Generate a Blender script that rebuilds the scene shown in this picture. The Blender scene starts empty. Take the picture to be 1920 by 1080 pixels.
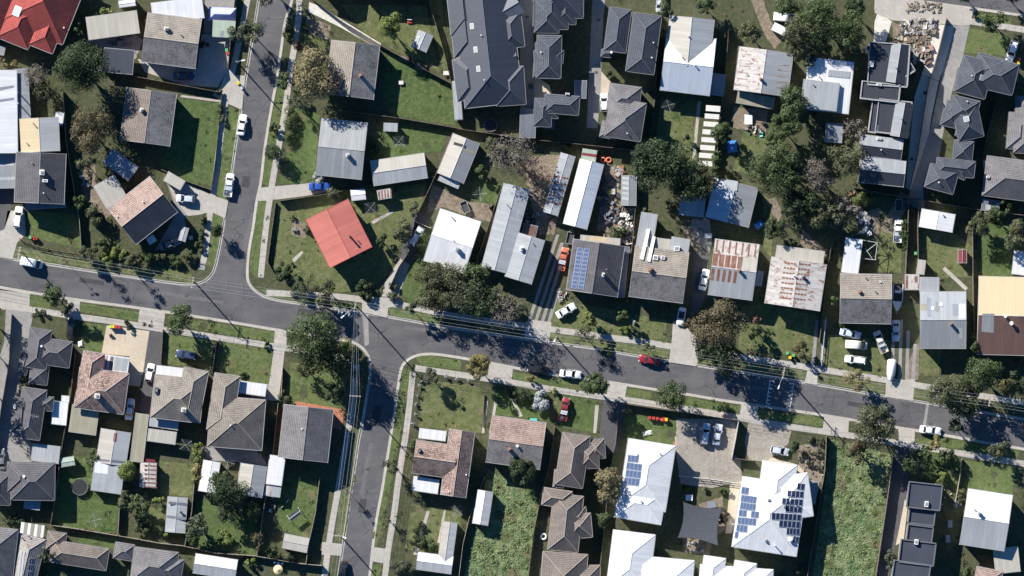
import bpy, math, random
import numpy as np
from mathutils import Vector, Matrix
rnd = random.Random(7)
S = 0.118          # metres per photo pixel
H = 1300.0         # flying height
sc = bpy.context.scene
col = sc.collection
# ---------------------------------------------------------------- camera, sky, sun, exposure
cam = bpy.data.cameras.new('camera'); camo = bpy.data.objects.new('camera', cam); col.objects.link(camo)
camo.location = (0, 0, H); cam.sensor_width = 36; cam.lens = 36 * H / (1920 * S)
cam.clip_start = 100; cam.clip_end = 6000; sc.camera = camo
SUN_EL, SUN_ROT = math.radians(29.5), math.radians(-41.5)
W = bpy.data.worlds.new('World'); sc.world = W; W.use_nodes = True
nt = W.node_tree; bg = nt.nodes['Background']; sky = nt.nodes.new('ShaderNodeTexSky'); sky.sky_type = 'NISHITA'
sky.sun_disc = False; sky.sun_elevation = SUN_EL; sky.sun_rotation = SUN_ROT; sky.altitude = 100; sky.air_density = .8; sky.dust_density = .1; sky.ozone_density = 4
hs = nt.nodes.new('ShaderNodeHueSaturation'); hs.inputs['Saturation'].default_value = 1.22; nt.links.new(sky.outputs[0], hs.inputs['Color']); nt.links.new(hs.outputs[0], bg.inputs[0]); bg.inputs[1].default_value = 0.068
sl = bpy.data.lights.new('sun', 'SUN'); sl.energy = 5.0; sl.angle = math.radians(0.5); sl.color = (1, 0.95, 0.87)
so = bpy.data.objects.new('sun', sl); col.objects.link(so)
sd = Vector((math.sin(SUN_ROT) * math.cos(SUN_EL), math.cos(SUN_ROT) * math.cos(SUN_EL), math.sin(SUN_EL)))
so.rotation_euler = (-sd).to_track_quat('-Z', 'Y').to_euler(); so.location = sd * 200
vs = sc.view_settings; vs.view_transform = 'Standard'; vs.look = 'None'; vs.gamma = 1; vs.exposure = 0.96; vs.use_curve_mapping = False
sc.cycles.max_bounces = 4; sc.cycles.diffuse_bounces = 2; sc.cycles.glossy_bounces = 2; sc.cycles.transmission_bounces = 2

# ---------------------------------------------------------------- helpers
def P(x, y, z=0.0):
    k = S * (1 - z / H)
    return Vector(((x - 960) * k, (540 - y) * k, z))
MATS = {}
def newmat(name):
    m = bpy.data.materials.new(name); m.use_nodes = True; MATS[name] = m
    t = m.node_tree; b = t.nodes['Principled BSDF']
    return m, t, b
class N:
    """tiny node helper"""
    def __init__(s, t): s.t = t
    def n(s, typ, **kw):
        nd = s.t.nodes.new(typ)
        for k, v in kw.items(): setattr(nd, k, v)
        return nd
    def l(s, a, b): s.t.links.new(a, b)
    def coords(s, kind='Object'): return s.n('ShaderNodeTexCoord').outputs[kind]
    def pos(s): return s.n('ShaderNodeNewGeometry').outputs['Position']
    def mapv(s, v, scale=(1, 1, 1), rot=(0, 0, 0)):
        m = s.n('ShaderNodeMapping'); m.inputs['Scale'].default_value = scale; m.inputs['Rotation'].default_value = rot; s.l(v, m.inputs[0]); return m.outputs[0]
    def noise(s, v, scale, detail=4, rough=.55):
        a = s.n('ShaderNodeTexNoise'); a.inputs['Scale'].default_value = scale; a.inputs['Detail'].default_value = detail; a.inputs['Roughness'].default_value = rough
        s.l(v, a.inputs['Vector']); return a.outputs[0]
    def ramp(s, f, pts):
        r = s.n('ShaderNodeValToRGB'); e = r.color_ramp.elements
        while len(e) < len(pts): e.new(.5)
        for el, (p, c) in zip(e, pts):
            el.position = p; el.color = (*c, 1) if len(c) == 3 else c
        s.l(f, r.inputs[0]); return r.outputs[0]
    def mix(s, f, a, b, mode='MIX'):
        m = s.n('ShaderNodeMix', data_type='RGBA', blend_type=mode)
        for v, i in ((f, 0), (a, 6), (b, 7)):
            if isinstance(v, (int, float)): m.inputs[i].default_value = v
            elif isinstance(v, tuple): m.inputs[i].default_value = (*v, 1)
            else: s.l(v, m.inputs[i])
        return m.outputs[2]
    def math(s, op, a, b=0.0):
        m = s.n('ShaderNodeMath', operation=op)
        for v, i in ((a, 0), (b, 1)):
            if isinstance(v, (int, float)): m.inputs[i].default_value = v
            else: s.l(v, m.inputs[i])
        return m.outputs[0]
    def bump(s, h, dist, b, strength=1.0):
        p = s.n('ShaderNodeBump'); p.inputs['Distance'].default_value = dist; p.inputs['Strength'].default_value = strength
        s.l(h, p.inputs['Height']); s.l(p.outputs[0], b.inputs['Normal'])
def mul(c, k): return tuple(min(1, x * k) for x in c)
def solid(name, c, rough=.7, metal=0, var=.12, scale=1.5):
    if name in MATS: return MATS[name]
    m, t, b = newmat(name); n = N(t)
    f = n.noise(n.coords(), scale, 5)
    n.l(n.ramp(f, [(.3, mul(c, 1 - var)), (.7, mul(c, 1 + var))]), b.inputs['Base Color'])
    b.inputs['Roughness'].default_value = rough; b.inputs['Metallic'].default_value = metal
    return m
def tile(name, c, c2=None, moss=None, contrast=.35):
    """concrete or clay roof tiles: courses and staggered joints in metres of the slope"""
    m, t, b = newmat(name); n = N(t); uv = n.coords('UV')
    br = n.n('ShaderNodeTexBrick'); br.offset = .5
    for k, v in (('Scale', 1), ('Brick Width', .42), ('Row Height', .42), ('Mortar Size', .05), ('Mortar Smooth', .6), ('Bias', 0)): br.inputs[k].default_value = v
    br.inputs['Color1'].default_value = (*mul(c, 1 - contrast), 1); br.inputs['Color2'].default_value = (*mul(c2 or c, 1 + contrast), 1); br.inputs['Mortar'].default_value = (*mul(c, .38), 1)
    n.l(uv, br.inputs['Vector'])
    big = n.noise(n.pos(), .35, 6, .65)
    st = n.noise(n.mapv(uv, (1.6, .25, 1)), 1, 4)
    cc = n.mix(n.ramp(big, [(.35, (0, 0, 0)), (.7, (1, 1, 1))]), br.outputs[0], mul(c2 or c, 1.22))
    cc = n.mix(n.math('MULTIPLY', n.ramp(st, [(.45, (0, 0, 0)), (.8, (1, 1, 1))]), .55), cc, moss or mul(c, .55))
    n.l(cc, b.inputs['Base Color']); b.inputs['Roughness'].default_value = .8
    wv = n.n('ShaderNodeTexWave', bands_direction='Y', wave_profile='SAW'); wv.inputs['Scale'].default_value = 2 * math.pi / 20 / .42 ; n.l(uv, wv.inputs['Vector'])
    h = n.math('ADD', wv.outputs['Fac'], n.math('MULTIPLY', br.outputs['Fac'], -.5))
    n.bump(h, .09, b)
    return m
def metal(name, c, dirt=.25, rough=.55, rust=0.0, sheet=.76, spec=.5):
    """profiled sheet roofing: sheets differ a little in tone, ribs run up the slope, streaks follow them"""
    m, t, b = newmat(name); n = N(t); uv = n.coords('UV')
    sep = n.n('ShaderNodeSeparateXYZ'); n.l(uv, sep.inputs[0])
    sh = n.n('ShaderNodeTexWhiteNoise', noise_dimensions='1D'); n.l(n.math('FLOOR', n.math('DIVIDE', sep.outputs[0], sheet)), sh.inputs['W'])
    base = n.mix(sh.outputs[0], mul(c, 1 - dirt * .35), mul(c, 1 + dirt * .12))
    st = n.noise(n.mapv(uv, (3.0, .22, 1)), 1, 5, .6); big = n.noise(n.pos(), .22, 5, .6)
    base = n.mix(n.math('MULTIPLY', n.ramp(st, [(.42, (0, 0, 0)), (.75, (1, 1, 1))]), dirt), base, mul((c[0] * 1.02, c[1] * .95, c[2] * .85), .5))
    base = n.mix(n.math('MULTIPLY', n.ramp(big, [(.5, (0, 0, 0)), (.72, (1, 1, 1))]), dirt), base, mul(c, .6))
    lap = n.math('LESS_THAN', n.math('FRACT', n.math('DIVIDE', sep.outputs[0], sheet)), .07)
    base = n.mix(n.math('MULTIPLY', lap, .30), base, mul(c, .5))
    if rust:
        rn = n.noise(n.mapv(uv, (1.1, .6, 1)), 1.0, 8, .72)
        base = n.mix(n.ramp(rn, [(.72 - rust * .4, (0, 0, 0)), (.8 - rust * .35, (1, 1, 1))]), base, n.ramp(st, [(.3, (.12, .05, .035)), (.7, (.26, .12, .07))]))
    n.l(base, b.inputs['Base Color']); b.inputs['Roughness'].default_value = rough; b.inputs['Specular IOR Level'].default_value = spec
    wv = n.n('ShaderNodeTexWave', bands_direction='X', wave_profile='SIN'); wv.inputs['Scale'].default_value = 2 * math.pi / 20 / .19; n.l(uv, wv.inputs['Vector'])
    n.bump(wv.outputs['Fac'], .02, b)
    return m
def groundmat(name, cols, s1=.25, s2=2.2, bump=.05, rough=.95, s3=9.0):
    """cols: three colours mixed by broad and fine noise"""
    m, t, b = newmat(name); n = N(t); p = n.pos()
    a = n.noise(p, s1, 6, .62); c = n.noise(p, s2, 6, .65); d = n.noise(p, s3, 3, .6)
    x = n.mix(n.ramp(a, [(.36, (0, 0, 0)), (.64, (1, 1, 1))]), cols[0], cols[1])
    x = n.mix(n.ramp(c, [(.44, (0, 0, 0)), (.66, (1, 1, 1))]), x, cols[2])
    x = n.mix(.6, x, n.mix(d, (0.2, .2, .2), (.85, .85, .85)), 'OVERLAY')
    n.l(x, b.inputs['Base Color']); b.inputs['Roughness'].default_value = rough; b.inputs['Specular IOR Level'].default_value = .15
    n.bump(n.math('ADD', c, d), bump, b)
    return m
def leafmat(name, c, c2, c3):
    m, t, b = newmat(name); n = N(t)
    g = n.n('ShaderNodeNewGeometry'); f = g.outputs['Random Per Island']
    x = n.ramp(f, [(0, c), (.5, c2), (1, c3)])
    big = n.noise(g.outputs['Position'], .8, 3)
    x = n.mix(n.math('MULTIPLY', big, .5), x, mul(c, .8))
    n.l(x, b.inputs['Base Color']); b.inputs['Roughness'].default_value = .6; b.inputs['Specular IOR Level'].default_value = .25
    return m

class MB:
    """collects polygons with material indices and builds one mesh object"""
    def __init__(s): s.v, s.f, s.m = [], [], []
    def poly(s, pts, mi=0):
        i = len(s.v); s.v += [tuple(p) for p in pts]; s.f.append(tuple(range(i, i + len(pts)))); s.m.append(mi)
    def faces(s, vs, fs, mi=0):
        i = len(s.v); s.v += [tuple(p) for p in vs]
        for f in fs: s.f.append(tuple(i + k for k in f)); s.m.append(mi)
    def box(s, c, x, y, z, mi=0):
        """c base centre; x,y half axis vectors, z height"""
        c, x, y = Vector(c), Vector(x), Vector(y); u = Vector((0, 0, z))
        b = [c - x - y, c + x - y, c + x + y, c - x + y]
        s.faces(b + [p + u for p in b], [(3, 2, 1, 0), (4, 5, 6, 7), (0, 1, 5, 4), (1, 2, 6, 5), (2, 3, 7, 6), (3, 0, 4, 7)], mi)
    def tube(s, pts, r, n=6, mi=0, r2=None, cap=True):
        pts = [Vector(p) for p in pts]; rings = []
        for k, p in enumerate(pts):
            d = (pts[min(k + 1, len(pts) - 1)] - pts[max(k - 1, 0)]).normalized()
            a = d.orthogonal().normalized(); c = d.cross(a)
            rr = r if r2 is None else r + (r2 - r) * k / (len(pts) - 1)
            rings.append([p + (a * math.cos(2 * math.pi * j / n) + c * math.sin(2 * math.pi * j / n)) * rr for j in range(n)])
        vs = [q for g in rings for q in g]; fs = []
        for k in range(len(pts) - 1):
            for j in range(n): fs.append((k * n + j, k * n + (j + 1) % n, (k + 1) * n + (j + 1) % n, (k + 1) * n + j))
        if cap: fs += [tuple(range(n - 1, -1, -1)), tuple(range((len(pts) - 1) * n, len(pts) * n))]
        s.faces(vs, fs, mi)
    def build(s, name, mats, parent=None, uv=False, smooth=False):
        me = bpy.data.meshes.new(name); me.from_pydata(s.v, [], s.f); me.validate(); me.update()
        if not isinstance(mats, (list, tuple)): mats = [mats]
        for m in mats: me.materials.append(MATS[m] if isinstance(m, str) else m)
        if any(s.m) and len(me.polygons) == len(s.m): me.polygons.foreach_set('material_index', s.m)
        if smooth: me.polygons.foreach_set('use_smooth', [True] * len(me.polygons))
        if uv:
            lay = me.uv_layers.new(name='UVMap')
            Z = Vector((0, 0, 1))
            for p in me.polygons:
                nn = p.normal
                e = Z.cross(nn)
                if e.length < .02:
                    q = me.vertices[p.vertices[1]].co - me.vertices[p.vertices[0]].co
                    e = Vector((q.x, q.y, 0)); e = e if e.length > 1e-6 else Vector((1, 0, 0))
                e.normalize(); d = nn.cross(e)
                for li in p.loop_indices:
                    co = me.vertices[me.loops[li].vertex_index].co
                    lay.data[li].uv = (co.dot(e), co.dot(d))
        o = bpy.data.objects.new(name, me); col.objects.link(o)
        if parent: o.parent = parent
        return o
def tag(o, label=None, cat=None, group=None, kind=None):
    if label: o['label'] = label
    if cat: o['category'] = cat
    if group: o['group'] = group
    if kind: o['kind'] = kind
    return o
def empty(name, loc, rz=0, label=None, cat=None, group=None):
    o = bpy.data.objects.new(name, None); o.location = loc; o.rotation_euler = (0, 0, rz); col.objects.link(o)
    return tag(o, label, cat, group)
def copy_tree(o, parent=None, objs=None):
    c = o.copy(); col.objects.link(c); c.parent = parent
    if 'label' in c and parent is None: del c['label']
    for ch in list(o.children): copy_tree(ch, c)
    return c
bpy.context.view_layer.update()

# ---------------------------------------------------------------- materials
tile('tile_slate', (.066, .074, .095), contrast=.2); tile('tile_charcoal', (.092, .09, .10), contrast=.22); tile('tile_taupe', (.17, .142, .125), contrast=.2)
tile('tile_beige', (.23, .205, .178), (.25, .222, .19), (.15, .135, .12), .15); tile('tile_brown', (.25, .225, .21), (.30, .275, .255), (.15, .13, .12), contrast=.38); tile('tile_grey', (.16, .152, .158), contrast=.25)  # brown tile lightened: light for slopes turned from the sun put into the colour
tile('tile_redbrown', (.13, .07, .06), (.29, .21, .18), (.07, .045, .042), .5); tile('tile_pink', (.24, .16, .135), (.3, .22, .19), (.15, .1, .09), .25)
tile('tile_maroon', (.30, .05, .045), (.32, .06, .05), (.2, .035, .035), .15); tile('tile_dim', (.2, .175, .15), contrast=.2)
metal('metal_white', (.70, .71, .725), .3, .5); metal('metal_pale', (.36, .38, .40), .35); metal('metal_grey', (.26, .275, .295), .35); metal('metal_bluegrey', (.25, .28, .33), .3)
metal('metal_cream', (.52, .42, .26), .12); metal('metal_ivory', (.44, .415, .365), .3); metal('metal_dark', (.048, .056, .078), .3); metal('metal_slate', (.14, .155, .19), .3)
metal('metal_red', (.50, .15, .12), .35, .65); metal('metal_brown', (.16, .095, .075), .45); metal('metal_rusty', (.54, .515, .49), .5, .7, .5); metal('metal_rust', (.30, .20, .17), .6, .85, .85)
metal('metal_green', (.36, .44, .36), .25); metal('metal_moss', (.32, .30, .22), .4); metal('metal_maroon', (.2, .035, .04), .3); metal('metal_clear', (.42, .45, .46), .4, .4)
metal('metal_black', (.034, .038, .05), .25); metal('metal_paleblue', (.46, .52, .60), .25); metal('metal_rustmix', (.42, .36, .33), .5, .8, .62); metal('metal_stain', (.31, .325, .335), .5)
solid('fascia', (.5, .5, .48)); solid('gutter_grey', (.30, .30, .30)); solid('fascia_dark', (.10, .105, .12)); solid('cap_grey', (.17, .168, .175)); solid('cap_beige', (.33, .29, .245)); solid('cap_dark', (.12, .125, .14)); solid('cap_red', (.36, .07, .06)); solid('cap_pink', (.42, .32, .27))
solid('wall_cream', (.55, .5, .42)); solid('wall_white', (.72, .72, .7)); solid('wall_brick', (.25, .12, .085)); solid('wall_grey', (.3, .3, .31)); solid('wall_render', (.45, .43, .4)); solid('brick', (.28, .16, .12)); solid('white', (.8, .8, .79)); solid('offwhite', (.6, .59, .55))
solid('black', (.02, .02, .022)); solid('charcoal', (.05, .053, .06)); solid('midgrey', (.22, .22, .23)); solid('paling', (.15, .125, .105), .9, 0, .35, 3); solid('paling_pale', (.3, .27, .23), .9, 0, .3, 3); solid('steel_dark', (.07, .08, .085))
solid('timber', (.23, .17, .115), .9, 0, .3, 3); solid('pole_wood', (.2, .17, .145), .9); solid('galv', (.4, .42, .43), .45, .3); solid('alu', (.55, .57, .59), .4, .2); solid('terracotta', (.42, .19, .11))
solid('lid_yellow', (.75, .55, .03), .4); solid('lid_red', (.45, .04, .04), .5); solid('lid_green', (.12, .42, .16), .4); solid('bin_green', (.03, .07, .045), .5); solid('lid_lime', (.42, .62, .08), .4)
solid('trunk_brown', (.12, .09, .07), .95); solid('trunk_grey', (.26, .235, .21), .95); solid('rubber', (.02, .02, .02), .8)
solid('tarp_blue', (.05, .2, .55), .5); solid('tarp_lav', (.36, .38, .62), .6); solid('sail', (.06, .067, .08), .8); solid('plastic_red', (.6, .07, .06), .4); solid('plastic_orange', (.75, .2, .1), .5); solid('yellow', (.7, .5, .05), .5); solid('umbrella', (.78, .6, .3), .7); solid('blue_hull', (.30, .42, .58), .3); solid('turquoise', (.1, .45, .4), .5)
m, t, b = newmat('glass_dark'); b.inputs['Base Color'].default_value = (.015, .018, .022, 1); b.inputs['Roughness'].default_value = .08; b.inputs['Specular IOR Level'].default_value = .6
m, t, b = newmat('solar_cell'); n = N(t); uvn = n.coords('Object')
br = n.n('ShaderNodeTexBrick'); br.offset = 0
for k, v in (('Scale', 1), ('Brick Width', .16), ('Row Height', .16), ('Mortar Size', .006)): br.inputs[k].default_value = v
br.inputs['Color1'].default_value = (.06, .095, .19, 1); br.inputs['Color2'].default_value = (.075, .115, .225, 1); br.inputs['Mortar'].default_value = (.16, .2, .28, 1)
n.l(uvn, br.inputs[0]); n.l(br.outputs[0], b.inputs['Base Color']); b.inputs['Roughness'].default_value = .25
m, t, b = newmat('solar_black'); b.inputs['Base Color'].default_value = (.018, .03, .075, 1); b.inputs['Roughness'].default_value = .3
for k, c, r in (('white', (.8, .81, .82), .25), ('silver', (.5, .54, .6), .3), ('black', (.02, .022, .025), .3), ('grey', (.16, .17, .19), .3), ('red', (.24, .015, .025), .3), ('orange', (.5, .14, .08), .45), ('blue', (.03, .08, .38), .3), ('navy', (.04, .06, .12), .3), ('maroon', (.22, .03, .035), .4), ('cream', (.72, .67, .58), .35), ('paleblue', (.5, .6, .72), .3)):
    mm, t, b = newmat('paint_' + k); b.inputs['Base Color'].default_value = (*c, 1); b.inputs['Roughness'].default_value = r; b.inputs['Coat Weight'].default_value = .3
m, t, b = newmat('lamp_red'); b.inputs['Base Color'].default_value = (.35, .02, .02, 1); b.inputs['Roughness'].default_value = .2
m, t, b = newmat('lamp_clear'); b.inputs['Base Color'].default_value = (.7, .72, .74, 1); b.inputs['Roughness'].default_value = .15
# ground
groundmat('grass', ((.076, .112, .038), (.112, .148, .054), (.15, .165, .078)), .2, 1.0, .10)
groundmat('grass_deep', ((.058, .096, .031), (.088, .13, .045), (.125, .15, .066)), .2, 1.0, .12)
groundmat('grass_dry', ((.100, .115, .048), (.135, .128, .066), (.17, .14, .09)), .25, 1.2, .10)
groundmat('grass_olive', ((.085, .112, .042), (.128, .148, .06), (.18, .175, .095)), .25, .9, .12)
groundmat('grass_long', ((.085, .145, .065), (.17, .22, .095), (.27, .29, .16)), .2, .55, .5, s3=2.6)
groundmat('yard', ((.052, .072, .030), (.078, .086, .046), (.115, .10, .07)), .22, 1.1, .12)
groundmat('soil', ((.16, .125, .09), (.23, .185, .14), (.29, .25, .2)), .3, 1.6, .12)
groundmat('gravel', ((.24, .215, .185), (.31, .28, .24), (.36, .33, .29)), .3, 2.0, .08)
groundmat('concrete', ((.36, .335, .30), (.43, .405, .365), (.34, .32, .29)), .22, 1.2, .012, .85, 12)
groundmat('concrete_grey', ((.24, .23, .22), (.29, .28, .27), (.22, .215, .21)), .25, 1.2, .012, .85, 12)
groundmat('concrete_beige', ((.46, .39, .30), (.52, .45, .355), (.43, .37, .285)), .25, 1.4, .012, .85, 12)
groundmat('concrete_pale', ((.52, .5, .45), (.6, .58, .53), (.48, .45, .4)), .25, 1.4, .012, .85, 12)
groundmat('paving_red', ((.36, .15, .095), (.42, .19, .12), (.3, .13, .085)), .3, 3, .02)
groundmat('bitumen', ((.085, .083, .088), (.105, .102, .105), (.075, .074, .08)), .2, 1.5, .02, .9, 14)
groundmat('asphalt_new', ((.058, .058, .062), (.07, .07, .074), (.052, .052, .056)), .3, 1.5, .01, .9, 14); groundmat('asphalt_old', ((.125, .122, .125), (.15, .146, .146), (.11, .108, .112)), .4, 1.2, .01, .9, 14); groundmat('asphalt_oil', ((.05, .05, .054), (.075, .074, .078), (.085, .084, .088)), .5, 1.5, .005, .7, 14)
m, t, b = newmat('asphalt'); n = N(t); p = n.pos()
a = n.noise(p, .12, 6, .65); c = n.noise(n.mapv(p, (.25, 1.3, 1), (0, 0, .14)), .5, 5, .6); d = n.noise(p, 14, 3, .7)
x = n.mix(n.ramp(a, [(.35, (0, 0, 0)), (.65, (1, 1, 1))]), (.076, .077, .085), (.120, .117, .122))
x = n.mix(n.math('MULTIPLY', n.ramp(c, [(.4, (0, 0, 0)), (.7, (1, 1, 1))]), .45), x, (.15, .145, .145))
wob = n.n('ShaderNodeVectorMath', operation='ADD'); nz = n.n('ShaderNodeTexNoise'); nz.inputs['Scale'].default_value = .5; nz.inputs['Detail'].default_value = 5; n.l(p, nz.inputs['Vector'])
sc2 = n.n('ShaderNodeVectorMath', operation='SCALE'); n.l(nz.outputs['Color'], sc2.inputs[0]); sc2.inputs['Scale'].default_value = 2.6; n.l(p, wob.inputs[0]); n.l(sc2.outputs[0], wob.inputs[1])
vo = n.n('ShaderNodeTexVoronoi', feature='DISTANCE_TO_EDGE'); vo.inputs['Scale'].default_value = .26; n.l(wob.outputs[0], vo.inputs['Vector'])
msk = n.ramp(n.noise(p, .11, 3), [(.42, (0, 0, 0)), (.55, (1, 1, 1))])
ck = n.math('MULTIPLY', n.math('LESS_THAN', vo.outputs['Distance'], .013), msk)
x = n.mix(n.math('MULTIPLY', ck, .7), x, (.03, .03, .033))
x = n.mix(.3, x, n.mix(d, (.15, .15, .15), (.9, .9, .9)), 'OVERLAY')
n.l(x, b.inputs['Base Color']); b.inputs['Roughness'].default_value = .88; b.inputs['Specular IOR Level'].default_value = .2; n.bump(d, .01, b)
m, t, b = newmat('paint_line'); n = N(t); n.l(n.ramp(n.noise(n.pos(), 3, 6, .7), [(.35, (.25, .25, .25)), (.52, (.75, .75, .74))]), b.inputs['Base Color'])
# leaves
leafmat('leaf_dark', (0.0112, 0.0207, 0.0084), (0.0229, 0.0403, 0.0153), (0.0596, 0.0904, 0.0362))
leafmat('leaf_mid', (0.0236, 0.0403, 0.0125), (0.0456, 0.0704, 0.0232), (0.1055, 0.1378, 0.0539))
leafmat('leaf_olive', (0.0336, 0.0416, 0.0175), (0.0699, 0.0803, 0.0367), (0.14, 0.1456, 0.0784))
leafmat('leaf_grey', (0.0302, 0.0403, 0.0215), (0.0655, 0.0786, 0.0437), (0.1344, 0.1478, 0.0896))
leafmat('leaf_yellow', (.10, .095, .03), (.17, .15, .055), (.25, .215, .09))
leafmat('leaf_gold', (.10, .085, .042), (.175, .15, .075), (.27, .235, .135))
leafmat('leaf_lime', (.07, .10, .022), (.115, .15, .037), (.17, .19, .06))
leafmat('leaf_bare', (.085, .07, .058), (.14, .12, .105), (.2, .175, .155))
leafmat('leaf_rust', (.08, .04, .03), (.14, .07, .05), (.2, .12, .085))
leafmat('leaf_brown', (0.0403, 0.0336, 0.0175), (0.083, 0.0699, 0.0367), (0.1568, 0.1288, 0.0728))
leafmat('leaf_silver', (.22, .24, .24), (.34, .36, .37), (.5, .52, .54))
leafmat('blade', (.075, .115, .036), (.12, .16, .055), (.185, .205, .10))
leafmat('blade_long', (.12, .18, .07), (.20, .25, .105), (.30, .31, .18))
# ---------------------------------------------------------------- the ground, roads, kerbs, paths
KA = [(-700, 330), (-250, 425), (0, 482), (100, 496), (187, 510), (295, 526), (350, 533), (378, 530), (392, 520), (402, 505), (412, 460), (420, 410), (427, 375), (441, 270), (451, 207), (459, 150), (470, 87), (484, 0), (520, -250), (560, -500)]
KB = [(635, -500), (590, -250), (551, 0), (535, 37), (529, 87), (520, 150), (510, 200), (500, 260), (495, 295), (490, 345), (482, 375), (476, 425), (467, 470), (464, 515), (467, 532), (482, 548), (507, 560), (552, 567), (640, 579), (752, 597), (830, 612), (960, 631), (1030, 641), (1100, 650), (1185, 665), (1260, 677), (1330, 688), (1485, 712), (1600, 732), (1660, 742), (1740, 755), (1920, 785), (2300, 850), (2700, 920)]
KC = [(-700, 400), (-250, 490), (0, 540), (50, 548), (127, 561), (250, 577), (320, 587), (440, 606), (515, 619), (580, 629), (640, 638), (662, 642), (682, 655), (693, 675), (693, 705), (687, 740), (681, 780), (672, 822), (665, 872), (655, 935), (645, 1005), (633, 1085), (600, 1300), (570, 1500)]
KD = [(640, 1500), (665, 1300), (694, 1085), (700, 1022), (707, 972), (717, 922), (725, 872), (735, 810), (740, 777), (747, 727), (752, 692), (760, 679), (775, 669), (797, 664), (830, 666), (917, 681), (987, 695), (1047, 705), (1140, 717), (1220, 730), (1287, 740), (1355, 752), (1420, 761), (1530, 777), (1667, 800), (1772, 817), (1825, 827), (1920, 843), (2300, 910), (2700, 980)]
KE = [(1050, -97), (1400, -40), (1560, -18), (1700, 0), (1760, 8), (1825, 17), (1900, 27), (2300, 90), (2700, 155)]
def structure(name, mb, mats, parent=None, uv=False): return tag(mb.build(name, mats, parent, uv), kind='structure')
def sheet(name, pts, z, mat):
    mb = MB(); mb.poly([P(x, y, z) for x, y in (pts if area(pts) < 0 else pts[::-1])]); return structure(name, mb, mat)
def area(p): return sum(p[i][0] * p[(i + 1) % len(p)][1] - p[(i + 1) % len(p)][0] * p[i][1] for i in range(len(p)))
def dense(pts, step):
    """points every step px along a polyline"""
    out = [pts[0]]
    for a, b in zip(pts, pts[1:]):
        n = max(1, round(math.dist(a, b) / step))
        out += [(a[0] + (b[0] - a[0]) * i / n, a[1] + (b[1] - a[1]) * i / n) for i in range(1, n + 1)]
    return out
def smooth(pts, it=2):
    for _ in range(it):
        q = [pts[0]]
        for a, b in zip(pts, pts[1:]): q += [(a[0] * .75 + b[0] * .25, a[1] * .75 + b[1] * .25), (a[0] * .25 + b[0] * .75, a[1] * .25 + b[1] * .75)]
        pts = q + [pts[-1]]
    return pts
KA, KB, KC, KD, KE = (smooth(k, 2) for k in (KA, KB, KC, KD, KE))
mb = MB(); mb.poly([(-2500, -2500, -.12), (2500, -2500, -.12), (2500, 2500, -.12), (-2500, 2500, -.12)]); structure('ground', mb, 'yard')
sheet('road', [(-700, 330), (-700, 400), (-700, 600), (400, 1500), (800, 1500), (2700, 1100), (2700, 700), (1000, 400), (640, -500), (540, -500), (300, 300)], 0, 'asphalt')
sheet('road', [(1050, -97), (1050, -300), (2700, -300), (2700, 156)], .0, 'asphalt')
LZ = .10
sheet('terrain', KA + [(-700, -500)], LZ, 'yard')
sheet('terrain', KB + [(2700, 155)] + KE[::-1][1:] + [(1050, -500)], LZ, 'yard')
sheet('terrain', KC + [(-700, 1500)], LZ, 'yard')
sheet('terrain', KD + [(2700, 1500)], LZ, 'yard')
def kerb(pts, side):
    w = [P(*p) for p in pts]; mb = MB(); n = len(w)
    nr = []
    for i in range(n):
        d = (w[min(i + 1, n - 1)] - w[max(i - 1, 0)]); d.z = 0; d.normalize(); nr.append(Vector((-d.y, d.x, 0)) * side)
    def strip(o0, z0, o1, z1):
        for i in range(n - 1):
            q = [w[i] + nr[i] * o0, w[i + 1] + nr[i + 1] * o0, w[i + 1] + nr[i + 1] * o1, w[i] + nr[i] * o1]
            for p, z in zip(q, (z0, z0, z1, z1)): p.z = z
            nn = (q[1] - q[0]).cross(q[2] - q[0])
            mb.poly(q if (nn.z > 0 if abs(nn.z) > 1e-5 else True) else q[::-1])
    strip(-.42, .006, -.02, .012); strip(-.02, .012, .02, .135); strip(.02, .135, .2, .135); strip(.2, .135, .2, .02)
    return structure('kerb', mb, 'concrete')
kerb(KA, 1); kerb(KB, 1); kerb(KC, -1); kerb(KD, -1); kerb(KE, -1)

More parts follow.
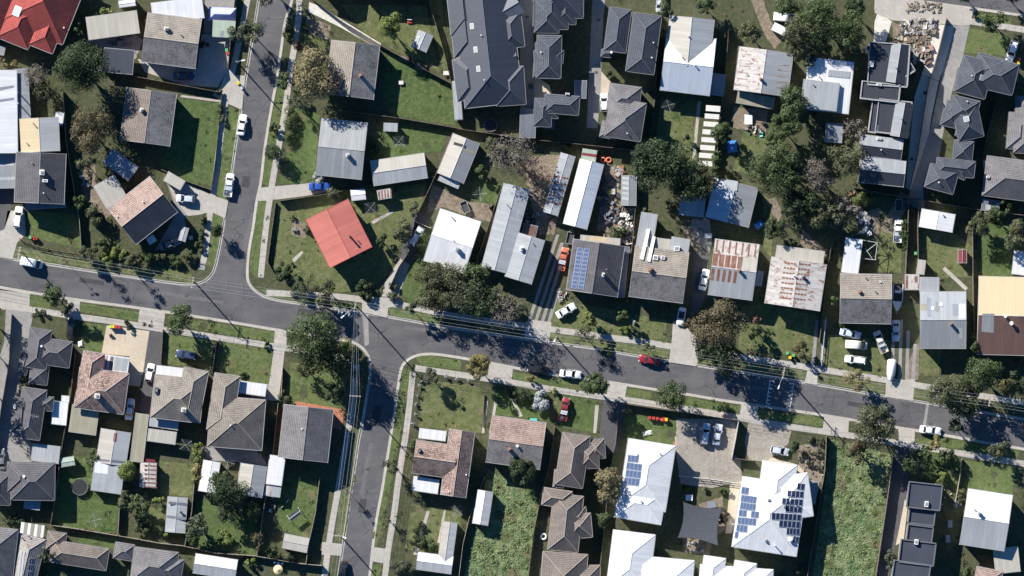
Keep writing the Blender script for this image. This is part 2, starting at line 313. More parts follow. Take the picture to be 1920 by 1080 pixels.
# footpaths laid in bays: every bay is a slab with an open joint
slab_me = None
def footpath(pts, width=1.35, step=1.5, mat='concrete'):
    global slab_me
    root = MB(); w = [P(*p) for p in smooth(pts, 1)]
    d = [0]
    for a, b in zip(w, w[1:]): d.append(d[-1] + (b - a).length)
    def at(s):
        for i in range(len(w) - 1):
            if s <= d[i + 1]: return w[i].lerp(w[i + 1], (s - d[i]) / (d[i + 1] - d[i]))
        return w[-1].copy()
    n = int(d[-1] // step)
    for a, b in zip(w, w[1:]):
        t = (b - a).normalized(); nn = Vector((-t.y, t.x, 0)) * width * .5
        root.box((a + b) * .5 + Vector((0, 0, .06)), (b - a) * .5 + t * .1, nn, .066)
    ro = structure('footpath', root, 'concrete_grey')
    if slab_me is None:
        m = MB(); e = .012; zb = 0
        m.faces([(-.5, -.5, 0), (.5, -.5, 0), (.5, .5, 0), (-.5, .5, 0), (-.5 + e, -.5 + e, 1), (.5 - e, -.5 + e, 1), (.5 - e, .5 - e, 1), (-.5 + e, .5 - e, 1)], [(4, 5, 6, 7), (0, 1, 5, 4), (1, 2, 6, 5), (2, 3, 7, 6), (3, 0, 4, 7)])
        o = m.build('slab', 'concrete'); slab_me = o.data; bpy.data.objects.remove(o)
    for i in range(n):
        a, b = at(i * step), at((i + 1) * step); t = b - a; c = (a + b) * .5
        s = bpy.data.objects.new('slab', slab_me); col.objects.link(s); s.parent = ro
        s.location = (c.x, c.y, .115 + rnd.uniform(0, .006)); s.rotation_euler = (rnd.uniform(-.004, .004), rnd.uniform(-.004, .004), math.atan2(t.y, t.x)); s.scale = (t.length - .035, width, .035)
    return ro
footpath([(560, -60), (562, 20), (553, 85), (545, 125), (536, 200), (527, 250), (516, 310), (508, 360), (502, 400), (496, 450), (489, 520)])
footpath([(468, -20), (452, 60), (438, 125), (427, 170), (420, 205), (412, 270), (401, 360), (393, 400), (386, 470), (378, 505)])
footpath([(500, 549), (560, 552), (640, 556), (700, 565), (760, 573), (800, 582), (850, 592), (930, 604), (1000, 613), (1080, 624), (1150, 634), (1200, 640), (1260, 650), (1330, 661), (1400, 671), (1530, 691), (1620, 706), (1700, 719), (1760, 729), (1960, 762)])
footpath([(-40, 570), (60, 580), (130, 592), (200, 601), (290, 615), (357, 625), (420, 635), (495, 646), (560, 657), (630, 668), (668, 678)])
footpath([(668, 684), (662, 750), (652, 815), (642, 870), (632, 930), (622, 985), (614, 1040), (604, 1110)])
footpath([(779, 690), (850, 701), (900, 708), (960, 717), (1010, 726), (1090, 739), (1177, 750), (1280, 766), (1380, 782), (1420, 790), (1505, 804), (1600, 817), (1725, 838), (1800, 850), (1875, 862), (1960, 876)])
footpath([(774, 698), (770, 740), (762, 810), (747, 897), (740, 960), (730, 1015), (718, 1110)])
footpath([(1640, 12), (1760, 30), (1830, 42), (1960, 62)])

ground_z = {'lawn': .110, 'garden': .116, 'yard': .122, 'driveway': .128, 'crossover': .138}
gcount = {}; HARD = []; jr = random.Random(3)
def G(kind, mat, *polys):
    for p in polys:
        k = gcount[kind] = gcount.get(kind, 0) + 1
        pts = list(zip(p[::2], p[1::2]))
        if kind in ('lawn', 'garden'): pts = [(x + jr.uniform(-1.1, 1.1), y + jr.uniform(-1.1, 1.1)) for x, y in dense(pts + pts[:1], 5)[:-1]]
        else: HARD.append(pts)
        sheet(kind if kind != 'crossover' else 'driveway', pts, ground_z[kind] + .0011 * (k % 5), mat)
LAWN = []
def L(mat, *polys):
    for p in polys: LAWN.append((mat, list(zip(p[::2], p[1::2]))))
    G('lawn', mat, *polys)
# verges
L('grass', (428, 200, 450, 207, 442, 265, 423, 375, 407, 366, 417, 275), (400, 396, 418, 404, 409, 470, 400, 503, 386, 497, 391, 440), (524, 150, 541, 132, 522, 250, 506, 348, 492, 345, 502, 262),
  (484, 378, 500, 376, 490, 460, 482, 521, 468, 507, 470, 465), (490, 541, 520, 546, 552, 556, 552, 564, 508, 557, 492, 548), (560, 560, 680, 574, 680, 582, 640, 577, 560, 566))
L('grass', (150, 568, 262, 586, 259, 602, 150, 584), (358, 600, 516, 621, 514, 642, 360, 617), (55, 552, 96, 560, 92, 584, 55, 574), (728, 574, 760, 580, 830, 594, 826, 609, 733, 592), (-60, 545, 2, 548, 2, 567, -60, 560))
L('grass_olive', (1030, 624, 1256, 656, 1253, 672, 1030, 639), (1290, 664, 1512, 696, 1508, 712, 1308, 683), (1535, 702, 1660, 720, 1658, 738, 1533, 717), (1714, 730, 1745, 735, 1742, 751, 1712, 746))
L('grass', (779, 671, 797, 666, 865, 676, 863, 695, 788, 684), (944, 695, 1047, 709, 1093, 718, 1092, 732, 1010, 722, 944, 708), (1176, 728, 1222, 735, 1220, 750, 1172, 744), (1287, 745, 1391, 762, 1387, 777, 1285, 761), (1420, 768, 1545, 786, 1542, 800, 1420, 784), (1775, 822, 1912, 845, 1908, 861, 1800, 846, 1720, 833, 1715, 822))
L('grass_olive', (673, 790, 679, 792, 668, 850, 650, 985, 643, 1015, 630, 1013, 640, 930, 655, 850))
L('grass', (755, 692, 770, 694, 764, 740, 748, 830, 722, 960, 705, 1028, 702, 1020, 730, 850), (699, 1060, 716, 1056, 712, 1085, 696, 1085))
L('grass', (1838, 24, 1893, 33, 1897, 49, 1823, 40), (1815, 52, 1890, 66, 1886, 104, 1808, 98))
L('grass_olive', (30, 466, 150, 482, 360, 512, 358, 530, 150, 500, 25, 480))
# yards
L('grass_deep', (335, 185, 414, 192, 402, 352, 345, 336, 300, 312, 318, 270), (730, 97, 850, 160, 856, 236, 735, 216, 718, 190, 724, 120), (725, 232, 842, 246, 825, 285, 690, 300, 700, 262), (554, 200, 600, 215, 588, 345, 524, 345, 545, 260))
L('grass_olive', (522, 380, 612, 364, 690, 352, 800, 345, 788, 395, 745, 468, 722, 520, 690, 546, 600, 548, 512, 505), (570, 60, 615, 75, 610, 130, 565, 135))
L('grass_olive', (640, 10, 800, 10, 812, 80, 825, 135, 800, 120, 735, 92, 680, 60), (803, 0, 826, 0, 843, 125, 832, 135, 818, 80))
L('grass_deep', (748, 500, 775, 470, 800, 500, 800, 560, 770, 568, 748, 545), (890, 340, 940, 345, 930, 400, 880, 372))
L('grass', (50, 395, 145, 402, 152, 466, 58, 445), (408, 640, 516, 655, 508, 722, 450, 714, 404, 700), (545, 680, 655, 688, 640, 772, 532, 757), (300, 625, 400, 640, 395, 690, 300, 682), (160, 605, 202, 612, 192, 665, 150, 655))
L('grass_olive', (790, 712, 900, 725, 914, 748, 905, 812, 784, 800), (1545, 625, 1672, 640, 1662, 706, 1543, 690), (1390, 575, 1436, 570, 1536, 592, 1526, 672, 1385, 655), (1725, 655, 1765, 655, 1760, 705, 1722, 705), (1036, 560, 1250, 600, 1250, 645, 1032, 615))
L('grass_olive', (1240, 185, 1316, 190, 1306, 300, 1285, 305, 1225, 290), (1652, 432, 1690, 440, 1690, 512, 1640, 508), (1722, 430, 1795, 440, 1832, 470, 1832, 520, 1765, 520, 1722, 480), (1395, 245, 1440, 260, 1420, 330, 1375, 320), (1430, 365, 1455, 380, 1445, 480, 1432, 470))
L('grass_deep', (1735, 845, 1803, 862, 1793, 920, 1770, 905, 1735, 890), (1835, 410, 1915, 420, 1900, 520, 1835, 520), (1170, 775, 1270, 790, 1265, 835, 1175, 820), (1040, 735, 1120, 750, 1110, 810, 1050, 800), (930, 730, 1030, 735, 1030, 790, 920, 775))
L('grass', (1808, 862, 1904, 876, 1898, 932, 1814, 915))
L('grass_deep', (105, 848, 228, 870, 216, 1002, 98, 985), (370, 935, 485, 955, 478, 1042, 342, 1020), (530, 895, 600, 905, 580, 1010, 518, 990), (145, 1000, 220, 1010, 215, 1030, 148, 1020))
L('grass_olive', (300, 865, 365, 870, 360, 930, 300, 925), (772, 945, 868, 965, 850, 1045, 758, 1030), (280, 950, 312, 955, 305, 1000, 270, 990))
L('grass_long', (1558, 822, 1672, 852, 1662, 950, 1636, 1090, 1522, 1090, 1545, 930), (915, 880, 1012, 935, 992, 1090, 868, 1090, 890, 1000))
# garden soil and dirt
G('garden', 'soil', (1700, 52, 1762, 48, 1756, 80, 1742, 112, 1712, 84, 1676, 72, 1672, 40), (810, 345, 880, 378, 934, 385, 926, 418, 900, 412, 830, 388, 800, 400), (990, 292, 1052, 290, 1018, 398, 1044, 412, 1040, 440, 1012, 440, 990, 360, 985, 320),
  (1400, -20, 1424, -20, 1446, 42, 1470, 72, 1452, 92, 1432, 62), (1375, 200, 1440, 206, 1436, 248, 1374, 240), (1135, 305, 1165, 320, 1165, 400, 1185, 390, 1172, 440, 1120, 432, 1128, 360), (150, 320, 178, 310, 180, 350, 215, 395, 200, 410, 160, 370))
G('garden', 'soil', (548, 412, 575, 420, 572, 448, 545, 440), (1690, 360, 1710, 372, 1672, 440, 1650, 430, 1665, 400), (1650, 390, 1610, 400, 1612, 440, 1648, 440), (1435, 375, 1452, 370, 1468, 395, 1460, 420), (575, 30, 620, 48, 615, 75, 575, 62), (1495, 835, 1545, 830, 1540, 905, 1500, 900), (1310, 945, 1355, 930, 1360, 990, 1345, 1005), (1280, 1005, 1335, 1015, 1330, 1040, 1280, 1035), (1505, 430, 1550, 470, 1545, 500, 1500, 455))
# paved yards
G('yard', 'concrete', (258, 110, 272, 135, 345, 160, 408, 164, 428, 128, 432, 72, 398, 64, 378, 64, 370, 128, 300, 122))
G('yard', 'concrete_grey', (385, -20, 445, -20, 440, 65, 382, 62), (400, 700, 395, 845, 480, 860, 500, 760, 505, 720, 480, 720), (380, 838, 488, 850, 500, 870, 490, 930, 445, 928, 448, 866, 375, 862), (150, 130, 250, 140, 200, 92, 160, 75, 255, 66, 268, 75, 255, 110))
G('yard', 'concrete_beige', (200, 610, 281, 621, 268, 700, 262, 725, 240, 722, 243, 668, 190, 663), (1428, 852, 1498, 872, 1510, 888, 1440, 875), (1265, 818, 1290, 828, 1280, 850, 1268, 845), (1370, 895, 1392, 900, 1386, 955, 1372, 1000, 1360, 1000))
G('yard', 'concrete_grey', (310, 335, 345, 370, 372, 400, 345, 404, 350, 430, 330, 460, 290, 470, 332, 398))
G('yard', 'paving_red', (553, 752, 646, 768, 640, 808, 624, 800, 627, 774, 554, 762))
G('yard', 'concrete_beige', (1000, 140, 1030, 160, 1035, 178, 1002, 202, 1000, 170), (1126, 132, 1146, 155, 1143, 182, 1125, 182))
G('yard', 'concrete_pale', (1646, 22, 1672, 40, 1666, 62, 1660, 80, 1638, 78, 1640, 40))
G('yard', 'paving_red', (1262, 828, 1276, 830, 1274, 850, 1262, 848))
G('yard', 'concrete_grey', (1300, 410, 1330, 410, 1335, 450, 1330, 475, 1305, 450, 1290, 430))
G('yard', 'soil', (1275, 420, 1300, 430, 1318, 470, 1310, 480, 1290, 450))
# driveways
G('driveway', 'concrete', (487, 352, 520, 349, 585, 343, 614, 342, 614, 360, 575, 367, 520, 374, 484, 375), (318, 352, 345, 341, 395, 365, 428, 376, 422, 408, 398, 396, 372, 403, 352, 405, 330, 376), (427, 129, 445, 143, 457, 147, 451, 205, 423, 192, 398, 178, 412, 164),
  (740, 500, 750, 484, 768, 497, 753, 540, 746, 558, 716, 556, 722, 530), (14, 395, 46, 395, 48, 440, 32, 455, 25, 480, -20, 476, -20, 440, 8, 430))
G('driveway', 'bitumen', (778, 392, 806, 408, 769, 496, 749, 483), (280, 621, 309, 614, 300, 690, 280, 800, 262, 775, 268, 700), (1130, 750, 1172, 756, 1160, 850, 1122, 850), (1300, 470, 1330, 470, 1322, 560, 1296, 600, 1296, 540), (-30, 350, 30, 350, 20, 395, 8, 430, -30, 440))
G('driveway', 'concrete_grey', (11, 580, 63, 586, 52, 640, 40, 692, 34, 750, 28, 800, 62, 832, 60, 866, 20, 868, -10, 900, -10, 700, 8, 640))
G('driveway', 'concrete', (515, 645, 535, 650, 522, 752, 500, 750), (1262, 602, 1286, 612, 1305, 632, 1320, 657, 1308, 664, 1258, 656))
G('driveway', 'concrete_grey', (973, -40, 1000, -40, 1000, 60, 1002, 150, 1002, 204, 976, 206, 975, 100), (1112, -40, 1138, -40, 1131, 40, 1128, 110, 1126, 182, 1120, 240, 1100, 240, 1104, 150, 1108, 60))
G('driveway', 'concrete_pale', (1745, 45, 1790, 48, 1780, 100, 1760, 152, 1728, 140, 1745, 90))
G('driveway', 'concrete_pale', (1728, 141, 1760, 153, 1745, 225, 1738, 290, 1715, 360, 1698, 352, 1706, 270, 1715, 180))
G('driveway', 'concrete_grey', (1792, 46, 1818, 49, 1806, 104, 1788, 160, 1772, 230, 1760, 300, 1730, 345, 1735, 400, 1700, 380, 1745, 240, 1768, 130))
# 1760, 153, 1745, 225, 1738, 290, 1715, 360, 1698, 352, 1706, 270, 1715, 180), (1792, 46, 1818, 49, 1806, 104, 1788, 160, 1772, 230, 1760, 300, 1730, 345, 1735, 400, 1700, 380, 1745, 240, 1768, 130))
G('driveway', 'bitumen', (1684, 818, 1718, 823, 1698, 930, 1684, 1000, 1665, 1090, 1640, 1090, 1660, 950, 1674, 870))
G('driveway', 'concrete_beige', (1691, 922, 1702, 948, 1694, 1015, 1676, 1024, 1684, 960))
G('driveway', 'gravel', (1268, 785, 1384, 786, 1374, 850, 1388, 862, 1392, 902, 1335, 915, 1276, 908, 1268, 850), (1404, 790, 1484, 808, 1478, 832, 1436, 866, 1404, 862, 1396, 830))
G('driveway', 'concrete', (911, 752, 915, 752, 908, 812, 903, 812), (927, 754, 932, 754, 922, 812, 917, 812), (1116, 760, 1123, 760, 1118, 812, 1112, 812), (958, 748, 963, 746, 980, 780, 974, 782))
for x0, y0, x1, y1 in ((992, 602, 1046, 440), (1004, 604, 1054, 455), (1016, 606, 1058, 475), (1028, 608, 1048, 540), (1672, 712, 1676, 610), (1687, 712, 1690, 600), (1700, 712, 1703, 620), (1712, 710, 1716, 645), (1524, 690, 1532, 600), (1540, 692, 1547, 600)):
    G('driveway', 'concrete_grey', (x0 - 3.2, y0, x0 + 3.2, y0, x1 + 3.2, y1, x1 - 3.2, y1))
G('driveway', 'soil', (1697, 690, 1712, 660, 1724, 640, 1722, 712, 1700, 712))
# small garden paths
G('driveway', 'concrete', (800, 958, 806, 958, 783, 1040, 775, 1040), (832, 957, 836, 957, 826, 1018, 820, 1018), (1308, 190, 1314, 190, 1304, 290, 1298, 300), (547, 487, 566, 470, 569, 474, 552, 492), (696, 415, 735, 395, 737, 399, 700, 420), (340, 178, 416, 188, 416, 192, 338, 182), (1767, 505, 1772, 500, 1815, 540, 1810, 545))
G('driveway', 'concrete_pale', (580, 4, 600, 12, 715, 82, 710, 92, 640, 52, 578, 22))
# crossovers
G('crossover', 'concrete', (487, 352, 506, 350, 503, 376, 480, 377), (680, 557, 746, 558, 758, 571, 728, 577, 726, 596, 678, 585), (1000, 600, 1034, 604, 1030, 643, 983, 635, 986, 604), (1258, 648, 1300, 640, 1312, 660, 1306, 687, 1254, 679), (1514, 694, 1534, 690, 1532, 722, 1508, 718), (1661, 716, 1716, 710, 1712, 752, 1660, 744),
  (-30, 542, 56, 549, 55, 582, -30, 572), (127, 559, 150, 564, 149, 590, 124, 588), (262, 577, 310, 584, 306, 622, 258, 612), (516, 617, 538, 620, 537, 654, 513, 648), (918, 680, 962, 690, 958, 722, 913, 712), (1142, 716, 1176, 722, 1170, 756, 1136, 748), (1390, 756, 1421, 761, 1420, 792, 1386, 784),
  (1546, 778, 1592, 786, 1590, 822, 1542, 808), (1684, 801, 1716, 806, 1714, 836, 1686, 830), (404, 372, 428, 378, 422, 410, 398, 398), (424, 140, 460, 142, 454, 205, 420, 192), (-30, 452, 26, 462, 24, 486, -30, 478), (702, 1026, 733, 1030, 728, 1058, 695, 1052), (604, 1016, 643, 1020, 640, 1042, 602, 1040),
  (1640, -6, 1702, 0, 1764, 8, 1826, 17, 1818, 48, 1760, 45, 1672, 38, 1640, 24))
# repairs and oil stains on the asphalt
def patch(mat, z, *polys):
    for p in polys: tag(sheet('road_patch', list(zip(p[::2], p[1::2])), z, mat), kind='structure')
patch('asphalt_new', .0035, (560, 578, 604, 584, 602, 596, 557, 590), (150, 520, 196, 527, 194, 535, 148, 529), (455, 330, 470, 331, 467, 352, 452, 351), (1125, 672, 1160, 678, 1157, 692, 1122, 686), (1590, 752, 1650, 762, 1648, 770, 1588, 760), (700, 760, 716, 761, 710, 800, 694, 799), (495, 100, 508, 101, 504, 128, 491, 127), (675, 935, 688, 936, 684, 962, 671, 961))
patch('asphalt_old', .0035, (300, 545, 420, 565, 418, 571, 298, 551), (900, 640, 1010, 657, 1008, 666, 898, 649), (1360, 715, 1440, 727, 1438, 735, 1358, 722), (470, 400, 476, 400, 462, 470, 455, 470), (692, 830, 700, 831, 682, 930, 674, 929), (760, 610, 830, 622, 829, 628, 758, 616))
for x, y, r_ in ((610, 602, 1.0), (1060, 690, .8), (720, 690, .7), (455, 255, .7), (1190, 690, .6), (690, 880, .8), (350, 555, .6), (1745, 795, .7)):
    patch('asphalt_oil', .0045, [v for i in range(14) for v in (x + math.cos(i * .449) * r_ * 6 * jr.uniform(.6, 1.2), y + math.sin(i * .449) * r_ * 5 * jr.uniform(.6, 1.2))])
# concrete strip across the road and the pale seam at the side street mouth
sheet('road_markings', [(1737, 757), (1742, 758), (1734, 812), (1728, 811)], .005, 'concrete_grey')
sheet('road_markings', [(679, 585), (690, 587), (692, 645), (684, 650)], .005, 'concrete_grey')
# painted zigzags either side of the road hump under the big tree
for sx in (0, 1):
    mb = MB()
    def q(x, y): return P(x, y, .006)
    a, b = ((1444, 714), (1437, 757)) if sx == 0 else ((1488, 719), (1482, 762))
    d = -1 if sx else 1
    mb.poly([q(a[0] - .9, a[1]), q(b[0] - .9, b[1]), q(b[0] + .9, b[1]), q(a[0] + .9, a[1])])
    for i in range(7):
        t = i / 6; x, y = a[0] + (b[0] - a[0]) * t, a[1] + (b[1] - a[1]) * t
        mb.poly([q(x + d * 1.2, y - .8), q(x + d * 1.2, y + 1), q(x + d * (7 if i % 2 == 0 else 5), y + 2), q(x + d * (7 if i % 2 == 0 else 5), y + .2)][::d])
    structure('road_markings', mb, 'paint_line')
for i in range(5):
    x, y = 632 + i * 6.5, 588 + i * 1.2
    mb = MB(); mb.poly([P(x, y + 3, .006), P(x + 2, y + 3, .006), P(x + 5, y - 6, .006), P(x + 3, y - 6, .006)]); structure('road_markings', mb, 'paint_line')

# dry and bare patches worn into the bigger lawns
for m_, pl in list(LAWN):
    if abs(area(pl)) < 2600: continue
    for k in range(min(7 if m_ != 'grass_long' else 22, int(abs(area(pl)) / 1700))):
        xs, ys = [p[0] for p in pl], [p[1] for p in pl]
        for _ in range(20):
            x, y = jr.uniform(min(xs), max(xs)), jr.uniform(min(ys), max(ys)); w_ = sum((a[1] > y) != (c_[1] > y) and x < (c_[0] - a[0]) * (y - a[1]) / (c_[1] - a[1]) + a[0] for a, c_ in zip(pl, pl[1:] + pl[:1]))
            if w_ % 2: break
        else: continue
        r_ = jr.uniform(3, 11) * (1.5 if m_ == 'grass_long' else 1); e_ = jr.uniform(.5, 1.6); t_ = jr.uniform(0, 3.1)
        q = []
        for i in range(26):
            a_ = i * 2 * math.pi / 26; rr = r_ * jr.uniform(.45, 1.1); u_, v_ = math.cos(a_) * rr * e_, math.sin(a_) * rr
            q += [x + u_ * math.cos(t_) - v_ * math.sin(t_), y + u_ * math.sin(t_) + v_ * math.cos(t_)]
        G('garden', jr.choice(('grass_dry', 'grass_dry', 'grass_olive', 'grass_deep', 'yard')) if m_ != 'grass_long' else jr.choice(('grass_dry', 'grass_olive', 'grass_deep')), q)
# grass blades standing on every lawn (nobody could count them)
rng = np.random.default_rng(5)
def inpoly(x, y, poly):
    r = np.zeros(len(x), bool); n = len(poly)
    for i in range(n):
        x0, y0 = poly[i]; x1, y1 = poly[(i + 1) % n]
        if y0 == y1: continue
        r ^= ((y0 > y) != (y1 > y)) & (x < (x1 - x0) * (y - y0) / (y1 - y0) + x0)
    return r
def quick_mesh(name, verts, quads, mats, parent=None, mi=None):
    me = bpy.data.meshes.new(name); nv, nf = len(verts), len(quads); k = quads.shape[1]
    me.vertices.add(nv); me.vertices.foreach_set('co', verts.astype(np.float32).ravel())
    me.loops.add(nf * k); me.loops.foreach_set('vertex_index', quads.astype(np.int32).ravel())
    me.polygons.add(nf); me.polygons.foreach_set('loop_start', np.arange(0, nf * k, k, dtype=np.int32))
    for m in (mats if isinstance(mats, list) else [mats]): me.materials.append(MATS[m])
    if mi is not None: me.polygons.foreach_set('material_index', mi.astype(np.int32))
    me.update(calc_edges=True)
    o = bpy.data.objects.new(name, me); col.objects.link(o)
    if parent: o.parent = parent
    return o
def blades(polys, dens, hmin, hmax, wid, mat, name):
    V = []
    for pl in polys:
        a = np.array(pl, float); x0, y0 = a.min(0); x1, y1 = a.max(0)
        n = int((x1 - x0) * (y1 - y0) * S * S * dens)
        x = rng.uniform(x0, x1, n); y = rng.uniform(y0, y1, n)
        k = inpoly(x, y, pl) & (x > -40) & (x < 1960) & (y > -40) & (y < 1120); x, y = x[k], y[k]; n = len(x)
        if not n: continue
        cl = .5 + .5 * np.sin(x * .21 + 2 * np.sin(y * .13)) * np.sin(y * .17 + 2 * np.sin(x * .11))
        wx, wy = (x - 960) * S, (540 - y) * S
        th = rng.uniform(0, 2 * np.pi, n); h = rng.uniform(hmin, hmax, n) * (.3 + 1.5 * cl ** 2); ln = rng.uniform(.25, 1.1, n) * h; w = wid * rng.uniform(.6, 1.4, n)
        dx, dy = np.cos(th), np.sin(th)
        base = np.stack([wx, wy, np.full(n, .11)], 1); side = np.stack([-dy * w, dx * w, 0 * w], 1)
        tip = base + np.stack([dx * ln, dy * ln, h], 1); mid = base + np.stack([dx * ln * .35, dy * ln * .35, h * .7], 1)
        V.append(np.stack([base - side * .6, base + side * .6, mid + side, tip, mid - side], 1))
    V = np.concatenate(V); n = len(V)
    o = quick_mesh(name, V.reshape(-1, 3), np.arange(n * 5).reshape(n, 5), mat); tag(o, kind='stuff'); return o
blades([p for m, p in LAWN if m != 'grass_long'], 5, .05, .16, .06, 'blade', 'grass')
blades([p for m, p in LAWN if m == 'grass_long'], 9, .04, .22, .07, 'blade_long', 'grass')

# weeds and low ground cover in the untidy parts of the yards
def weeds(n, mat, rmin, rmax, seed, name='ground_cover'):
    g = np.random.default_rng(seed); x = g.uniform(-20, 1940, n * 4); y = g.uniform(-20, 1100, n * 4)
    land = np.zeros(len(x), bool)
    for pl in (KA + [(-700, -500)], KB + [(2700, 155)] + KE[::-1][1:] + [(1050, -500)], KC + [(-700, 1500)], KD + [(2700, 1500)]): land |= inpoly(x, y, pl)
    for pl in HARD: land &= ~inpoly(x, y, pl)
    nz = np.sin(x * .05 + 3 * np.sin(y * .031)) + np.sin(y * .06 + 2 * np.sin(x * .043)); land &= nz > -.3
    x, y = x[land][:n], y[land][:n]; V = []
    for cx, cy in zip(x, y):
        r = g.uniform(rmin, rmax); k = int(40 * r * r) + 8; d = g.normal(size=(k, 3)); d /= np.linalg.norm(d, axis=1)[:, None]; d[:, 2] = abs(d[:, 2])
        p = d * r * g.uniform(.3, 1, (k, 1)) * [1, g.uniform(.6, 1.4), .55] + [(cx - 960) * S, (540 - cy) * S, .12]
        nr = d + g.normal(size=(k, 3)) * .4; nr /= np.linalg.norm(nr, axis=1)[:, None]; t = np.cross(nr, g.normal(size=(k, 3))); t /= np.linalg.norm(t, axis=1)[:, None]; s = np.cross(nr, t); sz = g.uniform(.08, .17, (k, 1))
        V.append(np.stack([p - t * sz, p - s * sz * .6, p + t * sz, p + s * sz * .6], 1))
    V = np.concatenate(V); m = len(V); tag(quick_mesh(name, V.reshape(-1, 3), np.arange(m * 4).reshape(m, 4), mat), kind='stuff')
weeds(420, 'leaf_mid', .25, .8, 1); weeds(300, 'leaf_olive', .25, .9, 2); weeds(160, 'leaf_brown', .3, .8, 3); weeds(90, 'leaf_lime', .2, .5, 4)
def field_clumps(mat, n, seed):
    g = np.random.default_rng(seed); V = []
    for pl in [p for m, p in LAWN if m == 'grass_long']:
        a = np.array(pl, float); x0, y0 = a.min(0); x1, y1 = a.max(0); x, y = g.uniform(x0, x1, n), g.uniform(y0, y1, n); k = inpoly(x, y, pl)
        for cx, cy in zip(x[k], y[k]):
            r = g.uniform(.25, 1.1); m = int(45 * r * r) + 8; d = g.normal(size=(m, 3)); d /= np.linalg.norm(d, axis=1)[:, None]; d[:, 2] = abs(d[:, 2])
            p = d * r * g.uniform(.2, 1, (m, 1)) * [g.uniform(.6, 1.4), g.uniform(.6, 1.4), .38] + [(cx - 960) * S, (540 - cy) * S, .12]
            nr = d * .8 + g.normal(size=(m, 3)) * .3 + [0, 0, .5]; nr /= np.linalg.norm(nr, axis=1)[:, None]; t = np.cross(nr, g.normal(size=(m, 3))); t /= np.linalg.norm(t, axis=1)[:, None]; s = np.cross(nr, t); sz = g.uniform(.08, .17, (m, 1))
            V.append(np.stack([p - t * sz, p - s * sz * .6, p + t * sz, p + s * sz * .6], 1))
    V = np.concatenate(V); m = len(V); tag(quick_mesh('weeds', V.reshape(-1, 3), np.arange(m * 4).reshape(m, 4), mat), kind='stuff')
field_clumps('blade_long', 170, 11); field_clumps('leaf_lime', 50, 12)
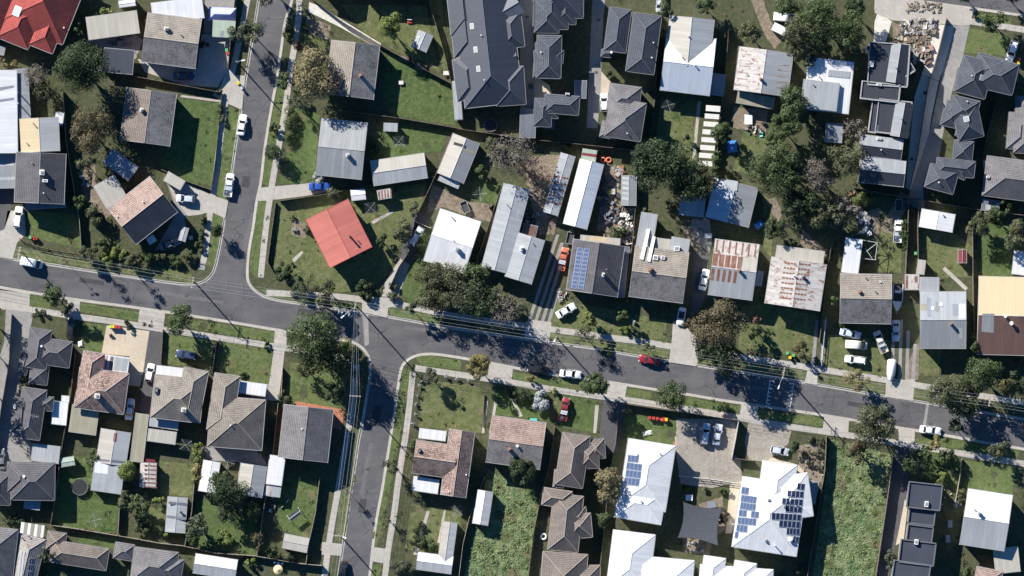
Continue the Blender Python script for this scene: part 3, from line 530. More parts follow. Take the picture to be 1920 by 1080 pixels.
# ---------------------------------------------------------------- buildings
def part(mb, name, mats, root, uv=False, smooth=False):
    o = mb.build(name, mats, None, uv, smooth); o.parent = root
    if root.type == 'EMPTY': o.matrix_parent_inverse = root.matrix_basis.inverted()
    return o
def adopt(o, root):
    o.parent = root
    if root.type == 'EMPTY': o.matrix_parent_inverse = root.matrix_basis.inverted()
class Block:
    def __init__(s, kind, pts, ez, pitch, mat, mat2=None, name='roof', inset=None, wall=True, cap=None, gut=True):
        x = [float(q) for q in pts.split()]
        s.kind, s.ez, s.mat, s.mat2, s.name, s.wall, s.cap, s.gut = kind, ez, mat, mat2, name, wall, cap, gut
        s.O = P(x[0], x[1], ez); A = P(x[2], x[3], ez); C = P(x[4], x[5], ez)
        s.u = (A - s.O).normalized(); s.L = (A - s.O).length
        v = Vector((-s.u.y, s.u.x, 0)); w = (C - A).dot(v); s.v = v if w > 0 else -v; s.W = abs(w)
        s.tan = math.tan(math.radians(pitch * (.84 if pitch > 15 else 1))); s.inset = inset
    def w(s, a, t, z): return s.O + s.u * a + s.v * t + Vector((0, 0, z - s.ez))
    def st(s, p): d = p - s.O; return d.dot(s.u), d.dot(s.v)
    def zf(s, a, t):
        if s.kind == 'g': return s.ez + s.tan * min(t, s.W - t)
        if s.kind == 'h': return s.ez + s.tan * min(t, s.W - t, a, s.L - a)
        if s.kind == 's': return s.ez + s.tan * (s.W - t)
        return s.ez
    def height(s, p, m=.05):
        a, t = s.st(p)
        return s.zf(a, t) if -m <= a <= s.L + m and -m <= t <= s.W + m else None
    def roof(s, mb, dz, mats):
        L_, W_, e = s.L, s.W, s.ez; bt = e - .16
        i0 = mats.index(s.mat); i1 = mats.index(s.mat2) if s.mat2 else i0; fi = len(mats) - 1
        def F(pts, i): # upward oriented
            q = [s.w(a, t, z + dz) for a, t, z in pts]
            n = sum(((q[k].cross(q[(k + 1) % len(q)])) for k in range(len(q))), Vector())
            mb.poly(q if n.z >= 0 else q[::-1], i)
        top = [(0, 0), (L_, 0), (L_, W_), (0, W_)]
        lines = []
        if s.kind == 'g':
            r = e + s.tan * W_ / 2; h = W_ / 2
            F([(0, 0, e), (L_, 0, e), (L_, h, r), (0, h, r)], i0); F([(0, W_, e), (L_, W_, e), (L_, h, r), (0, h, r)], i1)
            for a in (0, L_): mb.poly([s.w(a, 0, bt), s.w(a, W_, bt), s.w(a, W_, e), s.w(a, h, r), s.w(a, 0, e)], fi)
            for t in (0, W_): mb.poly([s.w(0, t, bt), s.w(L_, t, bt), s.w(L_, t, e + dz), s.w(0, t, e + dz)], fi)
            lines = [((0, h, r), (L_, h, r))]
        elif s.kind == 'h':
            h = min(L_, W_) / 2; r = e + s.tan * h
            if L_ >= W_:
                a, b = (h, h, r), (L_ - h, h, r)
                F([(0, 0, e), (L_, 0, e), b, a], i0); F([(0, W_, e), (L_, W_, e), b, a], i0); F([(0, 0, e), (0, W_, e), a], i0); F([(L_, 0, e), (L_, W_, e), b], i0)
                lines = [(a, b), ((0, 0, e), a), ((0, W_, e), a), ((L_, 0, e), b), ((L_, W_, e), b)]
            else:
                a, b = (h, h, r), (h, W_ - h, r)
                F([(0, 0, e), (0, W_, e), b, a], i0); F([(L_, 0, e), (L_, W_, e), b, a], i0); F([(0, 0, e), (L_, 0, e), a], i0); F([(0, W_, e), (L_, W_, e), b], i0)
                lines = [(a, b), ((0, 0, e), a), ((L_, 0, e), a), ((0, W_, e), b), ((L_, W_, e), b)]
            for k in range(4):
                p, q = top[k], top[(k + 1) % 4]; mb.poly([s.w(*p, bt), s.w(*q, bt), s.w(*q, e + dz), s.w(*p, e + dz)], fi)
        else:
            F([(a, t, s.zf(a, t)) for a, t in top], i0)
            for k in range(4):
                p, q = top[k], top[(k + 1) % 4]; mb.poly([s.w(*p, bt), s.w(*q, bt), s.w(*q, s.zf(*q) + dz), s.w(*p, s.zf(*p) + dz)], fi)
        return [(s.w(*a) + Vector((0, 0, dz + .02)), s.w(*b) + Vector((0, 0, dz + .02))) for a, b in lines]
    def gutter(s, mb):
        L_, W_ = s.L, s.W; top = [(0, 0), (L_, 0), (L_, W_), (0, W_)]
        for k in range(4):
            p, q = top[k], top[(k + 1) % 4]
            a, b = s.w(*p, s.zf(*p) - .12), s.w(*q, s.zf(*q) - .12)
            if s.kind == 'g' and k in (1, 3):
                m = s.w(p[0], W_ / 2, s.zf(0, W_ / 2) - .05); mb.tube([a + Vector((0, 0, .08)), m, b + Vector((0, 0, .08))], .07, 4); continue
            d = (b - a) / 2; o = d.normalized(); o = Vector((o.y, -o.x, 0))
            if o.dot((a + b) / 2 - s.w(L_ / 2, W_ / 2, 0)) < 0: o = -o
            c = (a + b) / 2 + o * .062; dd = d.copy(); zz = dd.z; dd.z = 0
            if abs(zz) < .02: mb.box(c, dd + dd.normalized() * .11, o * .06, .11)
            else: mb.tube([a + o * .05 + Vector((0, 0, .08)), b + o * .05 + Vector((0, 0, .08))], .06, 4)
CAPS = {'tile_slate': 'cap_dark', 'tile_charcoal': 'cap_grey', 'tile_taupe': 'cap_beige', 'tile_beige': 'cap_beige', 'tile_brown': 'cap_beige', 'tile_grey': 'cap_grey', 'tile_redbrown': 'cap_pink', 'tile_pink': 'cap_pink', 'tile_maroon': 'cap_red', 'tile_dim': 'cap_beige',
        'metal_white': 'white', 'metal_dark': 'cap_dark', 'metal_slate': 'cap_grey', 'metal_red': 'cap_red'}
EX = []
def B(name, label, cat, blocks, extras=(), wall='wall_cream', fascia='fascia', inset=.45, posts=False, group=None, gutter='gutter_grey'):
    c = blocks[0].w(blocks[0].L / 2, blocks[0].W / 2, 0); c.z = LZ
    root = empty(name, c, 0, label, cat, group)
    groups = {}
    for i, b in enumerate(blocks): groups.setdefault((b.name, b.cap or CAPS.get(b.mat, 'galv'), 0 if b.name == 'roof' else i), []).append((i, b))
    roofs = []
    wb = MB(); wn = 0
    for (rn, cap, _), bl in groups.items():
        mats = []
        for i, b in bl:
            for m in (b.mat, b.mat2):
                if m and m not in mats: mats.append(m)
        mats.append(fascia)
        mb, cp, gb = MB(), MB(), MB()
        for i, b in bl:
            for p, q in b.roof(mb, .007 * i, mats): cp.tube([p, q], .075 if 'tile' in b.mat else .06, 5)
            if b.gut: b.gutter(gb)
            if b.wall and not posts:
                ins = min(b.inset if b.inset is not None else inset, b.W * .3, b.L * .3)
                wb.box(b.w(b.L / 2, b.W / 2, LZ - .05), b.u * (b.L / 2 - ins - .003 * i), b.v * (b.W / 2 - ins - .003 * i), b.ez - .12 - LZ + .05 - .003 * i); wn += 1
                # window and door openings set into the long sides
                for sgn in (-1, 1):
                    k = max(1, int(b.L / 4))
                    if b.ez < 2.9: continue
                    for j in range(k):
                        a = b.L * (j + .5) / k
                        fl = [1.0] if b.ez < 4.6 else [.95, 3.6]
                        for zz in fl: wb.box(b.w(a, b.W / 2 + sgn * (b.W / 2 - ins), zz), b.u * .75, b.v * .03, 1.15, 1)
        ro = part(mb, rn, mats, root, uv=True); roofs.append((ro, [b for i, b in bl]))
        if cp.v: part(cp, 'ridge_cap', cap, ro)
        if gb.v: part(gb, 'gutter', gutter, ro)
    if wn: part(wb, 'wall', [wall, 'glass_dark'], root)
    if posts:
        for b in blocks:
            for a, t in ((.15, .15), (b.L - .15, .15), (b.L - .15, b.W - .15), (.15, b.W - .15)):
                pm = MB(); pm.box(b.w(a, t, LZ - .02), b.u * .05, b.v * .05, b.zf(a, t) - .1 - LZ); part(pm, 'post', 'galv', root)
    def hit(x, y):
        z = blocks[0].ez; best = None
        for _ in range(4):
            p = P(x, y, z); best = None
            for ro, bl in roofs:
                for b in bl:
                    h = b.height(p, .6)
                    if h is not None and (best is None or h > best[0]): best = (h, ro, b)
            if best is None: best = (z, roofs[0][0], blocks[0])
            z = best[0]
        p = P(x, y, z); b = best[2]; a, t = b.st(p); e = .01
        n = (-(b.u * (b.zf(a + e, t) - b.zf(a - e, t)) / (2 * e) + b.v * (b.zf(a, t + e) - b.zf(a, t - e)) / (2 * e)) + Vector((0, 0, 1))).normalized()
        return p, n, best[1], b
    for ex in extras: extra(ex, hit)
    return root
def extra(ex, hit):
    k = ex[0]
    if k == 'ch':
        _, x, y, w, d, h, m = ex; p, n, ro, b = hit(x, y); q = MB(); q.box(p - Vector((0, 0, .5)), b.u * w / 2, b.v * d / 2, h + .5, 0); q.box(p + Vector((0, 0, h)), b.u * (w / 2 + .05), b.v * (d / 2 + .05), .1, 0); q.box(p + Vector((0, 0, h + .1)), b.u * w * .25, b.v * d * .25, .18, 1); part(q, 'chimney', [m, 'terracotta' if m == 'brick' else 'midgrey'], ro)
    elif k == 'vp':
        _, x, y, h, r, m = ex; p, n, ro, b = hit(x, y); q = MB(); q.tube([p - Vector((0, 0, .2)), p + Vector((0, 0, h))], r, 8); q.tube([p + Vector((0, 0, h)), p + Vector((0, 0, h + .12))], r * 1.6, 8); part(q, 'vent_pipe', m, ro)
    elif k == 'ac':
        _, x, y, w, d, h, m = ex; p, n, ro, b = hit(x, y); q = MB(); q.box(p - Vector((0, 0, .3)), b.u * w / 2, b.v * d / 2, h + .3, 0); q.box(p + Vector((0, 0, h)), b.u * w * .35, b.v * d * .35, .03, 1); part(q, 'roof_cooler', [m, 'midgrey'], ro)
    elif k == 'ant':
        _, x, y = ex; p, n, ro, b = hit(x, y); q = MB(); t = p + Vector((0, 0, 1.8)); q.tube([p - Vector((0, 0, .2)), t], .03, 5)
        q.tube([t - b.u * .9, t + b.u * .9], .025, 4)
        for i in range(5): c = t + b.u * (-.8 + .4 * i); q.tube([c - b.v * .45, c + b.v * .45], .018, 4)
        part(q, 'tv_antenna', 'alu', ro)
    elif k == 'sk':
        _, x, y, w, h = ex[:5]; p, n, ro, b = hit(x, y); a = (b.u - n * b.u.dot(n)).normalized(); c = n.cross(a)
        q = MB(); w *= S / 2; h *= S / 2; q.box(p - n * .03, a * w, c * h, .001)
        q = MB(); vs = [p + a * i * w + c * j * h + n * z for z in (-.05, .1) for i, j in ((-1, -1), (1, -1), (1, 1), (-1, 1))]
        q.faces(vs, [(4, 5, 6, 7), (0, 1, 5, 4), (1, 2, 6, 5), (2, 3, 7, 6), (3, 0, 4, 7)], 0)
        g = [p + a * i * (w - .1) + c * j * (h - .1) + n * .108 for i, j in ((-1, -1), (1, -1), (1, 1), (-1, 1))]; q.poly(g, 1); part(q, 'skylight', ['offwhite', ex[5] if len(ex) > 5 else 'metal_clear'], ro)
    elif k == 'rs':
        pts = ex[1]; m = ex[2]; lift = ex[3] if len(ex) > 3 else .02; x = [float(v) for v in pts.split()]; cx, cy = sum(x[::2]) / (len(x) // 2), sum(x[1::2]) / (len(x) // 2)
        p, n, ro, b = hit(cx, cy); q = MB(); cs = []
        for i in range(0, len(x), 2):
            w = P(x[i], x[i + 1], p.z); w.z = p.z - (n.x * (w.x - p.x) + n.y * (w.y - p.y)) / n.z; w = P(x[i], x[i + 1], w.z); w.z = p.z - (n.x * (w.x - p.x) + n.y * (w.y - p.y)) / n.z; cs.append(w)
        if sum((cs[i].cross(cs[(i + 1) % len(cs)]) for i in range(len(cs))), Vector()).z < 0: cs = cs[::-1]
        q.poly([c + n * lift for c in cs], 0)
        for i in range(len(cs)): a, c = cs[i], cs[(i + 1) % len(cs)]; q.poly([a - n * .02, c - n * .02, c + n * lift, a + n * lift], 0)
        part(q, ex[4] if len(ex) > 4 else 'roof_sheet', m, ro, uv=True)
    elif k == 'sp':
        _, pts, nc, nr, m, skip = ex; x = [float(v) for v in pts.split()]; A, Bq, D = np.array(x[0:2]), np.array(x[2:4]), np.array(x[4:6])
        for j in range(nr):
            for i in range(nc):
                if (i, j) in skip: continue
                c = A + (Bq - A) * (i + .5) / nc + (D - A) * (j + .5) / nr
                p, n, ro, b = hit(*c)
                du = (P(*Bq, p.z) - P(*A, p.z)); dv = (P(*D, p.z) - P(*A, p.z))
                du = du - n * du.dot(n); dv = dv - n * dv.dot(n); sx, sy = du.length / nc * .93, dv.length / nr * .95
                ax = du.normalized(); ay = n.cross(ax); pl = panel(m); o = bpy.data.objects.new('solar_panel', pl); col.objects.link(o); o.parent = ro
                M = Matrix.Identity(4)
                for r in range(3): M[r][0], M[r][1], M[r][2], M[r][3] = ax[r] * sx, ay[r] * sy, n[r], p[r] + n[r] * .07
                o.matrix_local = M
PANEL = {}
def panel(m):
    if m not in PANEL:
        q = MB(); f = .035; z = .04
        q.faces([(-.5, -.5, -.02), (.5, -.5, -.02), (.5, .5, -.02), (-.5, .5, -.02), (-.5, -.5, z), (.5, -.5, z), (.5, .5, z), (-.5, .5, z), (-.5 + f, -.5 + f, z), (.5 - f, -.5 + f, z), (.5 - f, .5 - f, z), (-.5 + f, .5 - f, z)],
                [(0, 1, 5, 4), (1, 2, 6, 5), (2, 3, 7, 6), (3, 0, 4, 7), (4, 5, 9, 8), (5, 6, 10, 9), (6, 7, 11, 10), (7, 4, 8, 11)], 0)
        q.poly([(-.5 + f, -.5 + f, z - .005), (.5 - f, -.5 + f, z - .005), (.5 - f, .5 - f, z - .005), (-.5 + f, .5 - f, z - .005)], 1)
        o = q.build('solar_panel', ['alu', m]); PANEL[m] = o.data; bpy.data.objects.remove(o)
    return PANEL[m]
K = Block
HZ, SZ, TZ = 4.2, 2.6, 6.3
# ---- north west
B('house', 'big hipped house with bright red tiled roof in the top left corner', 'house',
  [K('h', '1 38 117 84 165 -36', HZ, 24, 'tile_maroon'), K('h', '98 101 124 36 79 18', HZ, 24, 'tile_maroon'), K('h', '52 93 82 18 22 -6', HZ, 24, 'tile_maroon'), K('h', '0 72 36 -18 -90 -70', HZ, 24, 'tile_maroon')],
  [('sk', 32, 21, 15, 19), ('vp', 120, 52, .5, .12, 'offwhite')], 'wall_brick')
B('house', 'pale cream flat roofed garage beside the red roofed house', 'garage', [K('s', '161 33 256 20 264 61', SZ, 2, 'metal_ivory')], (), 'wall_cream', inset=.1)
B('shed', 'small white shed at the top edge above the cream garage', 'shed', [K('g', '222 2 253 -2 254 10', 2.3, 8, 'metal_white')], (), 'wall_white', inset=.08)
B('shed', 'small grey shed in the extreme top left corner', 'shed', [K('g', '-14 2 10 12 0 34', 2.3, 8, 'metal_pale')], (), inset=.08)
B('shed', 'small grey shed tucked under the corner of the red roofed house', 'shed', [K('s', '-8 84 10 88 5 103', 2.3, 4, 'metal_grey')], (), inset=.08)
B('house', 'beige tiled gable house beside the pale concrete yard', 'house',
  [K('g', '277 24 378 37 364 128', HZ, 22, 'tile_beige', 'tile_brown'), K('s', '283 6 378 -6 377 34', HZ - .3, 3, 'metal_white', name='patio_roof')], [('ch', 312, 54, .9, .7, 1.0, 'offwhite'), ('vp', 339, 65, .6, .12, 'midgrey'), ('ant', 292, 41)], 'wall_brick')  # south slope gets its own tile, its shaded tone put into the colour
B('carport', 'small pale green carport beside the beige tiled house', 'carport', [K('s', '400 38 441 40 437 70', 2.5, 2, 'metal_green')], [('rs', '414 58 420 58 419 68 413 68', 'metal_bluegrey')], posts=True)
B('carport', 'dark carport in the shade east of the round dark tree', 'carport', [K('s', '196 90 252 95 247 139', 2.4, 3, 'metal_dark')], (), posts=True)
B('house', 'brown gable house with half its roof in tree shade, by the large lawn', 'house',
  [K('g', '238 164 225 262 318 273', HZ, 20, 'tile_taupe', 'tile_brown')], [('ch', 266, 206, .7, .7, 1.0, 'offwhite')], 'wall_brick')  # east slope in the lightened tile, its tone in shade put into the colour
B('warehouse', 'long white metal roofed building cut by the left edge', 'building',
  [K('g', '31 131 33 287 -60 288', 4.2, 6, 'metal_white'), K('s', '27 130 33 224 57 222', 3.4, 3, 'metal_grey', name='lean_to_roof')], [('vp', 34, 173, 2.6, .13, 'galv'), ('vp', 35, 194, 2.6, .13, 'galv'), ('rs', '-10 165 26 160 26 164 -10 172', 'metal_bluegrey'), ('rs', '-10 188 26 183 26 187 -10 193', 'metal_bluegrey')], 'wall_white')
B('house', 'small house with a half cream, half grey roof south of the white warehouse', 'house',
  [K('g', '37 223 40 286 112 284', HZ, 9, 'metal_cream', 'metal_pale'), K('s', '105 210 120 212 120 236', 3.0, 3, 'metal_white', name='porch_roof')], [('vp', 62, 231, .9, .1, 'galv'), ('vp', 50, 268, .5, .1, 'galv')], 'wall_cream')
B('house', 'dark grey tiled house with a chimney west of the big hedge', 'house',
  [K('g', '31 285 27 379 120 374', HZ + .3, 20, 'tile_charcoal'), K('s', '48 377 122 372 123 388', 2.9, 6, 'metal_slate', name='verandah_roof')], [('ch', 79, 323, 1.1, 1.0, .9, 'offwhite'), ('ac', 85, 339, .6, 1.1, .8, 'white'), ('vp', 60, 305, .5, .12, 'midgrey'), ('vp', 82, 362, .6, .1, 'offwhite')], 'wall_brick')
B('carport', 'grey carport with two translucent strips against the dark tiled house', 'carport', [K('s', '-30 288 31 287 31 352', 2.7, 2, 'metal_grey')], [('rs', '-10 306 27 305 27 311 -10 312', 'metal_clear'), ('rs', '-10 333 28 331 28 337 -10 339', 'metal_clear')], posts=True)
B('house', 'house with a faded pink and black tiled roof turned diagonally near the corner', 'house',
  [K('g', '203 392 281 331 333 397', HZ, 21, 'tile_pink', 'tile_slate'), K('s', '176 350 214 328 239 368', HZ - .4, 2, 'metal_ivory', name='extension_roof')], [('vp', 220, 405, .4, .1, 'white'), ('vp', 268, 378, .4, .1, 'white')], 'wall_brick')
B('shed', 'blue grey shed in the tree shade behind the pink and black roof', 'shed', [K('g', '193 305 212 279 264 306', 2.4, 6, 'metal_bluegrey')], (), inset=.08)
B('shed', 'small pale shed between the diagonal house and the large lawn', 'shed', [K('s', '316 322 347 340 338 356', 2.3, 3, 'metal_ivory')], (), inset=.08)
B('shed', 'narrow white shed in the front yard behind the corner hedge', 'shed', [K('g', '342 425 335 450 346 455', 2.2, 8, 'metal_pale')], (), inset=.06)
B('shed', 'tiny white box shed below the pink and black roof', 'shed', [K('s', '274 448 287 440 295 450', 1.8, 3, 'metal_white')], (), inset=.05)
B('house', 'tan and brown tiled gable house east of the yellowing tree', 'house', [K('g', '622 75 610 176 700 185', HZ, 22, 'tile_beige', 'tile_brown')], [('ch', 676, 142, .6, .6, 2.0, 'brick')], 'wall_cream')
B('house', 'pale grey metal roofed house above the driveway with the blue car', 'house', [K('g', '603 222 689 231 675 336', HZ, 12, 'metal_stain')], [('ch', 652, 291, .7, .7, .9, 'offwhite')], 'wall_white')
B('shed', 'long ivory shed beside the pale grey metal roofed house', 'shed', [K('g', '694 302 795 287 802 333', 2.7, 10, 'metal_ivory', 'metal_pale')], [('rs', '694 306 702 303 702 317 697 320', 'metal_pale')], inset=.1)
B('shed', 'long pale shed with an open slot and a skirt roof, set diagonally', 'shed', [K('g', '850 250 820 324 868 345', 2.8, 12, 'metal_ivory', 'metal_grey'), K('s', '826 327 863 343 860 354', 2.3, 4, 'metal_pale', name='awning')], [('rs', '852 266 872 272 871 277 850 271', 'black'), ('rs', '868 277 890 284 888 290 867 283', 'metal_moss')], inset=.1)  # black sheet paints the darkness inside the open slot
B('shed', 'small white gable shed against the fence above the red roof', 'shed', [K('g', '657 357 684 354 687 373', 2.2, 10, 'metal_white')], (), inset=.06)
B('shed', 'small rust striped shed beside the white gable shed', 'shed', [K('s', '707 358 731 354 735 370', 2.2, 3, 'metal_rusty')], [('rs', f'{709+i*5.5} {359-i} {711.5+i*5.5} {358.5-i} {713+i*5.5} {373-i} {710.5+i*5.5} {374-i}', 'metal_rust') for i in range(5)], inset=.06)
B('shed', 'small white shed against the fence near the brown and tan house', 'shed', [K('s', '720 231 745 232 743 246', 2.2, 2, 'metal_pale')], (), inset=.06)
B('shed', 'white gable shed on the lawn beside the dark complex', 'shed', [K('g', '785 56 772 87 798 99', 2.4, 12, 'metal_pale')], [('sk', 783, 73, 10, 6, 'metal_clear')], inset=.08)
B('house', 'house with a plain bright red metal roof turned diagonally', 'house', [K('g', '574 412 619 502 697 463', HZ, 13, 'metal_red')], [('ch', 655, 442, .35, .35, 1.6, 'brick'), ('vp', 670, 450, .5, .1, 'cap_red')], 'wall_cream', gutter='cap_red')
B('house', 'house with a dazzling white metal roof behind the clumpy garden tree', 'house', [K('g', '825 391 902 416 870 513', HZ, 12, 'metal_white'), ], [('vp', 847, 407, .7, .12, 'galv'), ('ch', 858, 468, .8, .8, .8, 'galv'), ('vp', 850, 450, .3, .08, 'galv')], 'wall_white')
B('house', 'long L shaped house with a pale grey roof beside the rusty shed', 'house',
  [K('g', '945 343 903 500 951 514', HZ, 10, 'metal_pale'), K('g', '972 436 947 518 996 533', HZ, 10, 'metal_pale'), K('s', '983 419 1008 425 1000 445', 2.7, 2, 'metal_brown', name='patio_roof')],
  [('ch', 978, 466, .9, .6, .7, 'white'), ('vp', 950, 383, .9, .08, 'galv'), ('vp', 998, 455, .4, .08, 'galv'), ('ant', 972, 400)], 'wall_white')
B('shed', 'long white shed crossed by bands of rust', 'shed', [K('g', '1052 286 1019 397 1045 405', 2.6, 9, 'metal_pale')],
  [('rs', f'{x} {y} {x+11} {y+2.5} {x+9.8} {y+5.5} {x-1} {y+3}', 'metal_rust') for x, y in ((1039, 328), (1036, 341), (1034, 352), (1032, 358.5), (1030, 364), (1026, 376), (1055, 331), (1052, 343), (1048, 354), (1045, 367), (1043, 379))], inset=.08)
B('shed', 'very long white shed with a blue shaded side and a green and red annexe', 'shed', [K('g', '1088 297 1056 419 1100 430', 2.9, 14, 'metal_white', 'metal_paleblue'), K('s', '1093 279 1119 283 1117 304', 2.6, 3, 'metal_green', name='annexe_roof')], [('rs', '1092 286 1119 289.5 1118 295 1091 291', 'metal_maroon')], inset=.1)  # blue of the east slope is shade put into the colour
B('house', 'charcoal tiled house with two columns of solar panels behind the white car on the lawn', 'house',
  [K('g', '1076 448 1062 543 1157 559', HZ, 21, 'tile_charcoal'), K('s', '1166 462 1156 556 1170 557', 2.9, 6, 'metal_slate', name='verandah_roof'), K('s', '1089 441 1163 448 1162 462', 2.9, 2, 'metal_ivory', name='patio_roof')],
  [('sp', '1082 464 1107 467 1070 540', 2, 10, 'solar_cell', ()), ('ch', 1131, 515, .8, .5, 1.3, 'offwhite'), ('vp', 1137, 505, .9, .08, 'galv'), ('rs', '1106 442 1115 443 1114 452 1105 451', 'metal_cream'), ('rs', '1117 443 1126 444 1125 453 1116 452', 'metal_cream'), ('rs', '1128 444 1137 445 1136 454 1127 453', 'metal_cream')], 'wall_brick')
B('greenhouse', 'low shed with translucent panels beside the big dark tree', 'shed', [K('g', '1166 329 1165 385 1192 386', 2.4, 8, 'metal_grey')], [('rs', f'1167 {331+i*9.5} 1180 {332+i*9.5} 1179 {337+i*9.5} 1167 {336+i*9.5}', 'metal_clear') for i in range(5)], inset=.1)
B('house', 'tan house with a narrow white rear wing and two long white ducts on its roof', 'house',
  [K('g', '1191 461 1292 474 1278 568', HZ, 20, 'tile_beige', 'tile_brown'), K('s', '1203 398 1233 403 1225 470', 3.0, 2, 'metal_pale', name='extension_roof'), K('s', '1228 446 1262 450 1257 482', 3.4, 1, 'metal_ivory', name='extension_roof'), K('s', '1260 444 1294 450 1289 488', 3.5, 1, 'metal_pale', name='extension_roof')],
  [('ch', 1219, 505, .8, .8, .9, 'brick'), ('ac', 1229, 483, 1.1, 1.0, .5, 'white'), ('ac', 1243, 483, .9, .8, .5, 'white'), ('ac', 1269, 466, 1.2, 1.0, .4, 'white'), ('rs', '1213 430 1219 431 1206 488 1200 486', 'white', .35), ('rs', '1223 444 1229 445 1219 492 1213 490', 'white', .35)], 'wall_cream')
# ---- just past the edges of the picture: what throws the shade that reaches into it
B('house', 'dark tiled house past the top edge, shading the top lawn', 'house', [K('g', '600 -110 588 -22 640 -14', HZ + .5, 20, 'tile_charcoal'), K('g', '672 -100 806 -88 800 -4', HZ + .6, 20, 'tile_charcoal')], (), 'wall_brick')
# ---- north centre, the dark complexes
B('townhouse', 'large dark slate metal roofed complex with three skylights', 'townhouse',
  [K('h', '843 -60 872 203 980 188', 4.6, 30, 'metal_dark'), K('h', '833 -60 852 108 905 100', 4.5, 28, 'metal_dark'), K('g', '905 100 966 92 972 118', 4.5, 23, 'metal_dark'), K('h', '836 -24 846 66 902 60', 4.6, 28, 'metal_dark'), K('h', '932 26 940 92 984 88', 4.55, 30, 'metal_dark'), K('h', '926 128 931 199 986 193', 4.5, 30, 'metal_dark'), K('h', '848 112 858 190 905 184', 4.45, 27, 'metal_dark'), K('g', '905 22 962 -12 985 20', 4.8, 23, 'metal_slate'), K('s', '848 153 862 152 874 223', 2.6, 2, 'metal_pale', name='awning')],
  [('sk', 885, 49, 11, 8), ('sk', 892, 93, 11, 8), ('sk', 897, 129, 11, 8), ('vp', 908, 150, .6, .1, 'offwhite'), ('vp', 902, 66, .5, .1, 'offwhite')], 'wall_grey', 'fascia_dark')
def T(label, blocks, extras=(), mat='tile_slate', z=TZ, pitch=25, **kw):
    return B('townhouse', label, 'townhouse', [K(b[0], b[1], z + (b[2] if len(b) > 2 else 0), pitch, mat) for b in blocks], extras, kw.pop('wall', 'wall_grey'), kw.pop('fascia', 'fascia_dark'), **kw)
T('dark tiled townhouse between the two narrow lanes, northernmost of its row', [('h', '1004 -50 1095 -48 1094 34'), ('h', '1003 -25 1066 -24 1063 55'), ('h', '1040 -10 1082 -8 1080 46', -.15), ('h', '1001 10 1022 11 1020 50', -.4), ('h', '1003 0 1049 1 1047 62')], gutter='cap_grey')
T('dark tiled townhouse with a small side gable, middle of the row between two narrow lanes', [('h', '1007 66 1053 67 1050 147'), ('h', '1001 95 1034 94 1032 136', -.2), ('h', '1035 93 1057 95 1055 120', -.2), ('h', '1004 80 1026 80 1024 112', -.35), ('h', '1018 110 1052 112 1049 149', -.3), ('h', '1001 118 1018 119 1016 146', -1.4)], [('vp', 1014, 98, .4, .12, 'offwhite')], gutter='cap_grey')
T('dark tiled townhouse at the south end between the lanes, with an L shaped roof', [('h', '1022 176 1087 181 1083 216'), ('h', '1018 192 1048 194 1045 222', -.45), ('h', '1008 222 1040 226 1038 242', -1.6), ('h', '1003 184 1036 186 1034 238', -.3)], [('ac', 1064, 176, .9, .4, .5, 'white')], gutter='cap_grey')
B('shed', 'grey flat garage filling the end of the western lane', 'garage', [K('s', '976 205 1005 206 1003 258', 2.8, 2, 'metal_slate')], (), 'wall_grey', inset=.1)
B('shed', 'small grey shed against the eastern lane', 'shed', [K('s', '1078 151 1100 152 1098 184', 2.5, 2, 'metal_slate')], (), inset=.1)
T('grey tiled western half of the long twin townhouse east of the lanes', [('h', '1143 13 1132 94 1173 100'), ('h', '1128 92 1148 94 1147 108', -1.5)], [('vp', 1146, 98, .3, .2, 'offwhite')], 'tile_slate', gutter='cap_grey')
T('dark tiled eastern half of the long twin townhouse east of the lanes', [('h', '1188 23 1173 133 1226 138')], [('vp', 1225, 80, .4, .1, 'offwhite'), ('vp', 1222, 108, .4, .12, 'offwhite')], 'tile_slate', gutter='cap_grey')
T('grey tiled townhouse with a pyramid roof below the long twin townhouse', [('h', '1144 183 1212 194 1202 266'), ('h', '1144 156 1203 164 1198 214', -.5), ('h', '1130 226 1160 232 1155 262', -1.8)], [('vp', 1176, 250, .4, .1, 'offwhite')], 'tile_grey', gutter='cap_grey')
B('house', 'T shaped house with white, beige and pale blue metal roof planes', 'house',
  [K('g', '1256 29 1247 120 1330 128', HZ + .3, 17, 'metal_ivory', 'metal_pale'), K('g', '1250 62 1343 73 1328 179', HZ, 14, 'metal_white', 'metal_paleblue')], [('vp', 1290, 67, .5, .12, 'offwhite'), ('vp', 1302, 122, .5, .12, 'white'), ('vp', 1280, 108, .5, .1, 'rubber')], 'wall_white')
B('carport', 'grey carport attached beside the T shaped house', 'carport', [K('s', '1333 137 1361 141 1355 180', 2.6, 2, 'metal_grey')], (), posts=True)
B('house', 'rust stained cream and grey house north of the yard with the white table', 'house',
  [K('g', '1387 87 1376 168 1476 183', HZ, 13, 'metal_rusty', 'metal_pale'), K('s', '1384 172 1453 184 1449 204', 2.8, 4, 'metal_moss', name='lean_to_roof')],
  [('ch', 1426, 148, .5, .5, .7, 'brick'), ('vp', 1399, 137, .6, .08, 'galv')] + [('rs', f'{x} {y} {x+20} {y+2} {x+19.5} {y+4.2} {x-.5} {y+2.2}', 'metal_rustmix') for x, y in ((1389, 100), (1387, 111), (1386, 122), (1384, 134), (1382, 146), (1381, 158), (1460, 120), (1459, 130), (1457, 141), (1456, 152), (1455, 163))], 'wall_cream')
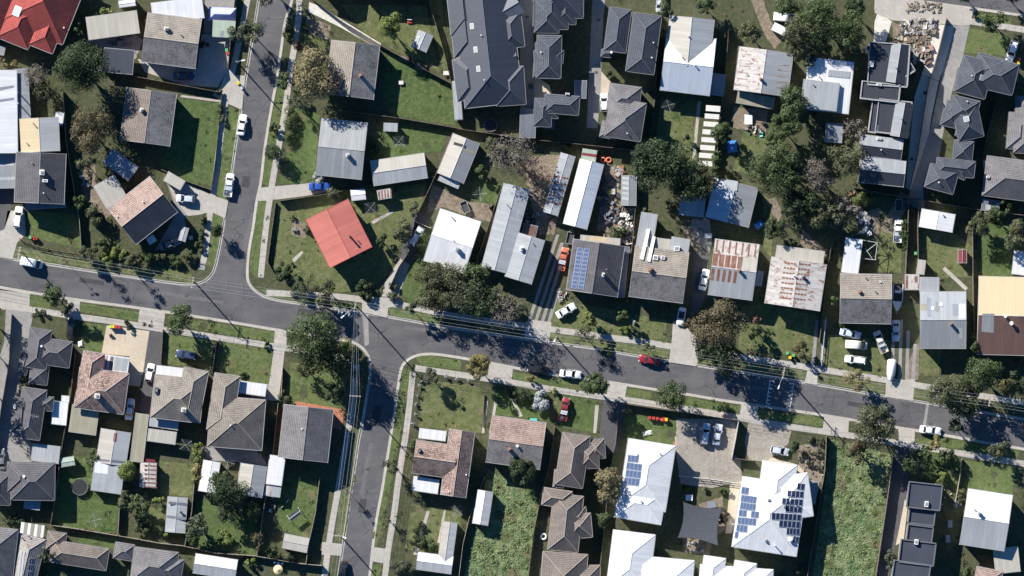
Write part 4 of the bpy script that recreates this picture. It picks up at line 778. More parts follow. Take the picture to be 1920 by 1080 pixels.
B('house', 'pale blue white house with a hot water panel by the big trees', 'house',
  [K('s', '1516 108 1601 117 1586 213', HZ, 5, 'metal_white'), K('s', '1507 149 1574 157 1567 208', HZ + .9, 4, 'metal_pale')], [('sp', '1553 130 1594 134 1552 143', 6, 1, 'metal_clear', ()), ('vp', 1536, 144, .4, .1, 'galv'), ('vp', 1524, 158, .4, .1, 'galv')], 'wall_white')
B('shed', 'small blue grey shed under the grey tree below the pale blue house', 'shed', [K('s', '1549 231 1580 233 1575 267', 2.3, 3, 'metal_bluegrey')], (), inset=.08)
# ---- north east townhouses
TW = dict(wall='wall_render', fascia='white')
def flat_town(label, blocks, strips, extras=(), z=6.6):
    bl = [K('s', b, z - .25 * i, .5, 'metal_black') for i, b in enumerate(blocks)] + [K('g', s, z + .05, 20, 'metal_grey', 'metal_black', wall=False, gut=False) for s in strips]  # strip slopes: sunlit west side painted paler, far side painted dark
    r = B('townhouse', label, 'townhouse', bl, extras, 'wall_render', 'white', gutter='offwhite', inset=.1)
    for i, f in enumerate(bl[:len(blocks)]):
        par = MB(); zz = f.ez - .3 - .005 * i
        for a, t, x, y in ((f.L / 2, .0, f.L / 2, .09), (f.L / 2, f.W, f.L / 2, .16), (0, f.W / 2, .09, f.W / 2 - .17), (f.L, f.W / 2, .16, f.W / 2 - .17)): par.box(f.w(a, t, zz), f.u * x, f.v * y, .58)
        part(par, 'parapet', 'wall_grey', r)
    return r
flat_town('new townhouse with flat dark roof and pale raised strip, beside the rubble', ['1632 79 1706 84 1697 163', '1690 90 1716 132 1706 165', '1624 88 1640 80 1636 130'], ['1672 80 1661 153 1695 158'], [('ac', 1634, 120, .8, 1.2, .5, 'white'), ('vp', 1680, 127, .5, .12, 'midgrey')])
flat_town('new townhouse with flat dark roof and pale raised strip, middle of the lane', ['1617 152 1688 160 1683 192', '1648 185 1710 192 1702 254', '1640 160 1655 162 1650 250'], ['1680 190 1669 254 1703 258'], [('ac', 1648, 159, 1.1, .5, .5, 'white'), ('vp', 1690, 223, .5, .12, 'midgrey')])
B('townhouse', 'dark townhouse with a ribbed pale north slope, second from the south end of the lane', 'townhouse', [K('g', '1615 252 1694 262 1688 300', 6.0, 20, 'metal_grey', 'metal_black')], [('ac', 1648, 260, 1, .5, .5, 'white'), ('vp', 1652, 281, .4, .1, 'offwhite')], 'wall_render', 'white', inset=.1)
B('townhouse', 'dark townhouse with a ribbed pale north slope at the south end of the lane', 'townhouse', [K('g', '1615 294 1699 303 1693 350', 6.0, 20, 'metal_grey', 'metal_black')], (), 'wall_render', 'white', inset=.1)
T('charcoal tiled townhouse behind the small square lawn, with a white parapet', [('h', '1807 103 1789 171 1846 186'), ('h', '1840 104 1911 121 1895 178'), ('h', '1835 98 1884 112 1872 160', -.2), ('h', '1796 128 1826 134 1818 176', -.25), ('h', '1862 128 1903 138 1896 180', -.3), ('h', '1880 117 1912 122 1905 152', -.4)], [('sk', 1842, 146, 11, 10), ('vp', 1822, 142, .4, .1, 'offwhite')], 'tile_slate', gutter='cap_grey')
T('charcoal tiled townhouse halfway along the eastern lane, with one skylight', [('h', '1787 178 1838 190 1824 235'), ('h', '1770 203 1800 210 1790 240', -.3), ('h', '1800 212 1836 220 1826 262', -.3), ('h', '1776 188 1800 192 1794 216', -.35), ('h', '1785 205 1832 195 1812 262')], [('sk', 1812, 223, 11, 10), ('vp', 1813, 190, .4, .1, 'offwhite')], 'tile_slate', gutter='cap_grey')
T('charcoal tiled townhouse with many small hips at the south end of the eastern lane', [('h', '1745 306 1733 350 1787 362'), ('h', '1757 295 1829 303 1820 333'), ('h', '1772 320 1782 300 1812 330', -.1), ('h', '1790 262 1826 266 1838 306', -.2)], [('vp', 1760, 342, .4, .12, 'offwhite')], 'tile_slate', gutter='cap_grey')
T('pale grey hipped house at the right edge, the southern of two', [('h', '1851 292 1960 306 1948 380'), ('h', '1843 300 1880 295 1870 350', -.4)], [('ac', 1852, 332, .7, .5, .6, 'white')], 'tile_grey', 4.0, gutter='cap_grey')
T('pale grey hipped house at the right edge, the northern of two', [('h', '1905 180 1990 184 1980 290'), ('h', '1892 210 1940 214 1930 282', -.3)], (), 'tile_grey', 4.0, gutter='cap_grey')
# ---- east
B('shed', 'white flat roofed garage alone on the lawn near the right edge', 'garage', [K('g', '1729 391 1723 425 1785 436', 2.7, 4, 'metal_white')], [('vp', 1768, 403, .3, .12, 'galv')], 'wall_white', inset=.1)
B('greenhouse', 'grey shade house with clear panes by the right hand trees', 'shed', [K('s', '1843 373 1875 378 1872 398', 2.4, 3, 'metal_slate')], [('rs', '1848 383 1858 384 1857 396 1847 395', 'metal_clear'), ('rs', '1868 380 1874 381 1872 396 1866 395', 'metal_clear')], inset=.1)
B('shed', 'maroon tin shed alone on the lawn near the right edge', 'shed', [K('g', '1797 468 1797 493 1812 493', 2.2, 8, 'metal_maroon')], (), inset=.06)
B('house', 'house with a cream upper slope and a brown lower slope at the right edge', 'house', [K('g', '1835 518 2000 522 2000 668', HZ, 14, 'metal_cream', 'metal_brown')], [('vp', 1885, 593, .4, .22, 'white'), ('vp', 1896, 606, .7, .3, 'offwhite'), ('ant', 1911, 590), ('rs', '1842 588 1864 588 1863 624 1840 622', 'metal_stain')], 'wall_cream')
B('shed', 'white shed on the right edge above the cream and brown house', 'shed', [K('s', '1902 470 1960 477 1955 520', 2.6, 2, 'metal_white')], (), inset=.1)
B('house', 'pale grey house with patched sheets on its upper slope', 'house', [K('g', '1725 547 1811 547 1812 653', HZ + .3, 11, 'metal_pale', 'metal_grey'), K('s', '1725 520 1761 521 1760 548', 2.9, 2, 'metal_pale', name='extension_roof')],
  [('ch', 1783, 607, .5, .5, .9, 'brick'), ('sk', 1749, 578, 6, 6, 'white'), ('sk', 1764, 571, 7, 7, 'white'), ('rs', '1738 558 1746 558 1746 594 1739 594', 'metal_bluegrey'), ('rs', '1785 570 1796 570 1797 592 1787 592', 'metal_bluegrey'), ('rs', '1799 570 1810 570 1810 597 1799 597', 'metal_white'), ('rs', '1797 615 1804 615 1805 635 1798 635', 'metal_pale'), ('rs', '1754 566 1761 566 1761 584 1754 584', 'metal_grey'), ('rs', '1726 570 1738 570 1738 582 1726 582', 'metal_moss')], 'wall_white')
B('shed', 'small rust streaked lean-to beside the patched grey house', 'shed', [K('s', '1697 515 1723 515 1721 543', 2.4, 2, 'metal_rusty')], [('rs', '1699 517 1703 517 1702 541 1698 541', 'metal_rust'), ('rs', '1716 518 1721 518 1720 530 1715 530', 'metal_rust')], inset=.08)
B('shed', 'small beige garden shed behind the patched grey house', 'shed', [K('s', '1722 487 1736 489 1735 515', 2.2, 2, 'metal_ivory')], (), inset=.06)
B('house', 'tan and dark tiled house with a white rear wing beside the parked boat', 'house', [K('g', '1576 513 1672 515 1669 607', HZ, 20, 'tile_beige', 'tile_brown'), K('s', '1586 446 1617 450 1609 514', 3.2, 2, 'metal_white', name='extension_roof')], [('ch', 1612, 547, .6, .6, .7, 'brick'), ('vp', 1640, 545, .7, .12, 'galv'), ('vp', 1650, 528, .4, .1, 'white'), ('vp', 1624, 522, .4, .1, 'rubber')], 'wall_cream')
rust = []
for i in range(7):
    x = 1344 + i * 12; rust.append(('rs', f'{x} {449+i*1.6} {x+3.2} {449.5+i*1.6} {x+.4} {472+i*1.6} {x-2.8} {472+i*1.6}', 'metal_rust'))
for i in range(5):
    x = 1338 + i * 11.5; rust.append(('rs', f'{x} {475+i*1.5} {x+9.5} {476+i*1.5} {x+6.6} {499+i*1.5} {x-3} {498+i*1.5}', 'metal_rust'))
for i in range(5):
    x = 1335 + i * 10.5; rust.append(('rs', f'{x} {503+i*1.3} {x+5.5} {504+i*1.3} {x+2.4} {526+i*1.3} {x-3} {525+i*1.3}', 'metal_rust'))
B('house', 'house with its roof half covered in red rusted sheets, west of its rust dotted neighbour', 'house', [K('g', '1341 448 1424 459 1411 563', HZ + .2, 11, 'metal_rusty', 'metal_pale')], rust + [('rs', '1389 482 1418 486 1416 508 1387 504', 'metal_ivory'), ('ch', 1386, 507, .5, .5, .8, 'brick')], 'wall_white')
B('carport', 'small blue grey awning between the two rusty houses', 'carport', [K('s', '1416 508 1431 510 1428 536', 2.5, 2, 'metal_bluegrey')], (), posts=True)
rust = []
for i in range(8):
    y = 491 + i * 9.3 ; xo = 1471 - i * 1.35
    for c in range(2):
        for d in range(4):
            x = xo + c * 27 + d * 5.8
            rust.append(('rs', f'{x} {y + c*2 + d*.7} {x+4.6} {y+.6 + c*2 + d*.7} {x+4.2} {y+3.8+ c*2 + d*.7} {x-.4} {y+3.2 + c*2+ d*.7}', 'metal_rust'))
B('house', 'white house dotted with rows of rust on both slopes, with a cream rear annexe', 'house', [K('g', '1447 481 1434 568 1537 581', HZ + .2, 8, 'metal_rusty'), K('s', '1457 460 1546 472 1543 497', 3.0, 2, 'metal_ivory', name='annexe_roof')], rust + [('ch', 1505, 518, .5, .5, .8, 'galv'), ('vp', 1488, 516, .6, .15, 'white')], 'wall_white')
B('house', 'pale blue garage with a grey mottled eastern slope in front of the big dark tree', 'garage', [K('g', '1341 333 1323 407 1405 418', 2.9, 8, 'metal_paleblue', 'metal_grey')], [('rs', '1347 337 1357 338 1355 352 1345 350', 'metal_white'), ('rs', '1360 336 1384 340 1382 358 1358 355', 'metal_pale')], inset=.1)
B('shed', 'pale blue shed beneath the big dark tree', 'shed', [K('s', '1277 366 1323 371 1319 407', 2.5, 3, 'metal_pale')], (), inset=.08)
# ---- south west
T('charcoal tiled house behind the shaded lane, northernmost of its row', [('h', '57 614 97 620 88 694'), ('h', '72 632 136 641 130 690', -.15), ('h', '58 684 92 688 86 722', -.4), ('h', '44 650 62 655 52 705', -.3)], [('vp', 78, 649, .5, .15, 'white')], 'tile_charcoal', 4.0, gutter='cap_grey')
T('charcoal tiled house with a pale blue side carport, second along the shaded lane', [('h', '42 725 88 732 75 826'), ('h', '25 745 62 748 55 812', -.2), ('h', '72 742 101 745 97 771', -.3)], [('ac', 28, 762, .5, .9, .5, 'white'), ('ant', 66, 780)], 'tile_charcoal', 4.0, gutter='cap_grey')
B('carport', 'pale blue carport between the charcoal house and the red brown tiled house', 'carport', [K('s', '100 752 128 755 121 797', 2.6, 2, 'metal_white')], (), posts=True)
B('carport', 'small pale blue awning above the pale blue carport', 'carport', [K('s', '116 742 130 743 129 754', 2.7, 2, 'metal_white')], (), posts=True)
T('charcoal tiled house with a blue awning, third along the shaded lane', [('h', '21 867 103 868 92 938'), ('h', '14 866 66 868 55 925', -.1), ('h', '-20 884 22 886 30 948', -.3), ('h', '45 905 80 908 76 936', -.3)], [('vp', 45, 893, .4, .2, 'white')], 'tile_charcoal', 4.0, gutter='cap_grey')
B('carport', 'blue awning on the south wall of the charcoal tiled house', 'carport', [K('s', '47 935 76 939 73 956', 2.5, 3, 'metal_bluegrey')], (), posts=True)
B('carport', 'white ribbed carport between the shaded lane and the green garden shed', 'carport', [K('s', '62 832 113 838 109 869', 2.6, 2, 'metal_pale')], (), posts=True)
B('shed', 'little green garden shed beside the white ribbed carport', 'shed', [K('g', '113 860 138 856 136 872', 2.1, 8, 'metal_green')], (), inset=.05)
B('house', 'red brown tiled house in front of the beige concrete forecourt', 'house',
  [K('h', '157 657 196 664 177 768', HZ, 24, 'tile_redbrown'), K('h', '150 688 242 701 232 777', HZ, 24, 'tile_redbrown'), K('s', '192 664 243 671 238 699', 2.7, 2, 'metal_white', name='porch_roof')],
  [('ch', 183, 742, 1.1, 1.0, 1.7, 'offwhite'), ('rs', '193 666 198 667 195 691 191 690', 'metal_maroon'), ('rs', '207 668 214 669 211 694 204 693', 'tile_pink'), ('rs', '215 669 242 673 237 697 212 694', 'metal_pale'), ('rs', '200 667 202 667 199 692 197 692', 'metal_maroon')], 'wall_brick')
B('house', 'mossy flat roofed outbuilding behind the red brown tiled house', 'garage', [K('s', '136 759 186 766 181 816', 2.7, 1.5, 'metal_moss')], (), inset=.1)
B('house', 'beige and grey tiled house with a white porch roof and tall white chimney', 'house',
  [K('h', '345 688 391 697 376 794', HZ, 23, 'tile_beige'), K('h', '291 702 384 713 372 793', HZ, 23, 'tile_beige'), K('s', '294 685 346 691 340 716', 2.9, 2, 'metal_white', name='porch_roof')], [('ch', 345, 768, 1.0, .9, 1.6, 'offwhite'), ('ch', 294, 732, .8, 1.2, .5, 'charcoal')], 'wall_brick')
B('house', 'large tan hipped house with a white porch roof beside the narrow concrete drive', 'house',
  [K('h', '396 742 498 750 484 844', HZ, 23, 'tile_dim'), K('h', '403 699 450 706 436 812', HZ, 23, 'tile_dim'), K('s', '450 714 500 721 496 743', 2.9, 2, 'metal_white', name='porch_roof')], [('vp', 432, 797, .4, .1, 'white')], 'wall_brick')
B('house', 'grey gable house in front of the terracotta paving', 'house', [K('g', '533 758 522 857 614 867', HZ, 18, 'tile_grey')], [('vp', 566, 804, .3, .1, 'white')], 'wall_brick')
B('shed', 'long white and grey workshop shed with one red sheet', 'shed', [K('g', '190 803 180 866 235 873', 2.7, 8, 'metal_ivory', 'metal_pale'), K('s', '178 866 234 874 224 926', 2.5, 3, 'metal_pale', name='lean_to_roof')], [('rs', '214 812 220 812 218 829 212 828', 'metal_maroon'), ('rs', '180 860 206 862 206 866 179 864', 'metal_slate'), ('rs', '209 862 236 865 235 869 208 867', 'metal_slate'), ('rs', '179 866 204 869 202 889 177 886', 'metal_white')], inset=.1)
B('shed', 'beige long flat shed between two yards, south of the beige and grey house', 'shed', [K('s', '255 775 279 778 270 867', 2.5, 2, 'metal_moss')], (), inset=.08)
B('carport', 'pale blue carport behind the beige and grey tiled house', 'carport', [K('s', '282 776 336 784 333 806', 2.6, 2, 'metal_pale'), K('s', '279 804 331 811 328 833', 2.6, 2, 'metal_ivory')], (), posts=True)
B('shed', 'rust striped shed behind the round green bush', 'shed', [K('g', '264 867 262 913 291 918', 2.4, 8, 'metal_rusty')], [('rs', f'270 {871+i*8} 294 {873+i*8} 294 {875.5+i*8} 270 {873.5+i*8}', 'metal_rust') for i in range(6)] + [('rs', '274 860 291 862 291 868 273 866', 'metal_maroon')], inset=.08)
B('shed', 'grey banded shed beside the lawn with the row of shrubs', 'shed', [K('g', '315 931 310 997 346 1002', 2.5, 6, 'metal_pale')], [('rs', '317 940 352 944 351 949 316 945', 'metal_slate'), ('rs', '313 966 348 970 347 975 312 971', 'metal_slate'), ('vp', 340, 961, .4, .2, 'rubber')], inset=.08)
B('shed', 'plain white rectangular shed west of the clothesline', 'shed', [K('g', '382 862 372 920 403 925', 2.5, 5, 'metal_white')], (), inset=.08)
B('shed', 'half cream, half grey gable garage east of the clothesline', 'garage', [K('g', '452 868 443 926 491 932', 2.7, 10, 'metal_ivory', 'metal_grey')], (), inset=.1)
B('shed', 'white carport shed touching the grey gable house', 'carport', [K('s', '506 853 535 857 530 911', 2.6, 2, 'metal_white')], (), inset=.1)
B('shed', 'little part rusted lean-to below the white carport shed', 'shed', [K('s', '498 908 527 912 524 932', 2.2, 3, 'metal_pale')], [('rs', '499 910 510 911 508 929 498 928', 'metal_rusty')], inset=.06)
B('shed', 'ivory shed at the foot of the yard with the swing frame', 'shed', [K('g', '534 1001 580 1010 575 1036', 2.4, 5, 'metal_ivory')], (), inset=.08)
B('shed', 'white gable garage on the bottom edge, left of centre', 'garage', [K('g', '367 1038 446 1050 441 1086', 2.7, 12, 'metal_white', 'metal_pale')], (), inset=.1)
T('dark tiled hip house on the bottom edge beside the palm', [('h', '98 1012 205 1029 198 1070'), ('h', '90 995 125 1000 121 1034', -.2)], (), 'tile_taupe', 3.4, gutter='cap_grey')
T('pale grey hipped house on the bottom edge with a side gable', [('h', '252 1025 335 1036 325 1100'), ('h', '217 1016 253 1022 247 1052', -.3), ('h', '290 1040 345 1050 340 1100', -.2)], (), 'tile_grey', 3.4, gutter='cap_grey')
T('grey tiled house in the bottom left corner', [('h', '-60 982 34 993 20 1100')], (), 'tile_grey', 4.0, gutter='cap_grey')
T('narrow brown tiled house beside the striped pergola in the bottom left', [('h', '37 1000 86 1012 72 1110')], [('sp', '38 1032 48 1034 32 1080', 2, 5, 'metal_pale', ()), ('sp', '55 1046 64 1047 50 1082', 2, 3, 'solar_black', ()), ('vp', 55, 1006, .5, .1, 'rubber'), ('vp', 42, 1009, .5, .1, 'rubber')], 'tile_brown', 3.3, gutter='cap_grey')
# ---- south east
B('house', 'red brown tiled house with three gables and two white porch roofs on the corner', 'house',
  [K('g', '843 804 826 927 873 934', HZ, 23, 'tile_redbrown'), K('g', '781 825 858 836 847 897', HZ, 22, 'tile_redbrown'), K('s', '787 803 837 809 834 827', 2.9, 2, 'metal_white', name='porch_roof'), K('s', '776 893 824 900 820 926', 2.9, 2, 'metal_white', name='porch_roof')],
  [('ch', 787, 845, .5, .8, .5, 'charcoal'), ('vp', 874, 890, .3, .1, 'white'), ('vp', 841, 922, .3, .1, 'offwhite')], 'wall_brick')
B('house', 'pinkish brown gable house with a chimney beside the overgrown field', 'house', [K('g', '923 779 1024 793 1012 880', HZ, 20, 'tile_pink', 'tile_brown')], [('ch', 955, 842, .7, .6, 1.5, 'brick'), ('vp', 970, 836, .4, .2, 'white')], 'wall_cream')
B('shed', 'white and grey gable shed standing alone in the overgrown field', 'shed', [K('g', '896 918 886 981 914 986', 2.5, 8, 'metal_white', 'metal_pale')], (), inset=.08)
B('shed', 'L shaped white shed on the bottom edge behind the corner house', 'shed', [K('g', '831 977 821 1050 847 1054', 2.5, 7, 'metal_ivory', 'metal_pale'), K('g', '784 1035 850 1044 846 1076', 2.5, 8, 'metal_white', 'metal_pale')], (), inset=.08)
T('taupe tiled townhouse east of the pinkish house, northernmost of its row', [('h', '1055 810 1107 818 1093 916'), ('h', '1084 835 1122 834 1110 878', -.2), ('h', '1100 824 1133 822 1120 860', -.5), ('h', '1040 880 1060 882 1050 914', -.4)], (), 'tile_taupe', 4.6, gutter='cap_grey', fascia='fascia')
T('taupe tiled townhouse with a stepped pale gutter, middle of its row', [('h', '1020 914 1073 922 1068 954'), ('h', '1038 925 1027 1030 1083 1038'), ('h', '1060 966 1107 962 1096 1008', -.2), ('h', '1062 955 1098 950 1088 985', -.4)], (), 'tile_taupe', 4.6, gutter='cap_beige', fascia='fascia')
T('taupe tiled townhouse on the bottom edge, southernmost of its row', [('h', '1018 1034 1102 1040 1092 1130'), ('h', '1070 1060 1125 1060 1115 1120', -.3)], (), 'tile_taupe', 4.6, gutter='cap_beige', fascia='fascia')
WH = dict(wall='wall_white', fascia='white')
B('building', 'white hipped building with four rows of solar panels on its west slope', 'building',
  [K('h', '1179 822 1267 836 1248 960', HZ + .6, 16, 'metal_white'), K('h', '1163 905 1250 920 1244 985', HZ + .6, 16, 'metal_white'), K('h', '1178 822 1218 828 1196 975', HZ + .55, 16, 'metal_white')],
  [('sp', '1177 852 1198 854 1176 866', 3, 1, 'solar_cell', ()), ('sp', '1175 866 1204 870 1172 894', 4, 2, 'solar_cell', ()), ('sp', '1171 894 1200 897 1169 909', 4, 1, 'solar_cell', ()), ('vp', 1194, 851, .4, .1, 'galv'), ('vp', 1237, 850, .4, .12, 'galv'), ('vp', 1202, 940, .4, .15, 'galv')], **WH)
hipm = [K('h', '1392 893 1372 1025 1493 1043', HZ + .8, 17, 'metal_white'), K('h', '1430 863 1495 872 1483 960', HZ + .6, 17, 'metal_white'), K('h', '1440 896 1514 886 1506 970', HZ + .7, 17, 'metal_white'), K('s', '1512 900 1535 904 1528 945', 2.8, 2, 'metal_grey', name='awning')]
sp = [('sp', '1391 912 1405 914 1389 926', 2, 1, 'solar_cell', ()), ('sp', '1390 927 1419 931 1387 955', 5, 2, 'solar_cell', ()), ('sp', '1386 955 1424 959 1384 968', 5, 1, 'solar_cell', ((2, 0),)), ('sp', '1384 969 1419 972 1382 983', 5, 1, 'solar_cell', ()), ('sp', '1381 983 1402 985 1380 997', 3, 1, 'solar_cell', ()), ('sp', '1378 996 1385 997 1377 1009', 1, 1, 'solar_cell', ())]
for y, x0, n in ((911, 1495, 2), (925, 1477, 4), (939, 1467, 5), (953, 1473, 4), (967, 1447, 7), (981, 1461, 5), (995, 1475, 4), (1010, 1487, 2)):
    k = (y - 911) * -.115; x1 = 1509 + k
    sp.append(('sp', f'{x0} {y-6} {x1} {y-4+ (n>4)*1} {x0-1.5} {y+7}', n, 1, 'solar_black', ()))
sp += [('ac', 1436, 1013, .5, .5, .4, 'galv'), ('ac', 1471, 949, .5, .5, .5, 'galv'), ('vp', 1452, 1022, .9, .12, 'white'), ('vp', 1481, 1011, .5, .3, 'white'), ('ac', 1441, 937, .5, .5, .4, 'offwhite')]
B('building', 'large white hipped building with solar panels on both its west and east slopes', 'building', hipm, sp, **WH)
B('building', 'white hipped building on the bottom edge west of the dark shade sail', 'building', [K('h', '1150 993 1229 1003 1208 1110', HZ + .6, 16, 'metal_white'), K('h', '1188 1041 1302 1051 1290 1130', HZ + .6, 16, 'metal_white')], (), **WH)
B('building', 'white building with two small gables on the bottom edge below the large solar roof', 'building', [K('h', '1320 1041 1361 1047 1345 1130', HZ + .6, 16, 'metal_white'), K('h', '1378 1050 1419 1057 1405 1130', HZ + .55, 16, 'metal_white'), K('h', '1313 1058 1450 1068 1440 1150', HZ + .5, 16, 'metal_white')], (), **WH)
fl = []
for s, dz in (('1705 903 1767 910 1758 957', .5), ('1706 951 1754 957 1749 986', 0), ('1703 983 1750 989 1745 1018', .0), ('1690 1011 1755 1019 1746 1061', .5), ('1677 1050 1745 1060 1735 1110', .5)): fl.append(K('s', s, 5.3 + dz, .5, 'metal_dark'))
for i, f in enumerate(fl):
    par = MB(); z = f.ez
    for a, t, x, y in ((f.L / 2, 0, f.L / 2, .12), (f.L / 2, f.W, f.L / 2, .12), (0, f.W / 2, .12, f.W / 2 - .12), (f.L, f.W / 2, .12, f.W / 2 - .12)): par.box(f.w(a, t, z - .2 - .004 * i), f.u * x, f.v * y, .55)
    EX.append(par)
labs = ('dark flat roofed townhouse with a parapet, northernmost of the row beside the overgrown field', 'dark flat roofed townhouse, second from the north in the row by the field', 'dark flat roofed townhouse, third from the north in the row by the field', 'dark flat roofed townhouse, fourth from the north in the row by the field', 'dark flat roofed townhouse cut by the bottom edge, southernmost of the row by the field')
for i, f in enumerate(fl):
    r = B('townhouse', labs[i], 'townhouse', [f], [('ac', 1737, 945, .8, 1.2, .6, 'white')] if i == 0 else [('ac', 1718, 1016, .8, 1.1, .6, 'white')] if i == 3 else [], 'wall_grey', 'fascia_dark', inset=.12, group='flat roofed townhouses by the overgrown field', gutter='fascia_dark')
    part(EX[i], 'parapet', 'cap_dark', r)
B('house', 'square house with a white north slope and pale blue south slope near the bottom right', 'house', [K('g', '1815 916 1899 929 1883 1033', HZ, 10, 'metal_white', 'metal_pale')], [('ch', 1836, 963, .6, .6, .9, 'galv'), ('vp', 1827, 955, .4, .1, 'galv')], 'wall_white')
B('shed', 'pale grey shed below the square white house', 'shed', [K('s', '1862 1030 1908 1025 1901 1072', 2.5, 2, 'metal_ivory')], (), inset=.1)
B('house', 'terracotta tiled house on the bottom edge near the right corner', 'house', [K('h', '1832 1062 1880 1072 1870 1120', 3.0, 20, 'tile_pink')], (), 'wall_brick')

# ---- light structures: pergolas, marquee, shade sail
r = empty('pergola', P(1328, 245, LZ), 0, 'row of white pergola slats over the path behind the T shaped house', 'pergola')
for i in range(8):
    x0, y0 = 1324 - i * 2.1, 199 + i * 14.7; q = MB(); c = P(x0 + 13, y0 + 4.5, 2.6); u = (P(x0 + 27, y0 + 2, 0) - P(x0, y0, 0)) / 2; v = Vector((-u.y, u.x, 0)).normalized() * (.55 if i else .65)
    q.box(c, u, v, .05); part(q, 'slat', 'offwhite', r)
for x, y in ((1323, 200), (1348, 202), (1310, 306), (1334, 309)):
    q = MB(); q.box(P(x, y, LZ), (.05, 0, 0), (0, .05, 0), 2.5); part(q, 'post', 'galv', r)
r = empty('pergola', P(60, 993, LZ), 0, 'pergola with alternate white and dark roof panels in the bottom left', 'pergola')
for i in range(7):
    x0 = 40 + i * 6.3; y0 = 978.5 + i; q = MB(); zz = 2.5 + (i % 2) * .03
    pts = [P(x0, y0, zz), P(x0 + 6.2, y0 + 1, zz), P(x0 + 3.2, y0 + 24, zz), P(x0 - 3, y0 + 23, zz)]
    q.faces(pts + [p + Vector((0, 0, .05)) for p in pts], [(0, 1, 2, 3), (7, 6, 5, 4), (0, 4, 5, 1), (1, 5, 6, 2), (2, 6, 7, 3), (3, 7, 4, 0)]); part(q, 'roof_sheet', 'metal_white' if i % 2 == 0 else 'metal_moss', r, uv=True)
for x, y in ((41, 980), (83, 986), (38, 1000), (80, 1006)):
    q = MB(); q.box(P(x, y, LZ), (.05, 0, 0), (0, .05, 0), 2.4); part(q, 'post', 'galv', r)
r = empty('pergola', P(1630, 468, LZ), 0, 'white crossed pergola frame beside the white rear wing', 'pergola')
for a, b in (((1617, 450), (1645, 455)), ((1645, 455), (1641, 487)), ((1641, 487), (1611, 484)), ((1622, 473), (1644, 456)), ((1622, 465), (1636, 486))):
    q = MB(); q.tube([P(*a, 2.5), P(*b, 2.5)], .06, 4); part(q, 'beam', 'offwhite', r)
for x, y in ((1645, 455), (1641, 487), (1617, 451), (1612, 484)):
    q = MB(); q.box(P(x, y, LZ), (.05, 0, 0), (0, .05, 0), 2.4); part(q, 'post', 'white', r)
r = empty('marquee', P(415, 27, LZ), 0, 'lavender fabric marquee at the top of the concrete yard', 'marquee')
q = MB(); a, b, c, d, e, f = [P(x, y, z) for x, y, z in ((392, 13, 2.3), (443, 15, 2.3), (441, 38, 2.3), (389, 38, 2.3), (402, 26, 3.3), (432, 27, 3.3))]
q.poly([d, c, f, e]); q.poly([b, a, e, f]); q.poly([a, d, e]); q.poly([c, b, f])
for u, w in ((a, b), (b, c), (c, d), (d, a)): q.poly([u, w, w - Vector((0, 0, .3)), u - Vector((0, 0, .3))])
part(q, 'canopy', 'tarp_lav', r)
for p in (a, b, c, d): q = MB(); q.tube([Vector((p.x, p.y, LZ)), p], .035, 5); part(q, 'leg', 'alu', r)
r = empty('shade_sail', P(1312, 980, LZ), 0, 'dark four cornered shade sail over the play yard between white buildings', 'shade sail')
cs = [P(1281, 941, 3.6), P(1354, 953, 3.0), P(1346, 1023, 3.7), P(1271, 1008, 3.0)]
n = 8; V = []
for j in range(n + 1):
    for i in range(n + 1):
        s, t = i / n, j / n
        p = cs[0] * (1 - s) * (1 - t) + cs[1] * s * (1 - t) + cs[2] * s * t + cs[3] * (1 - s) * t
        ctr = sum(cs, Vector()) / 4; k = .13 * (4 * s * (1 - s) * (abs(t - .5) * 2) ** 3 + 4 * t * (1 - t) * (abs(s - .5) * 2) ** 3)
        V.append(p.lerp(ctr, k))
q = MB(); q.faces(V, [(j * (n + 1) + i, j * (n + 1) + i + 1, (j + 1) * (n + 1) + i + 1, (j + 1) * (n + 1) + i) for j in range(n) for i in range(n)]); part(q, 'fabric', 'sail', r, smooth=True)
for p in cs: q = MB(); q.tube([Vector((p.x, p.y, LZ)), p + Vector((0, 0, .1))], .07, 6); part(q, 'post', 'steel_dark', r)
# ---------------------------------------------------------------- vehicles
def loft(mb, st, mi=0, cap=True):
    """st: list of rings (same length point lists)"""
    k = len(st[0]); i = len(mb.v); vs = [p for r in st for p in r]; fs = []
    for a in range(len(st) - 1):
        for j in range(k - 1): fs.append((a * k + j, a * k + j + 1, (a + 1) * k + j + 1, (a + 1) * k + j))
    if cap: fs += [tuple(range(k - 1, -1, -1)), tuple(range((len(st) - 1) * k, len(st) * k))]
    mb.faces(vs, fs, mi)
def ring(x, w, zb, zt, crown):
    return [(x, -w * .93, zb), (x, -w, zb + .18), (x, -w, zb + (zt - zb) * .65), (x, -w * .95, zt - .04), (x, -w * .8, zt), (x, -w * .4, zt + crown * .8), (x, 0, zt + crown), (x, w * .4, zt + crown * .8), (x, w * .8, zt), (x, w * .95, zt - .04), (x, w, zb + (zt - zb) * .65), (x, w, zb + .18), (x, w * .93, zb)]
